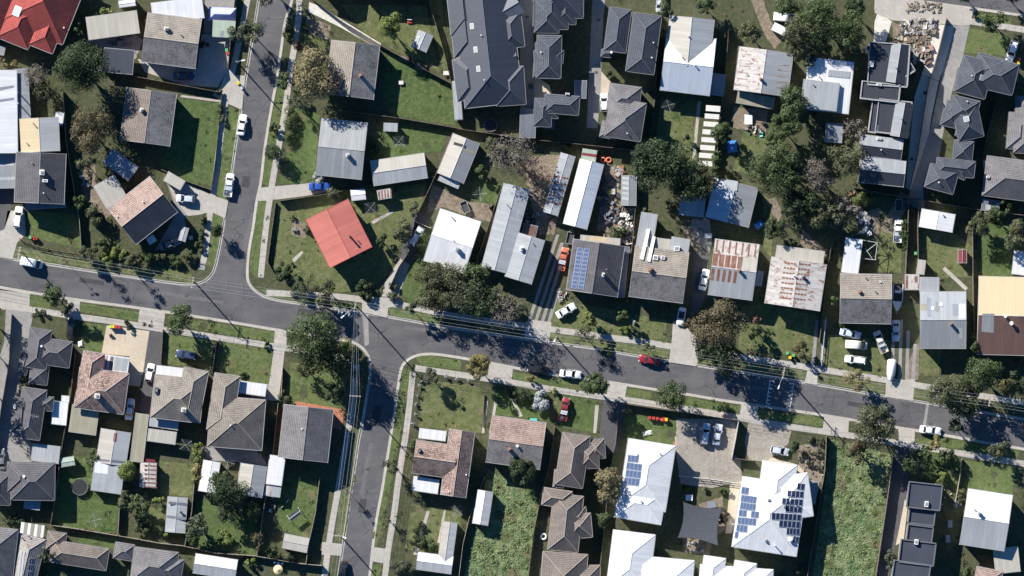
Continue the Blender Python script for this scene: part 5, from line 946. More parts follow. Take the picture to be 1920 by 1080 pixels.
def cabin(root, xs, belt, top, wb, wt, paint, frame=None):
    """xs: rear base, rear top, front top, front base (x). glass, pillars and roof"""
    r0, r1, f1, f0 = xs
    b = [Vector((r0, -wb, belt)), Vector((f0, -wb, belt)), Vector((f0, wb, belt)), Vector((r0, wb, belt))]; t = [Vector((r1, -wt, top)), Vector((f1, -wt, top)), Vector((f1, wt, top)), Vector((r1, wt, top))]
    q = MB()
    rf = []
    for i in range(6):
        x = r1 + (f1 - r1) * i / 5; e = .05 * (1 - abs(i - 2.5) / 2.5) ** .5; e2 = (abs(i - 2.5) / 2.5) ** 4 * .06
        rf.append([(x, -(wt + .03 - e2), top - .03), (x, -wt + .06, top + e), (x, 0, top + .03 + e), (x, wt - .06, top + e), (x, wt + .03 - e2, top - .03)])
    loft(q, rf); 
    for i in range(4): q.tube([b[i], t[i]], .055, 5)
    q.tube([(b[0] + b[1]) / 2 + Vector((-.1, 0, 0)), (t[0] + t[1]) / 2], .05, 5); q.tube([(b[3] + b[2]) / 2 + Vector((-.1, 0, 0)), (t[3] + t[2]) / 2], .05, 5)
    q.build('cabin', paint, root, smooth=False)
    for nm, f in (('rear_window', (0, 3)), ('windscreen', (2, 1)), ('side_window', (1, 0)), ('side_window', (3, 2))):
        i, j = f; q = MB(); q.poly([b[i], b[j], t[j], t[i]]); q.build(nm, 'glass_dark', root)
def wheels(root, xs, w, r=.32):
    for x in xs:
        for s in (-1, 1):
            q = MB(); q.tube([(x, s * (w - .22), r), (x, s * (w - .02), r)], r, 14, 0); q.tube([(x, s * (w - .03), r), (x, s * (w - .005), r)], r * .62, 10, 1); q.build('wheel', ['rubber', 'galv'], root)
def lights(root, xf, xr, w, z):
    for s in (-1, 1):
        q = MB(); q.box((xf - .12, s * (w - .28), z), (.1, 0, 0), (0, .17, 0), .12); q.build('headlight', 'lamp_clear', root)
        q = MB(); q.box((xr + .07, s * (w - .2), z + .06), (.07, 0, 0), (0, .13, 0), .14); q.build('tail_light', 'lamp_red', root)
def mirrors(root, x, w, z, paint):
    for s in (-1, 1): q = MB(); q.box((x, s * (w + .06), z), (.06, 0, 0), (0, .1, 0), .13); q.build('mirror', paint, root)
PROTO = {}
def proto(kind):
    if kind in PROTO: return PROTO[kind]
    r = bpy.data.objects.new(kind, None); col.objects.link(r); pm = 'paint_white'
    def body(st, name='body', mat=pm):
        q = MB(); loft(q, [ring(*s) for s in st]); return q.build(name, mat, r, smooth=True)
    if kind in ('sedan', 'hatchback', 'suv', 'wagon'):
        L = {'sedan': 4.75, 'hatchback': 4.1, 'suv': 4.7, 'wagon': 4.8}[kind]; h = L / 2; W_ = .88 if kind != 'suv' else .92; lift = .14 if kind == 'suv' else 0
        bz = .9 + lift; rz = (.96 if kind == 'sedan' else .92) + lift
        body([(-h, W_ * .72, .42, .7 + lift, .02), (-h + .06, W_ * .88, .3, rz - .1, .03), (-h + .35, W_ * .97, .22, rz, .04), (-h + 1.2, W_, .2, bz + .02, .05), (0, W_, .2, bz, .05), (h - 1.3, W_, .2, bz - .02, .06), (h - .5, W_ * .96, .22, .78 + lift, .07), (h - .15, W_ * .85, .28, .68 + lift, .05), (h, W_ * .62, .38, .58 + lift, .03)])
        if kind == 'sedan': cb = (-h + .75, -h + 1.35, h - 2.05, h - 1.35)
        elif kind == 'hatchback': cb = (-h + .12, -h + .5, h - 1.85, h - 1.05)
        else: cb = (-h + .1, -h + .35, h - 2.0, h - 1.3)
        cabin(r, cb, bz - .02, 1.42 + lift * 2.2, W_ * .93, W_ * .7, pm); wheels(r, (-h + .85, h - .9), W_, .31 + lift * .4); lights(r, h, -h, W_, .58 + lift); mirrors(r, h - 1.5, W_, bz, pm)
    elif kind == 'ute':
        body([(-.1, .9, .3, 1.0, .03), (.6, .9, .25, 1.0, .05), (1.4, .9, .25, .98, .07), (2.2, .87, .28, .88, .07), (2.5, .75, .35, .72, .04), (2.58, .55, .4, .62, .02)])
        cabin(r, (-.15, .0, 1.0, 1.6), .98, 1.55, .83, .66, pm)
        q = MB(); q.box((-1.35, 0, .62), (1.2, 0, 0), (0, .9, 0), .12)
        for c, x, y in (((-2.55, 0, .62), (.03, 0, 0), (0, .9, 0)), ((-1.35, .89, .62), (1.2, 0, 0), (0, .03, 0)), ((-1.35, -.89, .62), (1.2, 0, 0), (0, .03, 0)), ((-.17, 0, .62), (.03, 0, 0), (0, .9, 0))): q.box(c, x, y, .42)
        q.build('tray', pm, r)
        q = MB(); q.box((-.75, 0, .74), (.42, 0, 0), (0, .75, 0), .5); q.build('toolbox', 'alu', r); q = MB(); q.box((-2.0, .2, .74), (.35, 0, 0), (0, .4, 0), .35); q.build('crate', 'charcoal', r)
        q = MB(); [q.tube([(-.3, -.75, .74), (-.3, -.75, 1.75), (-.3, .75, 1.75), (-.3, .75, .74)], .03, 5)]; q.build('rack', 'alu', r)
        wheels(r, (-1.6, 1.65), .9, .35); lights(r, 2.55, -2.6, .9, .65); mirrors(r, 1.4, .9, 1.0, pm)
    elif kind in ('van', 'work_van'):
        h = 2.45
        body([(-h, .88, .35, 1.9, .04), (-h + .1, .93, .3, 1.98, .06), (0, .95, .25, 2.0, .07), (1.1, .94, .25, 1.96, .07)])
        body([(1.05, .94, .25, 1.1, .04), (1.9, .92, .27, 1.0, .06), (2.3, .85, .3, .85, .06), (h, .7, .38, .7, .03)], 'bonnet')
        q = MB(); q.poly([(1.1, -.88, 1.92), (1.1, .88, 1.92), (1.85, .85, 1.05), (1.85, -.85, 1.05)][::-1]); q.build('windscreen', 'glass_dark', r)
        for s in (-1, 1): q = MB(); q.poly([(1.0, s * .96, 1.2), (1.75, s * .94, 1.12), (1.2, s * .93, 1.8), (.5, s * .96, 1.8), (.4, s * .96, 1.2)][::s]); q.build('side_window', 'glass_dark', r)
        q = MB(); q.poly([(-h - .01, -.7, 1.3), (-h - .01, .7, 1.3), (-h - .01, .7, 1.8), (-h - .01, -.7, 1.8)]); q.build('rear_window', 'glass_dark', r)
        wheels(r, (-1.6, 1.5), .94, .34); lights(r, 2.42, -2.48, .92, .7); mirrors(r, 1.6, .95, 1.15, pm)
        if kind == 'work_van':
            q = MB()
            for s in (-.6, -.2, .25, .6): q.tube([(-2.2, s, 2.18), (.95, s, 2.18)], .03, 4)
            for x in (-2.1, -1.5, -.9, -.3, .3, .9): q.tube([(x, -.78, 2.15), (x, .78, 2.15)], .03, 4)
            q.build('ladder_rack', 'alu', r)
    elif kind == 'convertible':
        body([(-2.0, .6, .4, .65, .02), (-1.9, .78, .3, .78, .03), (-1.4, .84, .2, .84, .04), (0, .85, .2, .82, .03), (.7, .85, .2, .82, .05), (1.5, .82, .22, .74, .06), (1.9, .7, .28, .62, .04), (2.0, .5, .36, .54, .02)])
        q = MB(); q.box((-.45, 0, .80), (.75, 0, 0), (0, .62, 0), .07); q.build('cockpit', 'black', r)
        for s in (-.32, .32): q = MB(); q.box((-.75, s, .85), (.16, 0, 0), (0, .22, 0), .25); q.box((-.4, s, .85), (.25, 0, 0), (0, .22, 0), .06); q.build('seat', 'charcoal', r)
        q = MB(); q.poly([(.55, -.66, .85), (.25, -.58, 1.15), (.25, .58, 1.15), (.55, .66, .85)]); q.build('windscreen', 'glass_dark', r)
        wheels(r, (-1.25, 1.25), .85, .3); lights(r, 1.95, -1.95, .8, .52)
    elif kind == 'boat':
        st = []
        for x, w, z in ((-2.9, 1.0, .7), (-2, 1.08, .72), (-.5, 1.1, .75), (1, 1.0, .8), (2.1, .66, .87), (2.8, .25, .93), (3.05, .03, .95)):
            st.append([(x, -w, z + .6), (x, -w * .85, z), (x, 0, z - .35), (x, w * .85, z), (x, w, z + .6)])
        q = MB(); loft(q, st); q.build('hull', 'blue_hull', r, smooth=True)
        q = MB()
        for i in range(3, 6):
            a, b = st[i], st[i + 1]; q.poly([a[0], a[4], b[4], b[0]][::-1])
        q.poly([(.9, -1.0, 1.42), (.9, 1.0, 1.42), (1.05, 1.0, 1.42), (1.05, -1.0, 1.42)]); q.build('deck', 'white', r)
        q = MB(); q.poly([(-2.8, -.9, 1.0), (.9, -.9, 1.0), (.9, .9, 1.0), (-2.8, .9, 1.0)]); q.build('cockpit', 'charcoal', r)
        for s in (-1, 1): q = MB(); q.tube([(-2.9, s * 1.0, 1.32), (-.5, s * 1.1, 1.36), (1, s * 1.0, 1.42), (2.1, s * .66, 1.48), (2.8, s * .25, 1.54), (3.05, 0, 1.56)], .07, 5); q.build('gunwale', 'white', r)
        q = MB(); q.poly([(.95, -.85, 1.45), (.55, -.75, 1.95), (.55, .75, 1.95), (.95, .85, 1.45)]); q.build('windscreen', 'glass_dark', r)
        q = MB(); q.box((-1.2, 0, 1.0), (.3, 0, 0), (0, .7, 0), .4); q.build('seat', 'white', r); q = MB(); q.box((-3.1, 0, .8), (.2, 0, 0), (0, .25, 0), .9); q.build('outboard_motor', 'black', r)
        q = MB(); q.tube([(-2.6, -.8, .35), (2.0, -.5, .4), (3.9, 0, .5)], .06, 4); q.tube([(-2.6, .8, .35), (2.0, .5, .4), (3.9, 0, .5)], .06, 4); q.tube([(-1, -.8, .35), (-1, .8, .35)], .06, 4); q.build('trailer', 'galv', r); wheels(r, (-1.0,), 1.1, .3)
    elif kind == 'trailer':
        q = MB(); q.box((0, 0, .5), (1.3, 0, 0), (0, .75, 0), .08); q.build('floor_panel', 'charcoal', r)
        q = MB()
        for c, x, y in (((0, .74, .55), (1.3, 0, 0), (0, .04, 0)), ((0, -.74, .55), (1.3, 0, 0), (0, .04, 0)), ((1.28, 0, .55), (.04, 0, 0), (0, .72, 0)), ((-1.28, 0, .55), (.04, 0, 0), (0, .72, 0))): q.box(c, x, y, .4)
        q.build('side_rail', 'galv', r)
        q = MB(); q.tube([(1.3, -.5, .45), (2.3, 0, .45)], .04, 4); q.tube([(1.3, .5, .45), (2.3, 0, .45)], .04, 4); q.build('drawbar', 'galv', r); wheels(r, (-.1,), 1.0, .28)
    elif kind == 'covered_boat':
        st = [[(x, -w, .8), (x, -w * .7, .8 + h), (x, 0, .9 + h * 1.2), (x, w * .7, .8 + h), (x, w, .8)] for x, w, h in ((-2.4, .7, .3), (-2.2, .95, .45), (-.5, 1.0, .6), (1, .9, .5), (2.0, .5, .4), (2.5, .1, .2))]
        q = MB(); loft(q, st); q.build('cover', 'white', r, smooth=True)
        q = MB(); loft(q, [[(x, -w, .82), (x, -w * .6, .5), (x, 0, .35), (x, w * .6, .5), (x, w, .82)] for x, w in ((-2.4, .68), (-.5, .97), (1, .87), (2.4, .08))]); q.build('hull', 'offwhite', r)
        q = MB(); q.tube([(-1.6, 0, .35), (3.1, 0, .42)], .05, 4); q.build('drawbar', 'galv', r); wheels(r, (-.6,), .9, .27)
    PROTO[kind] = r; return r
def car(kind, name, x0, y0, x1, y1, color, label, group=None, z=.128, scale=True, cat='car'):
    pr = proto(kind); o = copy_tree(pr); o.name = name
    c = (P(x0, y0) + P(x1, y1)) / 2; d = P(x1, y1) - P(x0, y0)
    o.location = (c.x, c.y, z); o.rotation_euler = (0, 0, math.atan2(d.y, d.x)); tag(o, label, cat, group)
    for ch in o.children:
        for sl_ in ch.material_slots:
            if sl_.material and sl_.material.name == 'paint_white' and color: sl_.link = 'OBJECT'; sl_.material = MATS['paint_' + color]
    return o
KG, YG = 'cars parked along the kerb', 'vehicles parked in the yards and driveways'
car('sedan', 'parked_car', 451, 252, 457, 217, 'white', 'white sedan parked half on the verge of the north side street', KG, .03)
car('ute', 'utility_truck', 427, 368, 433, 326, 'white', 'white utility truck with toolbox in the tray, parked on the north side street', KG, .03, cat='truck')
car('suv', 'parked_car', 32, 425, 37, 389, 'white', 'white car on the concrete drive below the dark tiled house at the left', YG)
car('work_van', 'work_van', 41, 489, 79, 497, 'white', 'white van with ladder racks parked at the left end of the main road', KG, .005, cat='van')
car('sedan', 'parked_car', 327, 143, 364, 143, 'navy', 'dark blue car in the shade on the pale concrete yard', YG, .13)
car('sedan', 'parked_car', 582, 350, 617, 350, 'blue', 'bright blue car at the end of the short drive below the grey roof', YG)
car('hatchback', 'parked_car', 366, 374, 330, 371, 'silver', 'silver car parked on the drive of the diagonal house', YG)
car('sedan', 'parked_car', 303, 463, 334, 452, 'grey', 'charcoal car in deep shade behind the corner hedge', YG)
car('wagon', 'parked_car', 772, 458, 790, 428, 'silver', 'silver station wagon on the dark drive beside the dazzling white roof', YG)
car('ute', 'utility_truck', 1051, 505, 1060, 466, 'orange', 'faded orange utility truck beside the solar panelled house', YG, cat='truck')
car('sedan', 'parked_car', 1045, 592, 1077, 573, 'white', 'white car parked askew on the front lawn of the solar panelled house', YG, .13)
car('convertible', 'parked_car', 1280, 577, 1274, 610, 'white', 'white open topped car at the head of the concrete drive', YG)
car('sedan', 'parked_car', 1316, 542, 1324, 507, 'white', 'white car in the shade beside the red rusted roof', YG)
car('sedan', 'parked_car', 1237, 679, 1198, 671, 'red', 'bright red car at the kerb, partly under a small tree shadow', KG, .01)
car('sedan', 'parked_car', 1050, 699, 1089, 703, 'white', 'white sedan at the south kerb of the main road', KG, .02)
car('sedan', 'parked_car', 1029, 696, 989, 688, 'black', 'black car in tree shade behind the white sedan at the south kerb', KG, .02)
car('ute', 'utility_truck', 1055, 786, 1062, 748, 'maroon', 'maroon utility truck in the front yard beside the silver shrub', YG, cat='truck')
car('suv', 'parked_car', 369, 669, 331, 662, 'navy', 'dark car parked on the shaded lawn behind the street tree', YG, .13)
car('sedan', 'parked_car', 132, 632, 134, 600, 'black', 'black car in the carport shade beside the palm shadows', YG)
car('hatchback', 'parked_car', 278, 715, 285, 682, 'white', 'white hatchback in the shaded drive by the beige forecourt', YG)
car('sedan', 'parked_car', 241, 787, 247, 747, 'white', 'white sedan behind the red brown tiled house', YG)
car('van', 'parked_van', 1451, 31, 1490, 35, 'white', 'white van on the grass at the top, north of the other white vehicle', YG, .13, cat='van')
car('van', 'parked_van', 1450, 50, 1485, 68, 'white', 'white windowless roofed van half under the tree at the top', YG, .13, cat='van')
car('suv', 'parked_car', 1903, 78, 1891, 114, 'white', 'white car beside the small square lawn at the top right', YG)
car('van', 'parked_van', 1584, 645, 1626, 648, 'cream', 'cream van on the front lawn beside three other vehicles', YG, .13, cat='van')
car('wagon', 'parked_car', 1624, 677, 1583, 672, 'white', 'white station wagon on the front lawn, nearest the main road', YG, .13)
car('ute', 'utility_truck', 1657, 657, 1644, 625, 'cream', 'cream utility truck parked diagonally on the front lawn', YG, .13, cat='truck')
car('sedan', 'parked_car', 1679, 602, 1679, 638, 'silver', 'silver sedan parked in front of the boat', YG)
car('sedan', 'parked_car', 1575, 621, 1613, 630, 'paleblue', 'pale blue car tight under the front of the tan and dark house', YG, .13)
car('covered_boat', 'covered_boat', 1672, 676, 1669, 712, None, 'white covered boat on a trailer at the front of the striped drive', None, .13, cat='boat')
car('boat', 'motor_boat', 1684, 532, 1681, 582, None, 'pale blue open motor boat on a trailer beside the tan house', None, .13, cat='boat')
car('ute', 'utility_truck', 1682, 450, 1685, 416, 'white', 'white utility truck on the grass near the crossed pergola', YG, cat='truck')
car('sedan', 'parked_car', 1724, 804, 1764, 809, 'white', 'white sedan at the south kerb near the right end of the main road', KG, .02)
car('hatchback', 'parked_car', 1445, 842, 1478, 848, 'silver', 'silver hatchback alone in the eastern car park', YG)
car('wagon', 'parked_car', 1320, 833, 1326, 795, 'silver', 'silver wagon in the western car park, left of two', YG)
car('sedan', 'parked_car', 1342, 834, 1349, 796, 'silver', 'silver sedan in the western car park, right of two', YG)
car('sedan', 'parked_car', 646, 1052, 640, 1092, 'black', 'black car at the bottom edge on the south side street', KG, .02)
car('ute', 'utility_truck', 1240, -14, 1237, 17, 'silver', 'silver vehicle at the top edge beside the twin townhouse', YG, cat='truck')
car('hatchback', 'parked_car', 1133, 207, 1132, 178, 'white', 'white hatchback squeezed beside the pyramid roofed townhouse', YG)
car('sedan', 'parked_car', 4, 880, 2, 842, 'grey', 'grey car cut by the left edge on the shaded lane', YG)
car('trailer', 'box_trailer', 1066, 457, 1071, 436, None, 'empty box trailer in front of the long white shed', None, .13, cat='trailer')
car('trailer', 'box_trailer', 1685, 396, 1685, 374, None, 'box trailer in the shade north of the white utility truck', None, .13, cat='trailer')
car('trailer', 'box_trailer', 868, 379, 876, 398, None, 'small box trailer on the dirt behind the dazzling white roof', None, .13, cat='trailer')
for k, o in PROTO.items():
    for ch in list(o.children): bpy.data.objects.remove(ch)
    bpy.data.objects.remove(o)

# ---------------------------------------------------------------- power poles and wires
def power_pole(x, y, h, label, ang, arms=1, lamp=None, wood='pole_wood'):
    r = empty('power_pole', P(x, y, 0), 0, label, 'pole'); r.location.z = .1; b = P(x, y, .1)
    def pt(o, nm, m): adopt(o, r); return o
    q = MB(); q.tube([b - Vector((0, 0, .2)), b + Vector((0, 0, h))], .17, 8, r2=.12); part(q, 'pole_shaft', wood, r)
    d = Vector((math.cos(ang), math.sin(ang), 0)); tops = []
    for k in range(arms):
        z = h - .25 - 1.6 * k; q = MB(); q.box(b + Vector((0, 0, z)) + Vector((-d.y, d.x, 0)) * .14, d * 1.25, Vector((-d.y, d.x, 0)) * .06, .12); arm = part(q, 'crossarm', 'paling_pale', r)
        for s in (-1.1, -.45, .45, 1.1):
            c = b + Vector((0, 0, z + .12)) + d * s; q = MB(); q.tube([c, c + Vector((0, 0, .2))], .06, 6); part(q, 'insulator', 'white', arm)
            if k == 0: tops.append(c + Vector((0, 0, .2)))
    if lamp:
        lx, ly = lamp; e = P(lx, ly, h * .86); s = b + Vector((0, 0, h * .78)); q = MB(); q.tube([s, s.lerp(e, .5) + Vector((0, 0, .35)), e], .045, 6); a = part(q, 'lamp_arm', 'galv', r)
        dd = (e - s); dd.z = 0; dd.normalize(); q = MB(); q.box(e - Vector((0, 0, .06)), dd * .42, Vector((-dd.y, dd.x, 0)) * .14, .13); part(q, 'lamp_head', 'white', a)
    return tops
A0 = math.radians(80)
t1 = power_pole(43, 474, 9.5, 'power pole at the left end of the main road beside the white van', A0, 2)
t2 = power_pole(366, 530, 10.2, 'power pole on the corner of the main road and the north side street', A0, 2)
t3 = power_pole(669, 574, 12.5, 'tall power pole opposite the south side street, where the wires branch', A0, 2, (642, 594))
t4 = power_pole(1466, 698, 12.0, 'power pole with a street lamp reaching over the road by the zigzag markings', A0, 2, (1460, 726))
t5 = power_pole(1850, 750, 11.0, 'power pole near the right edge beside the yellow flowering bed', A0, 2)
t6 = power_pole(668, 742, 10.5, 'power pole on the shaded verge of the south side street', math.radians(-3), 2)
t7 = power_pole(636, 1002, 10.5, 'power pole at the bottom of the south side street', math.radians(-5), 2, (646, 1008))
power_pole(446, 118, 8.2, 'street light pole at the driveway of the concrete yard', A0, 0, (456, 113), 'galv')
power_pole(1043, 632, 7.2, 'slim street light pole on the verge by the solar panelled house', A0, 0, (1040, 638), 'galv')
def wire(a, b, sag, r=.028):
    n = 12; return [a.lerp(b, i / n) - Vector((0, 0, sag * 4 * (i / n) * (1 - i / n))) for i in range(n + 1)]
t0 = [p + Vector((-120, 20, 0)) for p in t1]; t8 = [p + Vector((80, -13, 0)) for p in t5]; t9 = [p + Vector((-6, -45, 0)) for p in t7]
spans = [(t0, t1), (t1, t2), (t2, t3), (t3, t4), (t4, t5), (t5, t8), (t3, t6), (t6, t7), (t7, t9)]
for k, (a, b) in enumerate(spans):
    lab = ('power wires leaving the picture at the left end of the main road', 'power wires between the left end pole and the corner pole', 'power wires from the corner pole to the tall branching pole', 'long power wires over the north verge between the tall pole and the zigzag markings', 'power wires between the zigzag markings and the yellow flowering bed', 'power wires leaving the picture at the right edge', 'power wires crossing the main road to the south side street', 'power wires along the west verge of the south side street', 'power wires leaving the picture at the bottom of the south side street')[k]
    q = MB()
    for p, s in zip(a, b): q.tube(wire(p, s, (p - s).length * .012), .02, 4)
    for i in (0, 2): q.tube([v - Vector((0, 0, 1.6)) for v in wire(a[i], b[i], (a[i] - b[i]).length * .014)], .013, 4)
    o = q.build('power_wire', 'galv'); tag(o, lab, 'wires')
# ---------------------------------------------------------------- fences
FEN = 0
def fence(pts, label, h=1.8, mat='paling', cat='fence', wid=.05, open_=False):
    q = MB(); w = [P(x, y, .05) for x, y in zip(pts[::2], pts[1::2])]
    root = empty('fence' if cat == 'fence' else cat.replace(' ', '_'), w[0], 0, label, cat); pq = MB()
    for a, b in zip(w, w[1:]):
        L_ = (b - a).length; n = max(1, round(L_ / 2.4)); u = (b - a).normalized(); v = Vector((-u.y, u.x, 0))
        for i in range(n):
            c = a + (b - a) * ((i + .5) / n); hh = h + rnd.uniform(-.05, .05); z = Vector((0, 0, rnd.uniform(0, .02)))
            if open_:
                for zz in (.15, .6, 1.0): q.box(c + Vector((0, 0, zz)), u * (L_ / n / 2), v * .03, .12)
            else:
                # palings of slightly uneven height, three groups a bay
                for s in range(3): q.box(c + u * (L_ / n) * (s - 1) / 3 + z, u * (L_ / n / 6.02), v * wid * rnd.uniform(.7, 1), hh + rnd.uniform(-.05, .03))
        for i in range(n + 1): c = a + (b - a) * (i / n); pq.box(c + v * .09, u * .05, v * .05, h + .06)
    part(q, 'paling' if mat.startswith('paling') else 'panel', mat, root); part(pq, 'post', 'timber' if mat.startswith('paling') else 'galv', root)
    return root
fence((119, 172, 124, 260, 135, 330, 150, 415, 153, 463), 'pale topped fence east of the dark grey tiled house at the left', 1.9, 'paling_pale')
fence((194, 134, 250, 143, 330, 158, 412, 173), 'dark fence along the south edge of the pale concrete yard', 1.6)
fence((442, -10, 433, 72, 428, 128), 'tall fence between the concrete yard and the north side street', 2.2)
fence((416, 176, 404, 300, 396, 356, 345, 338, 304, 318), 'low fence round the large lawn by the north side street', 1.0)
fence((36, 447, 70, 462, 110, 471, 152, 477), 'open rail front fence casting a ladder of shadow at the left', 1.3, 'timber', open_=True)
fence((582, -5, 640, 40, 730, 95, 846, 157), 'long diagonal fence behind the tan and brown gable house', 1.9)
fence((640, 208, 745, 221, 860, 241), 'fence across the back of the lawn south of the tan and brown house', 1.9)
fence((524, 377, 612, 364, 700, 347, 812, 332), 'fence between the red roofed lot and the blue car driveway', 1.8)
fence((517, 380, 509, 440, 502, 492, 511, 508), 'low fence on the street side of the red roofed lot', 1.1)
fence((848, 250, 815, 332, 790, 386, 777, 414), 'fence between the diagonal pale shed and the red roofed lot', 1.9)
fence((777, 414, 768, 470, 748, 500, 730, 540), 'fence on the west side of the dark drive with the silver wagon', 1.5)
fence((800, -10, 833, 100, 846, 157, 858, 230), 'fence west of the dark slate metal complex', 1.9)
fence((942, 345, 915, 425, 890, 500), 'fence between the dazzling white roof and the L shaped house', 1.8)
fence((1196, 330, 1190, 400, 1184, 470, 1172, 560), 'fence between the junk yard and the tan house with ducts', 2.0)
fence((860, 242, 930, 252, 1000, 262, 1090, 271, 1190, 282), 'back fence below the dark complex and townhouses', 1.9)
fence((779, 416, 808, 428), 'cream gate across the dark drive above the silver wagon', 1.6, 'wall_cream', 'gate')
fence((1366, 55, 1359, 140, 1352, 200, 1340, 330), 'fence east of the T shaped house', 1.8)
fence((1240, 30, 1230, 150, 1220, 270), 'fence between the twin townhouse and the T shaped house', 1.9)
fence((1557, 465, 1545, 560, 1536, 640), 'fence between the rust dotted house and the tan house with the boat', 1.6)
fence((1600, 352, 1650, 362, 1720, 374, 1850, 396, 1930, 405), 'back fence below the new townhouses on the right', 2.0)
fence((1703, 372, 1701, 440, 1697, 515), 'fence east of the white utility truck on the grass', 1.9)
fence((1722, 380, 1720, 430, 1721, 487), 'fence beside the white flat roofed garage', 1.8)
fence((1822, 400, 1823, 470, 1824, 560, 1828, 650), 'fence between the patched grey house and the cream and brown house', 1.9)
fence((1774, 35, 1758, 100, 1740, 160, 1718, 300, 1702, 365), 'dark fence between the two lanes at the top right', 1.9)
fence((1868, 190, 1850, 250, 1842, 290), 'fence between the charcoal townhouses and the grey hipped house', 1.9)
fence((306, 618, 302, 682), 'low fence beside the shaded drive with the white hatchback', 1.2)
fence((282, 790, 270, 868), 'fence between the beige flat shed and the blue carport', 1.8)
fence((407, 640, 398, 700), 'low fence between two front lawns south of the main road', 1.2, 'paling_pale')
fence((380, 840, 366, 890, 360, 960, 347, 1022), 'fence east of the dry lawn and grey banded shed', 1.8, 'paling_pale')
fence((522, 756, 512, 850, 497, 940, 482, 1040), 'fence west of the grey gable house', 1.8, 'paling_pale')
fence((530, 690, 528, 740), 'fence beside the narrow concrete drive', 1.5, 'paling_pale')
fence((96, 984, 150, 992, 222, 1004, 300, 1018, 345, 1023, 400, 1036, 480, 1042, 560, 1056, 604, 1060), 'long back fence across the south west yards', 1.7, 'paling_pale')
fence((600, 894, 592, 960, 580, 1015, 574, 1056), 'fence along the south side street behind the yard with the swing frame', 1.9, 'paling_pale')
fence((142, 660, 134, 735, 118, 830, 108, 900, 96, 984), 'fence between the charcoal houses and the red brown tiled house', 1.9)
fence((226, 930, 222, 1000), 'fence east of the yard with the trampoline', 1.7, 'paling_pale')
fence((23, 590, 18, 680, 4, 760, -10, 860), 'fence with pale top along the west edge of the shaded lane', 1.9)
fence((908, 895, 880, 970, 868, 1020, 860, 1085), 'fence between the corner house and the overgrown field', 1.6, 'paling_pale')
fence((1040, 800, 1030, 870, 1014, 930, 1000, 1000, 990, 1085), 'fence between the taupe townhouses and the pinkish house', 1.9)
fence((1160, 768, 1154, 830, 1140, 900, 1135, 970, 1122, 1085), 'fence along the west of the white solar roofed buildings', 1.9)
fence((1549, 817, 1546, 880, 1530, 980, 1512, 1085), 'fence between the large white solar roof and the overgrown field', 2.2)
fence((1674, 856, 1661, 950, 1640, 1090), 'fence between the overgrown field and the lane of the flat roofed townhouses', 2.0)
fence((1803, 860, 1798, 900, 1790, 945), 'pale fence between two front lawns at the lower right', 1.6, 'paling_pale')
fence((1172, 757, 1280, 773, 1385, 788), 'front fence of the western car park', 1.8)
fence((1384, 790, 1379, 820, 1371, 860), 'solid wall between the two car parks', 2.2, 'wall_render', 'wall', .1)
fence((1370, 858, 1412, 864), 'dark fence at the south end of the wall between the car parks', 1.8)
fence((1272, 892, 1330, 898, 1384, 906), 'white rail along the south edge of the western car park', 1.0, 'white', 'fence', .05, True)
fence((788, 716, 792, 714), 'white gate post stub at the corner lawn', .8, 'white')
fence((908, 740, 905, 800), 'low edging fence beside the strip drive of the pinkish house', .6)
fence((1548, 596, 1540, 685), 'white rail fence beside the tan house front lawn', 1.0, 'white', 'fence', .06, True)
# ---------------------------------------------------------------- bins and yard things
def bin_(x, y, lid, label, rz=0.0):
    r = empty('wheelie_bin', P(x, y, .12), rz, label, 'bin', 'wheelie bins'); r.location.z = .12
    q = MB(); t = [(-.24, -.28), (.24, -.28), (.24, .28), (-.24, .28)]; q.faces([(a * .8, b * .8, 0) for a, b in t] + [(a, b, .95) for a, b in t], [(3, 2, 1, 0), (4, 5, 6, 7), (0, 1, 5, 4), (1, 2, 6, 5), (2, 3, 7, 6), (3, 0, 4, 7)]); q.build('body', 'bin_green', r)
    q = MB(); q.box((0, 0, .955), (.29, 0, 0), (0, .34, 0), .08); q.tube([(-.25, -.36, .97), (.25, -.36, .97)], .04, 5); q.build('lid', lid, r)
    for s in (-.2, .2): q = MB(); q.tube([(s - .03, -.3, .1), (s + .03, -.3, .1)], .1, 8); q.build('wheel', 'rubber', r)
bin_(446.5, 156, 'lid_yellow', 'yellow lidded bin on the nature strip by the concrete yard drive', .2); bin_(453, 165, 'alu', 'pale lidded bin next to the yellow one by the concrete yard drive', .7)
bin_(425, 94, 'lid_green', 'green lidded bin inside the tall fence of the concrete yard'); bin_(427, 100, 'lid_red', 'red lidded bin inside the tall fence of the concrete yard')
bin_(57, 445, 'lid_green', 'green lidded bin behind the ladder shadow fence'); bin_(65, 447, 'lid_red', 'red lidded bin behind the ladder shadow fence'); bin_(68, 446.5, 'lid_red', 'second red lidded bin, right of the one behind the ladder shadow fence')
bin_(208, 612, 'lid_lime', 'lime lidded bin at the edge of the beige forecourt'); bin_(212.5, 612, 'lid_yellow', 'yellow lidded bin at the edge of the beige forecourt'); bin_(218, 612.5, 'lid_red', 'first red lidded bin right of the yellow one on the beige forecourt'); bin_(224, 613, 'lid_red', 'last red lidded bin in the row on the beige forecourt')
bin_(1476, 662, 'lid_green', 'dark green lidded bin by the bright lawn near the zigzag markings'); bin_(1481, 670, 'lid_yellow', 'yellow lidded bin by the bright lawn near the zigzag markings'); bin_(1487.5, 666, 'lid_green', 'pale green lidded bin right of the yellow one near the zigzag markings')
bin_(1910, 112, 'lid_red', 'red lidded bin beside the white car at the top right'); bin_(1909, 118, 'lid_yellow', 'yellow lidded bin beside the white car at the top right'); bin_(1716, 475, 'lid_green', 'green lidded bin in the shade beside the small beige garden shed')
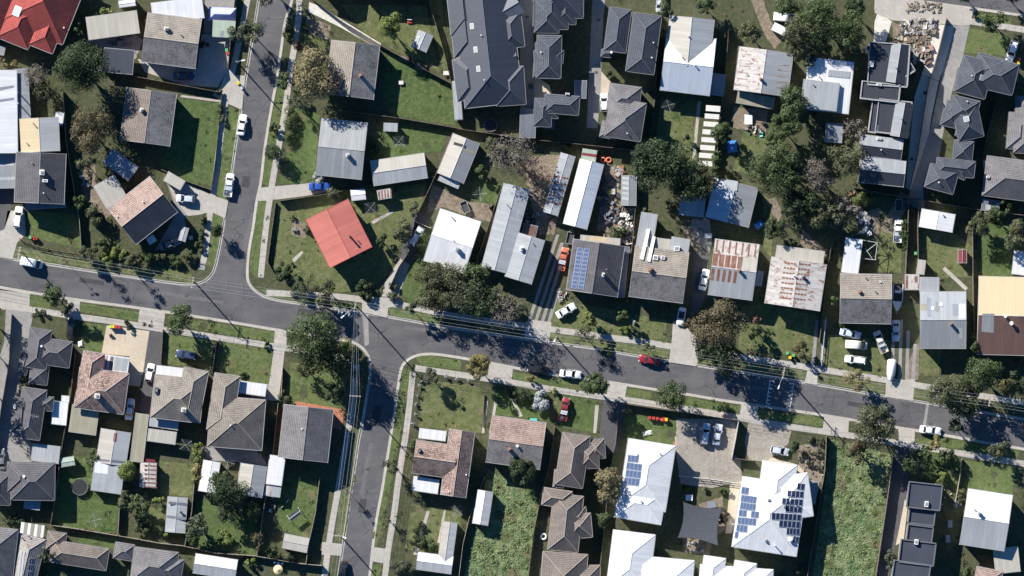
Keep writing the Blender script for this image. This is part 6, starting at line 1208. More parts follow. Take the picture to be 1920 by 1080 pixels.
for i, x in enumerate((1218, 1225, 1232, 1244, 1249)): bin_(x, 783 + i * .8, 'lid_red' if i < 4 else 'lid_yellow', ('red lidded bin at the west end of the row behind the car park fence', 'second red lidded bin from the west behind the car park fence', 'third red lidded bin from the west behind the car park fence', 'red lidded bin beside the yellow one behind the car park fence', 'yellow lidded bin at the east end behind the car park fence')[i])
def clothesline(x, y, ang, label, r_=1.6):
    r = empty('clothesline', P(x, y, .11), ang, label, 'clothesline'); r.location.z = .11
    q = MB(); q.tube([(0, 0, 0), (0, 0, 1.9)], .035, 6); q.build('pole_shaft', 'galv', r)
    for k in range(2):
        q = MB(); a = k * math.pi / 2; d = Vector((math.cos(a), math.sin(a), 0)); q.tube([d * -r_ + Vector((0, 0, 2.0)), Vector((0, 0, 1.85)), d * r_ + Vector((0, 0, 2.0))], .022, 5); q.build('arm', 'alu', r)
    q = MB()
    for s in (.5, .75, 1):
        c = [Vector((math.cos(a) * r_ * s, math.sin(a) * r_ * s, 1.9 + .1 * s)) for a in (0, math.pi / 2, math.pi, 1.5 * math.pi)]
        for i in range(4): q.tube([c[i], c[(i + 1) % 4]], .01, 3)
    q.build('line', 'galv', r)
clothesline(900, 364, .1, 'rotary clothesline on the lawn behind the dazzling white roof'); clothesline(695, 390, .9, 'rotary clothesline on the lawn behind the bright red roof'); clothesline(748, 266, .9, 'rotary clothesline near the small white shed above the long ivory shed')
clothesline(428, 866, 1.3, 'rotary clothesline on the paving between two white sheds'); clothesline(856, 957, .9, 'rotary clothesline behind the red brown corner house'); clothesline(1253, 198, .3, 'rotary clothesline in shade south of the T shaped house'); clothesline(349, 834, .6, 'rotary clothesline in shade behind the beige and grey house')
clothesline(178, 975, .2, 'rotary clothesline on the dark lawn south of the trampoline')
def trampoline(x, y, rad, label):
    r = empty('trampoline', P(x, y, .11), 0, label, 'trampoline'); r.location.z = .11
    c = [Vector((math.cos(a) * rad, math.sin(a) * rad, .85)) for a in [i * math.pi / 8 for i in range(16)]]
    q = MB(); q.poly([p * .86 + Vector((0, 0, .12)) for p in c]); q.build('mat', 'black', r)
    q = MB(); q.tube(c + [c[0]], .05, 5); q.build('frame', 'midgrey', r)
    q = MB()
    for i in range(16): a, b = c[i], c[(i + 1) % 16]; q.poly([a * .88 + Vector((0, 0, .1)), a + Vector((0, 0, .05)), b + Vector((0, 0, .05)), b * .88 + Vector((0, 0, .1))])
    q.build('pad', 'charcoal', r)
    for i in range(0, 16, 4): q = MB(); q.tube([Vector((c[i].x, c[i].y, 0)), c[i] + Vector((0, 0, 1.5))], .03, 5); q.build('leg', 'alu', r)
trampoline(150, 913, 1.85, 'round black trampoline on the shaded dark lawn'); trampoline(920, 235, 1.5, 'round trampoline in shade below the dark slate complex')
# orange rings, umbrella table, swing, pool toys, tables
def torus(mb, c, R, r, n=16, m=6, mi=0):
    c = Vector(c); vs = []; fs = []
    for i in range(n):
        a = 2 * math.pi * i / n
        for j in range(m):
            b = 2 * math.pi * j / m; vs.append(c + Vector((math.cos(a) * (R + r * math.cos(b)), math.sin(a) * (R + r * math.cos(b)), r * math.sin(b))))
    for i in range(n):
        for j in range(m): fs.append((i * m + j, ((i + 1) % n) * m + j, ((i + 1) % n) * m + (j + 1) % m, i * m + (j + 1) % m))
    mb.faces(vs, fs, mi)
for x, lab in ((1131, 'left of two orange rings behind the long white shed'), (1141.5, 'right of two orange rings behind the long white shed')):
    q = MB(); torus(q, P(x, 300, .3), .52, .14); o = q.build('orange_ring', 'plastic_orange', smooth=True); tag(o, lab, 'ring', 'orange rings')
q = MB(); torus(q, P(1019, 1006, .3), .6, .2); o = q.build('white_ring', 'white', smooth=True); tag(o, 'white ring on the ground beside the taupe townhouse with the stepped gutter', 'ring')
r = empty('umbrella', P(522, 1067, .1), 0, 'yellow round garden umbrella at the bottom edge by the back fence', 'umbrella'); c = P(522, 1067, .1)
q = MB(); n = 12; rimp = [c + Vector((math.cos(2 * math.pi * i / n) * 1.05, math.sin(2 * math.pi * i / n) * 1.05, 2.1)) for i in range(n)]
for i in range(n): q.poly([rimp[i], rimp[(i + 1) % n], c + Vector((0, 0, 2.6))])
part(q, 'canopy', 'umbrella', r); q = MB(); q.tube([c, c + Vector((0, 0, 2.65))], .03, 5); part(q, 'pole_shaft', 'alu', r)
for i, (x, y) in enumerate(((515, 1055), (522, 1056), (529, 1057))):
    r = empty('garden_chair', P(x, y, .1), 0, ('west', 'middle', 'east')[i] + ' one of three white garden chairs behind the yellow umbrella', 'chair', 'white garden chairs'); r.location.z = .1
    q = MB(); q.box((0, 0, .4), (.26, 0, 0), (0, .26, 0), .05); q.build('seat', 'white', r); q = MB(); q.box((0, .25, .45), (.26, 0, 0), (0, .03, 0), .45); q.build('backrest', 'white', r)
    for a in (-.22, .22):
        for b_ in (-.22, .22): q = MB(); q.box((a, b_, 0), (.025, 0, 0), (0, .025, 0), .4); q.build('leg', 'white', r)
def table(x, y, w, d, h, top, label, name='table', cat='table', rz=0):
    r = empty(name, P(x, y, .11), rz, label, cat); r.location.z = .11
    q = MB(); q.box((0, 0, h - .06), (w / 2, 0, 0), (0, d / 2, 0), .06); q.build('table_top', top, r)
    for a in (-1, 1):
        for b_ in (-1, 1): q = MB(); q.box((a * (w / 2 - .1), b_ * (d / 2 - .1), 0), (.03, 0, 0), (0, .03, 0), h - .06); q.build('leg', 'midgrey', r)
table(1403, 224, 1.7, 2.2, .8, 'white', 'white square table on the brown yard south of the rust stained house'); table(752, 155, 1.0, .8, .5, 'offwhite', 'small white table on the lawn beside the tan and brown house'); table(837, 137, 1.4, .9, .7, 'offwhite', 'white table in the fence corner beside the dark complex'); table(1328, 442, 1.6, 1.0, .7, 'white', 'white table in the yard above the red rusted roof')
table(1000, 787, 1.6, .7, .8, 'turquoise', 'narrow table with green top against the pinkish house'); table(1292, 933, 1.5, 1.3, .8, 'white', 'white table at the north edge of the shade sail'); table(1333, 946, 1.9, 1.3, 1.0, 'metal_bluegrey', 'pale bench table under the edge of the shade sail'); table(1781, 982, 1.0, 1.7, .8, 'metal_bluegrey', 'blue grey tabletop in the narrow yard beside the flat roofed townhouses, northern of two'); table(1777, 1010, 1.0, 1.7, .8, 'metal_bluegrey', 'blue grey tabletop in the narrow yard beside the flat roofed townhouses, southern of two')
table(1020, 402, 1.2, .9, .8, 'metal_bluegrey', 'grey bench at the end of the rust banded shed'); table(358, 446, .9, .9, .6, 'wall_cream', 'small tan box table beside the narrow white shed')
r = empty('swing_frame', P(553, 965, .1), 0, 'swing frame with dark awning on the lawn behind the grey gable house', 'swing'); b = P(553, 965, .1)
for s in (-1, 1):
    q = MB(); d = Vector((1.2 * s, .9 * s, 0)); q.tube([b + d + Vector((-.5, .7, 0)), b + d + Vector((0, 0, 2.1)), b + d + Vector((.5, -.7, 0))], .05, 5); part(q, 'leg', 'offwhite', r)
q = MB(); q.tube([b + Vector((-1.2, -.9, 2.1)), b + Vector((1.2, .9, 2.1))], .05, 5); part(q, 'beam', 'offwhite', r); q = MB(); q.poly([b + Vector(v) for v in ((-1.5, -.3, 2.0), (-.6, -1.5, 1.85), (1.4, .2, 1.85), (.6, 1.3, 2.0))]); part(q, 'canopy', 'sail', r)
q = MB(); pts = [(540.5, 937), (537, 943), (531, 949), (528, 951)]
for a, c in zip(pts, pts[1:]): q.box((P(*a, .1) + P(*c, .1)) / 2, (P(*c) - P(*a)) / 2 * 1.02, Vector((.2, .2, 0)), .5)
tag(q.build('slide', 'white'), 'curved white slide on the lawn beside the swing frame', 'slide')
# blue tarpaulins
def tarp(x, y, w, d, mat, label, rz=.3, z=1.2):
    n = 6; vs = []; c = P(x, y, 0); q = MB()
    for j in range(n + 1):
        for i in range(n + 1):
            a, b_ = (i / n - .5) * w, (j / n - .5) * d; k = max(abs(i / n - .5), abs(j / n - .5)) * 2
            vs.append(c + Vector((a * math.cos(rz) - b_ * math.sin(rz), a * math.sin(rz) + b_ * math.cos(rz), .12 + z * (1 - k ** 3) + rnd.uniform(-.08, .08))))
    q.faces(vs, [(j * (n + 1) + i, j * (n + 1) + i + 1, (j + 1) * (n + 1) + i + 1, (j + 1) * (n + 1) + i) for j in range(n) for i in range(n)]); tag(q.build('tarpaulin', mat), label, 'tarpaulin')
tarp(1423, 421, 2.0, 1.6, 'tarp_blue', 'bright blue tarpaulin beside the pale blue garage', .6); tarp(1373, 275, 2.2, 2.6, 'tarp_blue', 'blue tarpaulin in shade beside the white slatted pergola', .1); tarp(1143, 361, 1.4, 1.4, 'yellow', 'yellow cover among the junk beside the long white shed', .4, .8); tarp(1246, 788, 1.8, .8, 'plastic_red', 'orange red cloth heap behind the car park fence', -.1, .6)
tarp(1214, 812, 2.2, 1.0, 'offwhite', 'crumpled white sheet on the lawn behind the car park fence', .2, .4); tarp(151, 645, 1.1, 1.4, 'white', 'crumpled white sheet in the front yard by the red brown tiled house', .2, .5)
r = empty('sofa', P(768, 40, .1), 0, 'small red and white play seat on the paving north of the white gable shed', 'toy'); r.location.z = .11
q = MB(); q.box((0, 0, 0), (.5, 0, 0), (0, .4, 0), .4); q.build('seat', 'plastic_red', r); q = MB(); q.box((0, .35, .4), (.5, 0, 0), (0, .08, 0), .4); q.build('backrest', 'offwhite', r); r.name = 'play_seat'
# planter boxes on the lawn
for x, y, w, d, lab in ((758, 110, 2.0, 1.2, 'planter bed with pale plants beside the diagonal fence'), (789, 126, 2.4, 1.4, 'timber planter bed beside the diagonal fence, right of the pale planted one')):
    r = empty('planter_box', P(x, y, .11), -.35, lab, 'planter'); r.location.z = .11
    for c, a, b_ in (((0, d / 2, 0), (w / 2, 0, 0), (0, .05, 0)), ((0, -d / 2, 0), (w / 2, 0, 0), (0, .05, 0)), ((w / 2, 0, 0), (.05, 0, 0), (0, d / 2 - .05, 0)), ((-w / 2, 0, 0), (.05, 0, 0), (0, d / 2 - .05, 0))): q = MB(); q.box(c, a, b_, .45); q.build('plank', 'timber', r)
    q = MB(); q.box((0, 0, 0), (w / 2 - .06, 0, 0), (0, d / 2 - .06, 0), .35); q.build('soil', 'soil', r)
# letterboxes / small white posts, manhole covers and pit lids
for x, y in ((1391, 774), (748, 650), (469, 540)):
    pass
for x, y, w, d in ((988, 32, .9, .6), (995, 162, 1.0, 1.2), (1122, 37, .8, .6), (1118, 136, .8, .6), (1735, 174, .9, .8), (1709, 298, .7, .6), (1670, 981, .8, .6), (738, 710, .7, .7), (455, 300, .7, .7), (640, 612, .7, .7), (980, 668, .7, .7), (1360, 772, .9, .7)):
    q = MB(); q.box(P(x, y, .136 if (x, y) not in ((738, 710), (455, 300), (640, 612), (980, 668)) else .0075), (w / 2, 0, 0), (0, d / 2, 0), .012); tag(q.build('drain_cover', 'steel_dark'), kind='structure')
# stacks of junk: the builder's rubble and the cluttered yard
def junk(name, x0, y0, x1, y1, n, smin, smax, mats, hmax, seed):
    rj = random.Random(seed); mb = MB()
    for i in range(n):
        x, y = rj.uniform(x0, x1), rj.uniform(y0, y1); a = rj.uniform(0, 3.14); s, t = rj.uniform(smin, smax), rj.uniform(smin, smax) * rj.choice((.3, .6, 1)); h = rj.uniform(.08, hmax)
        c = P(x, y, .1 + rj.uniform(0, hmax * .5)); u = Vector((math.cos(a), math.sin(a), rj.uniform(-.3, .3))); v = Vector((-math.sin(a), math.cos(a), rj.uniform(-.3, .3)))
        mb.box(c, u * s / 2, v * t / 2, h, rj.randrange(len(mats)))
    return tag(mb.build(name, mats), kind='stuff')
JM = ['paling_pale', 'offwhite', 'midgrey', 'timber', 'concrete', 'charcoal']
junk('rubble', 1690, 36, 1756, 62, 150, .3, 1.2, JM, .5, 1); junk('rubble', 1670, 60, 1745, 82, 80, .2, 1.0, ['soil', 'timber', 'paling_pale', 'soil'], .3, 2); junk('rubble', 1712, 86, 1745, 118, 60, .3, 1.4, JM + ['brick'], .6, 3); junk('rubble', 1700, 3, 1765, 24, 90, .2, .8, ['soil', 'paling_pale', 'timber'], .25, 9)
junk('junk_pile', 1160, 415, 1188, 458, 170, .2, .9, JM + ['white', 'brick', 'offwhite'], .6, 4); junk('junk_pile', 1120, 335, 1162, 420, 110, .2, 1.2, ['charcoal', 'midgrey', 'metal_bluegrey', 'timber', 'steel_dark'], .7, 5); junk('junk_pile', 1150, 312, 1168, 330, 30, .4, 1.3, ['paling_pale', 'metal_pale', 'terracotta'], .6, 6); junk('junk_pile', 1165, 390, 1190, 412, 40, .3, 1.2, JM, .6, 7)
junk('junk_pile', 1602, 395, 1632, 440, 26, .6, 1.3, ['offwhite', 'metal_pale', 'midgrey'], .8, 8); junk('junk_pile', 1395, 225, 1432, 255, 30, .2, .8, JM + ['turquoise'], .5, 10); junk('junk_pile', 200, 60, 260, 85, 30, .2, .8, ['charcoal', 'timber', 'midgrey'], .4, 11); junk('junk_pile', 150, 325, 170, 348, 26, .2, .9, JM, .4, 12)
junk('junk_pile', 1590, 360, 1640, 385, 40, .2, .6, ['terracotta', 'paling_pale', 'bin_green'], .4, 13); junk('junk_pile', 985, 400, 1012, 420, 24, .2, .9, JM, .5, 14); junk('junk_pile', 1660, 985, 1662, 1000, 4, .2, .4, JM, .3, 15); junk('junk_pile', 1280, 1000, 1330, 1035, 30, .2, .9, ['timber', 'metal_pale', 'charcoal'], .4, 16); junk('junk_pile', 1500, 832, 1545, 900, 30, .2, .6, ['paling_pale', 'midgrey'], .3, 17)
junk('junk_pile', 1045, 545, 1062, 566, 24, .2, .7, JM + ['paint_maroon', 'white'], .5, 18); junk('junk_pile', 266, 600, 285, 612, 12, .2, .6, JM, .3, 19); junk('junk_pile', 505, 920, 515, 960, 16, .2, .7, JM + ['plastic_red'], .5, 20); junk('junk_pile', 1420, 100, 1425, 104, 3, .2, .4, JM, .3, 21); junk('junk_pile', 1745, 870, 1790, 960, 20, .2, .5, JM, .3, 22)
junk('junk_pile', 1290, 410, 1330, 440, 20, .2, .7, JM, .4, 23); junk('junk_pile', 1125, 440, 1180, 460, 30, .2, .8, JM + ['metal_cream'], .5, 24)
# ---------------------------------------------------------------- trees and shrubs
def tree(name, x, y, rx, ry, h, mat, label, cat='tree', leaf=.42, dens=3.4, lobes=None, base=.28, trunk='trunk_brown', seed=None, round_=False, group=None, thin=False):
    """a tapered trunk with limbs reaching into each lobe of the crown; leaves are small faces spread over the lobes"""
    g = np.random.default_rng(int(x * 31 + y * 7) if seed is None else seed)
    if h > 2.9: h *= 1.32
    rx *= S; ry *= S; b = P(x, y, .1); k = 1 - h * .6 / H; bx, by = (x - 960) * S * k, (540 - y) * S * k
    root = empty(name, (bx, by, .1), 0, label, cat, group)
    R = (rx + ry) / 2; z0 = h * base; hz = (h - z0) / 2; zc = z0 + hz
    n = lobes or max(4, min(26, int(5 + R * R * .9)))
    C = []; RR = []
    for i in range(n):
        if round_: f = .72
        else: f = .86
        for _ in range(20):
            v = g.normal(size=3); v /= np.linalg.norm(v); rr = g.uniform(.25, 1) ** .5 * f
            c = np.array([v[0] * rx * rr, v[1] * ry * rr, v[2] * hz * rr])
            if all(np.linalg.norm((c - d) * [1, 1, .7]) > R * .32 for d in C): break
        if c[2] < -hz * .35: c[2] *= .5
        C.append(c); RR.append(R * g.uniform(.2, .5) * (1.25 if round_ else 1))
    C = np.array(C); RR = np.array(RR)
    if round_: C = np.vstack([C, [[0, 0, 0]]]); RR = np.append(RR, min(rx, ry, hz * 1.2) * .9)
    area_ = math.pi * rx * ry
    h_ = h; N_ = int(dens * (2.3 if not thin else 2.6) * area_ / (leaf * leaf)); w = RR ** 2 / (RR ** 2).sum(); idx = g.choice(len(RR), N_, p=w)
    d = g.normal(size=(N_, 3)); d /= np.linalg.norm(d, axis=1)[:, None]; d[:, 2] = np.where(d[:, 2] < -.3, -d[:, 2], d[:, 2])
    rad = RR[idx] * (g.uniform(.35, 1.12, N_) ** (.45 if not thin else 1.0))
    pos = C[idx] + d * rad[:, None] * [1, 1, .85]
    # leave clear holes between the clumps
    if thin:
        keep = np.sin(pos[:, 0] * 3.1 + pos[:, 2]) * np.sin(pos[:, 1] * 2.7 + 1) + g.uniform(-.5, .7, N_) > -.25; pos, d, N_ = pos[keep], d[keep], int(keep.sum())
    nr = d * 1.05 + g.normal(size=(N_, 3)) * .34 + [0, 0, .2]; nr /= np.linalg.norm(nr, axis=1)[:, None]
    t = np.cross(nr, g.normal(size=(N_, 3))); t /= np.linalg.norm(t, axis=1)[:, None]; s = np.cross(nr, t)
    sz = leaf * g.uniform(.35, .8, N_)[:, None]; lw = .62 if not thin else .42
    pos = pos + [bx, by, zc + .1]; pos[:, 2] = np.maximum(pos[:, 2], .15)
    fold = nr * sz * .18
    V = np.stack([pos - t * sz, pos - s * sz * lw + fold, pos + t * sz, pos + s * sz * lw + fold], 1).reshape(-1, 3) - [bx, by, .1]
    quick_mesh('crown', V, np.arange(N_ * 4).reshape(N_, 4), mat, root)
    q = MB(); tr = max(.05, R * .055); top = Vector((0, 0, z0 + hz * .6))
    bend = Vector((g.uniform(-.2, .2) * R * .4, g.uniform(-.2, .2) * R * .4, 0)); fk = Vector((0, 0, z0 * .75 + .2)) + bend
    q.tube([(0, 0, -.15), bend * .4 + Vector((0, 0, z0 * .4)), fk, fk + Vector((0, 0, hz * .8))], tr, 7, r2=tr * .35)
    for i in range(min(len(RR), 9)): e = Vector(C[i]) + Vector((0, 0, zc)); q.tube([fk, fk.lerp(e, .5) + Vector((0, 0, .15 * R)), e], tr * .5, 5, r2=tr * .12)
    q.build('trunk', trunk, root); return root
def shrub(x, y, r, mat, label, h=None, ry=None, leaf=.26, **kw):
    return tree('shrub', x, y, r, ry or r, h or max(.7, r * S * 1.25), mat, label, 'shrub', leaf=leaf, base=.05, lobes=kw.pop('lobes', None), dens=kw.pop('dens', 3.2), **kw)
def T_(*a, **k): return tree('tree', *a, **k)
T_(150, 125, 50, 51, 9.5, 'leaf_dark', 'large round dark tree below the red hipped roof', leaf=.34, dens=4.6, round_=True, lobes=24)
T_(66, 138, 27, 26, 6, 'leaf_bare', 'brownish bare tree above the white warehouse roof', leaf=.35, dens=2.2, thin=True, trunk='trunk_grey')
T_(85, 170, 24, 26, 4.5, 'leaf_olive', 'olive feathery bush south of the bare brownish tree', thin=True)
T_(172, 248, 38, 48, 7.5, 'leaf_brown', 'olive brown tree west of the half shaded gable roof', leaf=.34, dens=3.2)
T_(165, 312, 20, 22, 5, 'leaf_olive', 'small olive tree south of the olive brown one', thin=True)
T_(442, 60, 16, 20, 7, 'leaf_grey', 'smaller grey green gum beside the pale green carport', leaf=.34, dens=2.6)
T_(471, 62, 20, 28, 8.5, 'leaf_grey', 'grey green gum leaning over the top of the north side street', leaf=.34, dens=2.8)
T_(500, -30, 34, 34, 9, 'leaf_mid', 'street tree just past the top edge shading the north side street')
T_(586, 145, 40, 50, 8.5, 'leaf_gold', 'big golden brown tree beside the north side street', leaf=.36, dens=3.8)
T_(624, 158, 24, 34, 7, 'leaf_bare', 'grey thin tree touching the golden brown one on its east side', dens=1.8, thin=True, trunk='trunk_grey')
T_(556, 192, 26, 20, 6, 'leaf_grey', 'grey leaved tree south west of the golden brown one', dens=2.2, thin=True, trunk='trunk_grey')
T_(533, 150, 14, 16, 4.5, 'leaf_mid', 'small green tree on the verge west of the golden brown one')
shrub(541, 65, 12, 'leaf_mid', 'green bush on the verge near the top of the north side street', ry=17); shrub(560, 86, 10, 'leaf_rust', 'purplish bush beside the footpath near the top of the north side street')
shrub(575, 48, 7, 'leaf_mid', 'little bush beside the dirt bed at the top'); shrub(515, 237, 13, 'leaf_mid', 'round bush on the verge opposite the white sedan', 2.6); T_(511, 287, 17, 18, 3.6, 'leaf_dark', 'round dark bush on the verge halfway down the north side street', base=.1, leaf=.28, dens=4.5, round_=True)
T_(407, 434, 13, 15, 3.8, 'leaf_dark', 'small dark round tree on the west verge below the driveway', base=.2, leaf=.26, dens=4, round_=True)
shrub(545, 240, 9, 'leaf_mid', 'narrow hedge along the pale grey roofed house lot', 1.6, 40); shrub(598, 332, 11, 'leaf_silver', 'bush with white flowers by the blue car', 1.5)
shrub(548, 475 + 20, 4, 'leaf_mid', 'tiny plant by the ramp of the red roofed house')
T_(730, 50, 24, 28, 6, 'leaf_lime', 'bright yellow green tree on the top lawn', leaf=.34, dens=3.4)
T_(962, 290, 46, 44, 8, 'leaf_bare', 'large bare grey brown tree behind the long L shaped house', leaf=.4, dens=2.4, thin=True, trunk='trunk_grey')
T_(1000, 320, 30, 30, 6, 'leaf_rust', 'reddish bare tree beside the rust banded shed', leaf=.38, dens=1.2, thin=True, trunk='trunk_grey')
T_(920, 270, 18, 14, 3, 'leaf_olive', 'olive bush against the back fence below the dark complex', base=.1)
T_(905, 325, 12, 18, 3, 'leaf_mid', 'green bush beside the diagonal pale shed', base=.1)
shrub(1008, 268, 12, 'leaf_mid', 'leafy bush against the back fence between the townhouses', ry=7); shrub(1055, 272, 20, 'leaf_olive', 'long low bush against the back fence above the rust banded shed', 1.8, 8)
T_(1238, 308, 56, 50, 9.5, 'leaf_dark', 'very large dark tree above the pale blue garage', leaf=.42, dens=4.4, lobes=26)
T_(1300, 340, 44, 40, 8, 'leaf_dark', 'dark tree overhanging the pale blue garage from the north', leaf=.4, dens=4.2)
T_(1212, 395, 8, 8, 2, 'leaf_olive', 'small bush between the big dark tree and the narrow white wing', base=.1); shrub(1257, 388, 10, 'leaf_olive', 'small light bush south of the big dark tree', ry=16)
T_(1350, 250, 18, 26, 4.5, 'leaf_mid', 'green tree beside the white slatted pergola', leaf=.32)
T_(1345, 305, 12, 24, 4, 'leaf_mid', 'narrow green tree below the white slatted pergola')
T_(1286, 258, 8, 10, 2.5, 'leaf_grey', 'small thin tree on the lawn south of the T shaped house', thin=True)
T_(1405, 62, 20, 25, 5.5, 'leaf_olive', 'dark olive tree on the west side of the dirt track')
for x, y, rx, ry, h, m, lab in ((1497, 72, 26, 48, 8, 'leaf_olive', 'olive tree overhanging the white van roof at the top'), (1540, 40, 42, 44, 9.5, 'leaf_mid', 'tallest green tree of the clump at the top'), (1588, 62, 32, 44, 9, 'leaf_mid', 'green tree at the east of the clump at the top'), (1475, 10, 30, 18, 6, 'leaf_mid', 'green tree cut by the top edge above the white van'), (1602, 20, 24, 24, 7, 'leaf_dark', 'dark tree beside the pale new concrete at the top'), (1508, 110, 22, 20, 6, 'leaf_olive', 'lowest olive tree of the clump beside the rust stained roof'),
    (1488, 200, 26, 42, 7.5, 'leaf_mid', 'green tree between the rust stained roof and the pale blue roof'), (1470, 240, 30, 24, 7, 'leaf_mid', 'green tree south of the rust stained roof'), (1450, 262, 18, 20, 5, 'leaf_mid', 'smaller green tree beside the brown yard'), (1452, 318, 46, 46, 9, 'leaf_mid', 'largest green tree of the back gardens, over the grass path'), (1490, 330, 26, 30, 8, 'leaf_dark', 'dark tree east of the largest back garden tree')):
    T_(x, y, rx, ry, h, m, lab, leaf=.36, dens=3.6)
T_(1532, 328, 28, 40, 7.5, 'leaf_bare', 'grey pinkish bare tree in the dark back gardens', leaf=.36, dens=3, thin=True, trunk='trunk_grey')
T_(1590, 298, 32, 36, 8, 'leaf_olive', 'pale olive tree west of the ribbed townhouses', leaf=.36, dens=3.2)
T_(1605, 240, 26, 24, 6, 'leaf_bare', 'grey twiggy tree west of the middle new townhouse', dens=2, thin=True, trunk='trunk_grey')
T_(1540, 402, 26, 27, 6.5, 'leaf_olive', 'rounded olive tree in the deep shade behind the white wing'); T_(1566, 410, 22, 26, 6, 'leaf_grey', 'greyish tree right of the rounded olive tree'); T_(1592, 390, 26, 20, 6.5, 'leaf_bare', 'bare grey tree over the shaded pot plants', dens=1.8, thin=True, trunk='trunk_grey')
T_(1455, 432, 20, 24, 4.5, 'leaf_dark', 'glossy green tree beside the blue tarpaulin'); T_(1500, 385, 40, 28, 7, 'leaf_dark', 'very dark tree filling the shaded back garden', dens=4)
T_(1345, 612, 50, 44, 10.8, 'leaf_brown', 'big brown green tree in front of the two rusty roofs', leaf=.38, dens=4, lobes=22); T_(1290, 612, 12, 15, 4, 'leaf_brown', 'small brown green clump west of the big brown green tree'); T_(1360, 675, 34, 36, 9, 'leaf_dark', 'dark tree leaning over the main road from the north verge', leaf=.36)
T_(1320, 660, 30, 20, 5, 'leaf_dark', 'dark low tree on the verge under the big brown green tree')
T_(828, 525, 50, 34, 6, 'leaf_olive', 'broad clumpy olive tree in front of the dazzling white roof', leaf=.3, dens=4.6, lobes=24, base=.1); T_(820, 560, 44, 26, 5.5, 'leaf_olive', 'southern half of the clumpy olive trees on the garden bank', leaf=.3, dens=4.4, base=.1); T_(870, 555, 46, 36, 8, 'leaf_grey', 'tall grey green gum south of the dazzling white roof', leaf=.36, dens=2.6, thin=True)
T_(893, 518, 26, 30, 7.5, 'leaf_mid', 'dark gum beside the corner of the dazzling white roof', dens=2.8); T_(945, 582, 40, 30, 8.5, 'leaf_bare', 'pale limbed thin gum on the garden bank by the strip driveway', leaf=.32, dens=1.5, thin=True, trunk='trunk_grey'); T_(910, 570, 36, 30, 8, 'leaf_dark', 'dark gum casting the long shadow across the main road', dens=3.0)
shrub(793, 475, 8, 'leaf_mid', 'hedge along the white roofed house drive', 1.6, 42); T_(755, 428, 20, 26, 4.5, 'leaf_olive', 'olive bush on the lawn edge beside the silver wagon', base=.1); T_(716, 452, 14, 11, 3, 'leaf_dark', 'dark shrub at the eastern corner of the bright red roof', base=.1); T_(778, 392, 12, 14, 3, 'leaf_grey', 'grey bush against the fence above the silver wagon', base=.1)
T_(770, 577, 14, 14, 4.5, 'leaf_mid', 'small round street tree on the north verge opposite the corner lawn'); shrub(735, 545, 9, 'leaf_grey', 'pale flowering bush at the garden path south east of the red roof', ry=20)
T_(588, 634, 52, 48, 10, 'leaf_mid', 'large grey green tree at the corner of the main road and the south side street', leaf=.38, dens=3.4, lobes=22); T_(606, 672, 44, 34, 8.5, 'leaf_dark', 'dark tree beneath the large grey green corner tree', leaf=.36); T_(572, 690, 22, 18, 4, 'leaf_brown', 'brownish understorey tree on the lawn below the corner tree', thin=True); T_(652, 690, 22, 28, 6.5, 'leaf_olive', 'green tree on the verge at the mouth of the south side street'); T_(630, 738, 20, 18, 5, 'leaf_dark', 'dark tree shading the top of the south side street'); T_(652, 652, 22, 14, 3, 'leaf_lime', 'low bright shrub on the curved corner verge', base=.05)
T_(335, 600, 24, 31, 6.5, 'leaf_mid', 'dense green street tree on the south verge opposite the north side street', leaf=.32, dens=4); T_(98, 552, 22, 24, 6.5, 'leaf_mid', 'green street tree at the left end of the main road', leaf=.32, dens=3.4); T_(125, 578, 12, 10, 2.4, 'leaf_grey', 'grey green agave like shrub beside the left street tree', base=.05)
T_(895, 690, 26, 26, 6, 'leaf_yellow', 'yellow green street tree at the corner lawn', leaf=.32, dens=3.6); T_(807, 708, 18, 17, 4.5, 'leaf_grey', 'grey green small tree on the corner lawn', leaf=.3); T_(1114, 720, 27, 30, 6.5, 'leaf_mid', 'dark green street tree next to the white sedan', leaf=.32, dens=4); T_(1255, 743, 30, 28, 6.5, 'leaf_mid', 'green street tree in front of the western car park', leaf=.32, dens=3.8); shrub(1357, 763, 13, 'leaf_mid', 'round shrub on the south verge near the zigzag markings', 2.4)
T_(1637, 795, 40, 42, 8.5, 'leaf_olive', 'large grey green tree on the south verge by the overgrown field', leaf=.36, dens=3.4, lobes=20); T_(1612, 848, 26, 24, 5, 'leaf_brown', 'brownish tree at the top of the overgrown field', dens=2.6)
T_(1775, 732, 40, 34, 9, 'leaf_olive', 'large spreading tree over the north verge near the right edge', leaf=.36, dens=3.6); T_(1800, 765, 30, 22, 7, 'leaf_mid', 'green limb heavy tree leaning over the road near the right edge'); T_(1842, 702, 36, 32, 8.5, 'leaf_mid', 'green glossy tree in front of the brown roof', leaf=.34, dens=3.8); T_(1818, 735, 26, 22, 5, 'leaf_dark', 'dark tree between the spreading tree and the glossy one'); T_(1828, 640, 8, 26, 4, 'leaf_mid', 'narrow green tree between the patched grey house and the brown roof'); T_(1905, 720, 22, 20, 6.5, 'leaf_dark', 'dark shrub at the right edge beside the yellow flowers', base=.05)
shrub(1890, 722, 26, 'leaf_yellow', 'bed of yellow flowers near the right edge', .7, 9, dens=3); shrub(1908, 680, 10, 'leaf_rust', 'reddish shrub in front of the brown roof')
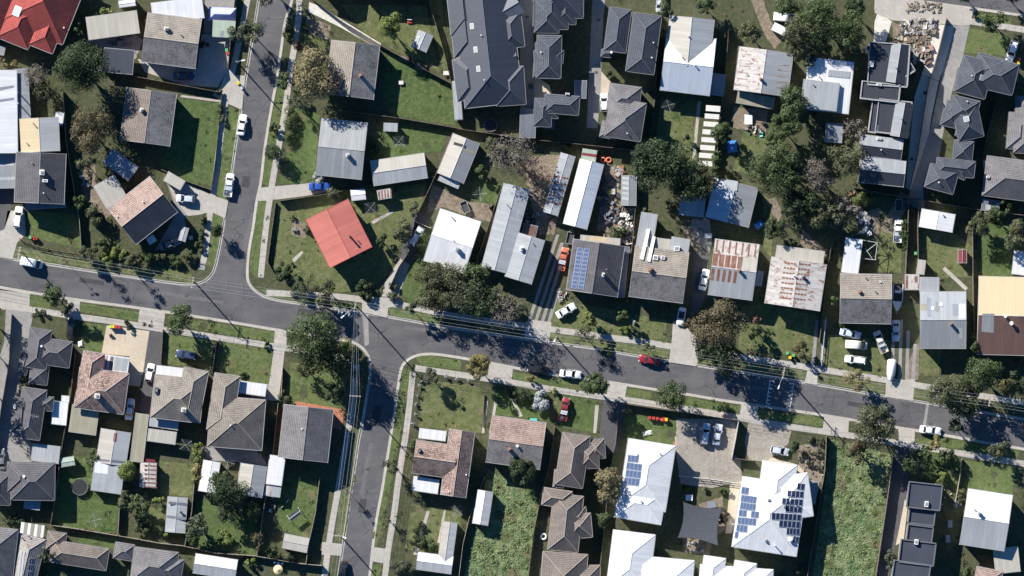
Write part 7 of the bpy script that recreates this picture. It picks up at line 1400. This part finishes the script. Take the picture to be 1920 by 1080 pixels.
T_(1612, 710, 26, 18, 4.8, 'leaf_yellow', 'yellow green street tree in front of the lawn full of cars', leaf=.3, dens=3); T_(1095, 628, 22, 22, 5, 'leaf_olive', 'thin olive street tree on the verge by the white car on the lawn', leaf=.3, dens=2.4, thin=True); T_(1105, 598, 14, 18, 4, 'leaf_lime', 'light green bush in the front garden of the solar panelled house'); T_(1168, 592, 13, 14, 4, 'leaf_mid', 'feathery green tree in the front yard of the tan house with ducts'); shrub(1172, 620, 13, 'leaf_lime', 'bright bush beside the footpath below the feathery tree', 1.2, 9); T_(1215, 652, 12, 9, 3, 'leaf_mid', 'small green tree on the verge above the red car'); shrub(1140, 655, 12, 'leaf_mid', 'low rough growth on the verge west of the red car', .6); shrub(1175, 560, 12, 'leaf_mid', 'green round bush at the corner of the solar panelled house', 2.5); shrub(1255, 575, 7, 'leaf_olive', 'small bush in the shade beside the white open topped car'); shrub(1190, 602, 6, 'leaf_silver', 'silver leaved plant beside the feathery green tree', .8)
T_(1420, 605, 12, 14, 3, 'leaf_rust', 'reddish small tree on the shaded lawn', thin=True, dens=2.4); T_(1418, 622, 16, 18, 3.6, 'leaf_mid', 'green bush on the lawn beside the big brown green tree', base=.1); T_(1500, 655, 15, 16, 4, 'leaf_brown', 'brownish shrub beside the three bins', base=.1); T_(1562, 565, 10, 14, 3, 'leaf_mid', 'green shrub between the rust dotted house and the tan house', base=.1); T_(1580, 605, 14, 8, 2, 'leaf_mid', 'low hedge at the front of the tan and dark house', base=.05)
T_(1142, 912, 24, 38, 7, 'leaf_gold', 'yellow brown autumn tree west of the white solar roof', leaf=.34, dens=3.4, thin=False); T_(1136, 973, 16, 15, 4, 'leaf_mid', 'dense green round tree below the autumn tree', leaf=.26, dens=4.4, round_=True, base=.15); T_(978, 886, 30, 25, 5.5, 'leaf_dark', 'dark green tree against the south wall of the pinkish house', leaf=.32, dens=4)
T_(735, 870, 20, 21, 5.5, 'leaf_grey', 'thin grey street tree on the east verge of the south side street', leaf=.28, dens=2.6, thin=True); T_(648, 918, 10, 10, 5.2, 'leaf_bare', 'sparse young street tree on the west verge of the south side street', leaf=.24, dens=2.2, thin=True); T_(723, 972, 11, 20, 4.5, 'leaf_olive', 'small sparse street tree lower on the east verge of the south side street', leaf=.26, dens=1.8, thin=True)
T_(1012, 752, 18, 26, 2.8, 'leaf_silver', 'large silvery white shrub in the front yard with the maroon truck', leaf=.26, dens=4, base=.02) ; shrub(1040, 735, 9, 'leaf_lime', 'bright lime bush above the silvery shrub'); shrub(975, 742, 30, 'leaf_dark', 'dark hedge in front of the pinkish house', 1.8, 12); T_(992, 707, 11, 9, 2.6, 'leaf_yellow', 'small yellow street tree on the south verge behind the black car', base=.2); shrub(955, 736, 10, 'leaf_rust', 'reddish bush at the front of the pinkish house')
T_(1840, 420, 28, 26, 5.5, 'leaf_olive', 'bushy olive tree right of the lone white garage'); T_(1868, 405, 20, 18, 5, 'leaf_mid', 'green tree beside the shade house'); T_(1905, 440, 24, 30, 6, 'leaf_olive', 'olive tree at the right edge above the lawn'); T_(1890, 385, 14, 14, 3.5, 'leaf_mid', 'small tree beside the grey hipped house', thin=True)
T_(1860, 38, 26, 22, 5.5, 'leaf_mid', 'street tree over the small square lawn at the top right', dens=2.6); T_(1810, -8, 14, 14, 4, 'leaf_mid', 'street tree past the top edge shading the upper road', dens=3); T_(1890, -10, 26, 20, 6, 'leaf_mid', 'larger street tree past the top edge shading the upper road')
T_(574, 546, 27, 26, 5.5, 'leaf_grey', 'feathery grey tree on the corner of the red roofed lot', leaf=.3, dens=2.6, thin=True); T_(534, 508, 22, 20, 4, 'leaf_dark', 'dense dark shrub at the west corner of the red roofed lot', base=.1, dens=4.2); T_(610, 540, 18, 20, 4.5, 'leaf_grey', 'grey green tree right of the feathery corner tree', thin=True); T_(605, 565, 26, 16, 4.5, 'leaf_olive', 'olive street tree under the wires near the corner'); shrub(575, 430, 9, 'leaf_grey', 'spiky grey plant beside the bright red roof', 1.2); shrub(550, 410, 6, 'leaf_dark', 'small dark bush on the lawn of the red roofed lot'); shrub(552, 430, 5, 'leaf_silver', 'little pale plant on the bare soil of the red roofed lot')
T_(626, 362, 18, 16, 4, 'leaf_olive', 'olive bush beside the blue car', base=.1)
# hedge round the diagonal house, one clump after another
hl = ('west end', 'second from the west', 'third from the west', 'fourth from the west', 'fifth from the west', 'sixth from the west', 'seventh from the west', 'eighth from the west', 'corner')
for i, (x, y, r, m, h) in enumerate(((162, 475, 18, 'leaf_grey', 4), (190, 462, 18, 'leaf_mid', 2.4), (205, 480, 17, 'leaf_lime', 2.2), (228, 472, 18, 'leaf_lime', 2.4), (252, 487, 18, 'leaf_olive', 3), (275, 478, 17, 'leaf_mid', 2.5), (300, 486, 15, 'leaf_olive', 2.0), (328, 488, 15, 'leaf_mid', 1.8), (352, 482, 14, 'leaf_mid', 1.8))):
    T_(x, y, r, r * .85, h, m, f'garden hedge clump along the main road by the diagonal house, {hl[i]}', cat='hedge', leaf=.28, dens=3.6, base=.05, group='hedge clumps round the diagonal house')
for i, (x, y) in enumerate(((374, 462), (378, 440), (384, 415))): T_(x, y, 8, 13, 1.6, 'leaf_mid', f'hedge clump on the street side of the diagonal house, {("south", "middle", "north")[i]}', cat='hedge', leaf=.25, dens=3.6, base=.05, group='hedge clumps round the diagonal house')
T_(148, 383, 14, 16, 3.5, 'leaf_mid', 'round green bush at the fence beside the dark tiled house', base=.1); T_(178, 400, 22, 24, 3.2, 'leaf_olive', 'olive bush west of the diagonal house', base=.1, dens=2.6)
# thin street trees whose shadows fall on the road
for i, (x, y, h, r) in enumerate(((172, 484, 5.5, 13), (235, 492, 5.5, 15), (122, 490, 5, 7))): T_(x, y, r, r, h, 'leaf_olive', ('second', 'third', 'first')[i] + ' sparse verge tree from the left along the north kerb', leaf=.3, dens=2.2, thin=True, base=.45, group='sparse verge trees')
# south west yards
T_(238, 886, 19, 20, 4.2, 'leaf_lime', 'round green bush beside the long white and grey workshop', leaf=.28, dens=4, round_=True, base=.1); T_(180, 862, 22, 24, 2.4, 'leaf_mid', 'sprawling green shrub west of the workshop shed', base=.02); T_(240, 940, 16, 24, 4, 'leaf_olive', 'olive bush below the workshop shed'); T_(260, 948, 18, 24, 4.5, 'leaf_mid', 'green tree beside the rust striped shed', dens=2.6); T_(297, 936, 12, 10, 2.4, 'leaf_lime', 'small lime round bush by the grey banded shed', base=.1)
T_(425, 925, 40, 30, 6, 'leaf_dark', 'dark bushy tree behind the plain white shed', leaf=.32); T_(415, 900, 20, 18, 5, 'leaf_mid', 'green tree between the two sheds by the clothesline'); T_(432, 960, 28, 22, 5, 'leaf_grey', 'grey green lower bush behind the plain white shed'); T_(475, 955, 18, 18, 4, 'leaf_mid', 'small glossy tree south of the half cream garage'); T_(370, 985, 18, 30, 4.5, 'leaf_grey', 'grey green bush on the west edge of the sloping lawn'); T_(362, 1010, 16, 14, 3.5, 'leaf_mid', 'green bush at the foot of the sloping lawn'); T_(420, 1010, 20, 14, 2, 'leaf_lime', 'low bright bush on the sloping lawn', base=.05); T_(487, 1016, 14, 20, 4, 'leaf_brown', 'brown twiggy tree beside the back fence', thin=True, dens=2.6); T_(510, 1035, 14, 12, 3, 'leaf_mid', 'green shrub below the ivory shed', base=.05); T_(540, 1045, 20, 10, 2.6, 'leaf_olive', 'olive shrub row beside the back fence', base=.05); T_(470, 1055, 10, 10, 2.2, 'leaf_lime', 'small bright plant below the back fence', base=.05); T_(372, 850, 10, 30, 2.5, 'leaf_lime', 'climbing green hedge beside the tan hipped house', base=.02); T_(370, 890, 12, 24, 2.5, 'leaf_yellow', 'yellowish hedge along the fence of the dry lawn', base=.02)
for i, (x, y) in enumerate(((157, 996), (170, 998), (211, 1002))): T_(x, y, 6.5, 6, 1.6, 'leaf_rust', ('west', 'middle', 'east')[i] + ' one of three red shrubs along the back fence', cat='shrub', leaf=.2, dens=3.4, base=.05, group='red shrubs by the back fence')
T_(270, 985, 22, 16, 2, 'leaf_mid', 'tangled garden plants beside the yard with the trampoline', cat='shrub', base=.02); T_(310, 1000, 12, 10, 1.6, 'leaf_lime', 'bright plants by the fence below the grey banded shed', cat='shrub', base=.02)
shrub(75, 585, 10, 'leaf_dark', 'dark shrub at the front of the northernmost charcoal house'); shrub(122, 588, 8, 'leaf_olive', 'small shrub at the front fence of the northernmost charcoal house'); shrub(155, 608, 6, 'leaf_mid', 'tiny round shrub in front of the black car'); shrub(238, 610, 10, 'leaf_dark', 'dark shrub at the corner of the beige forecourt'); shrub(207, 630, 5, 'leaf_rust', 'bare brown shrub standing on the beige forecourt'); shrub(500, 648, 8, 'leaf_mid', 'shrub by the letterbox end of the front lawn'); shrub(456, 703, 8, 'leaf_dark', 'dark little bush in front of the tan hipped house')
shrub(533, 745, 10, 'leaf_grey', 'grey bush beside the narrow concrete drive', ry=16); shrub(800, 1018, 18, 'leaf_mid', 'green bush behind the L shaped white shed', 2.4); shrub(782, 1010, 9, 'leaf_dark', 'dark bush beside the garden path behind the corner house', ry=20); shrub(757, 1062, 26, 'leaf_grey', 'grey green bush at the bottom edge by the footpath', 2.6, 16); shrub(790, 985, 9, 'leaf_olive', 'small bush on the lawn behind the corner house', ry=12)
shrub(776, 845, 6, 'leaf_mid', 'clipped hedge in front of the red brown corner house', 1.4, 24)
# small clipped shrubs round the corner lawn
cl = ((786, 724), (783, 741), (780, 758), (778, 777), (775, 795), (836, 706), (856, 710), (876, 713))
cn = ('first from the corner on the side street', 'second from the corner on the side street', 'third from the corner on the side street', 'fourth from the corner on the side street', 'fifth from the corner on the side street', 'first from the corner on the main road', 'second from the corner on the main road', 'third from the corner on the main road')
for (x, y), nme in zip(cl, cn): T_(x, y, 4.2, 4.2, 1.3, 'leaf_silver', f'small pale shrub edging the corner lawn, {nme}', cat='shrub', leaf=.18, dens=3.4, base=.05, group='pale shrubs edging the corner lawn')
# garden beds by the car park
bl = ('north west', 'north east', 'middle west', 'middle east', 'south west', 'south east')
for i, (x, y, r) in enumerate(((1520, 822, 8), (1537, 828, 8), (1514, 850, 7), (1533, 846, 10), (1518, 868, 8), (1534, 875, 7))): T_(x, y, r, r, 1.2, 'leaf_grey', f'low grey shrub in the gravel bed by the large solar roof, {bl[i]}', cat='shrub', leaf=.22, dens=2.6, base=.05, group='low shrubs in the gravel bed')
T_(1490, 838, 10, 13, 3, 'leaf_dark', 'dark shrub at the end of the eastern car park', base=.05); T_(1355, 922, 13, 7, 1.6, 'leaf_mid', 'round shrub beside the white rail, eastern of two', base=.05); T_(1324, 918, 6, 5, 1.2, 'leaf_olive', 'round shrub beside the white rail, western of two', base=.05); T_(1285, 915, 12, 6, 1.4, 'leaf_mid', 'low hedge at the west end of the white rail', base=.05)
T_(1355, 968, 12, 20, 2.4, 'leaf_brown', 'brown leaved shrub east of the shade sail', base=.05); T_(1502, 1065, 12, 10, 2, 'leaf_brown', 'brown shrub below the large solar roof', base=.05); T_(1283, 912, 4, 4, 1, 'leaf_mid', 'tiny shrub beside the car park gate', base=.05)
T_(1708, 868, 16, 30, 5, 'leaf_dark', 'dark tree beside the lane at the lower right', dens=3); T_(1730, 850, 14, 16, 3.5, 'leaf_mid', 'green tree at the front of the flat roofed townhouses'); T_(1750, 830, 13, 15, 4, 'leaf_yellow', 'yellowish street tree below the white sedan at the lower right', dens=2.8); T_(1775, 855, 24, 14, 3, 'leaf_mid', 'rough green bush on the verge at the lower right', base=.05); T_(1875, 842, 22, 18, 5, 'leaf_olive', 'olive street tree near the lower right edge', dens=2.8); T_(1765, 895, 16, 16, 2.2, 'leaf_lime', 'bright shrub at the front corner of the flat roofed townhouses', base=.05); T_(1800, 930, 12, 14, 2.6, 'leaf_olive', 'olive bush against the square white house', base=.05); T_(1795, 945, 8, 8, 1.4, 'leaf_silver', 'pale flowering bush beside the square white house', base=.05); T_(1668, 1050, 9, 20, 2.5, 'leaf_grey', 'grey grasses along the lane beside the flat roofed townhouses', base=.05); T_(1815, 1075, 18, 12, 2.5, 'leaf_mid', 'green bush at the bottom edge near the terracotta roof', base=.05)
T_(1160, 440, 20, 16, 2.2, 'leaf_mid', 'spreading green plant among the junk behind the solar panelled house', base=.05); T_(770, 435 + 8, 3, 3, 1.5, 'leaf_mid', 'tiny plant beside the silver wagon', base=.05)
T_(85, 1038, 16, 18, 4.5, 'leaf_mid', 'spiky palm like tree beside the striped pergola', leaf=.5, dens=2.2, thin=True, base=.5); T_(25, 975, 22, 8, 2, 'leaf_dark', 'dark plants behind the striped pergola', cat='shrub', base=.05); T_(80, 1075, 14, 10, 2.5, 'leaf_mid', 'green bush at the bottom edge left of the dark hip house', base=.05)
T_(148, 55, 12, 14, 3, 'leaf_mid', 'small green tree between the red hipped roof and the cream garage'); T_(195, 24, 22, 6, 2, 'leaf_lime', 'long hedge along the top of the cream garage', cat='hedge', base=.02); T_(5, 118, 8, 12, 2.5, 'leaf_gold', 'golden bush at the left edge above the white warehouse', base=.05); T_(26, 118, 9, 8, 2.5, 'leaf_yellow', 'yellow bush above the white warehouse', base=.05)
T_(382, 85, 9, 10, 2.2, 'leaf_dark', 'dark potted tree on the pale concrete yard', base=.3, leaf=.22); T_(413, 173, 8, 5, 1.6, 'leaf_olive', 'small olive bush at the corner of the concrete yard', base=.05); T_(415, 210, 5, 22, 1.3, 'leaf_grey', 'thin hedge inside the large lawn fence', cat='hedge', base=.02)
T_(1620, 372, 28, 12, 2.2, 'leaf_lime', 'rows of light green pot plants below the ribbed townhouse', cat='plants', base=.02, leaf=.22); T_(1698, 445, 6, 34, 2, 'leaf_mid', 'narrow hedge east of the white utility truck', cat='hedge', base=.02); T_(1250, 15, 14, 20, 5, 'leaf_olive', 'olive tree at the top edge by the T shaped house'); T_(1320, 10, 20, 16, 5, 'leaf_mid', 'green tree at the top edge above the T shaped house'); T_(1340, 60, 10, 14, 3, 'leaf_mid', 'small bush beside the T shaped house', base=.05); T_(1145, 140, 10, 9, 2.2, 'leaf_dark', 'dark courtyard shrub between the twin and pyramid roofs', base=.05)
T_(1790, 800, 20, 14, 5, 'leaf_dark', 'dark small tree on the south verge near the right edge', dens=3)
T_(685, 545, 14, 22, 2.4, 'leaf_dark', 'dark shrubs along the shaded fence south of the bright red roof', base=.05); T_(700, 275, 14, 18, 2.4, 'leaf_mid', 'green bush east of the pale grey metal roof', base=.05); T_(1160, 30, 6, 4, 1, 'leaf_mid', 'tiny roof level planter by the twin townhouse', base=.05)

for x, y, r, h, lab in ((-26, 590, 24, 8, 'northern'), (-24, 650, 24, 9, 'middle'), (-30, 720, 28, 9, 'southern')): T_(x, y, r, r * 1.2, h, 'leaf_dark', lab + ' one of three dark trees past the left edge shading the lane', group='dark trees past the left edge', leaf=.4)
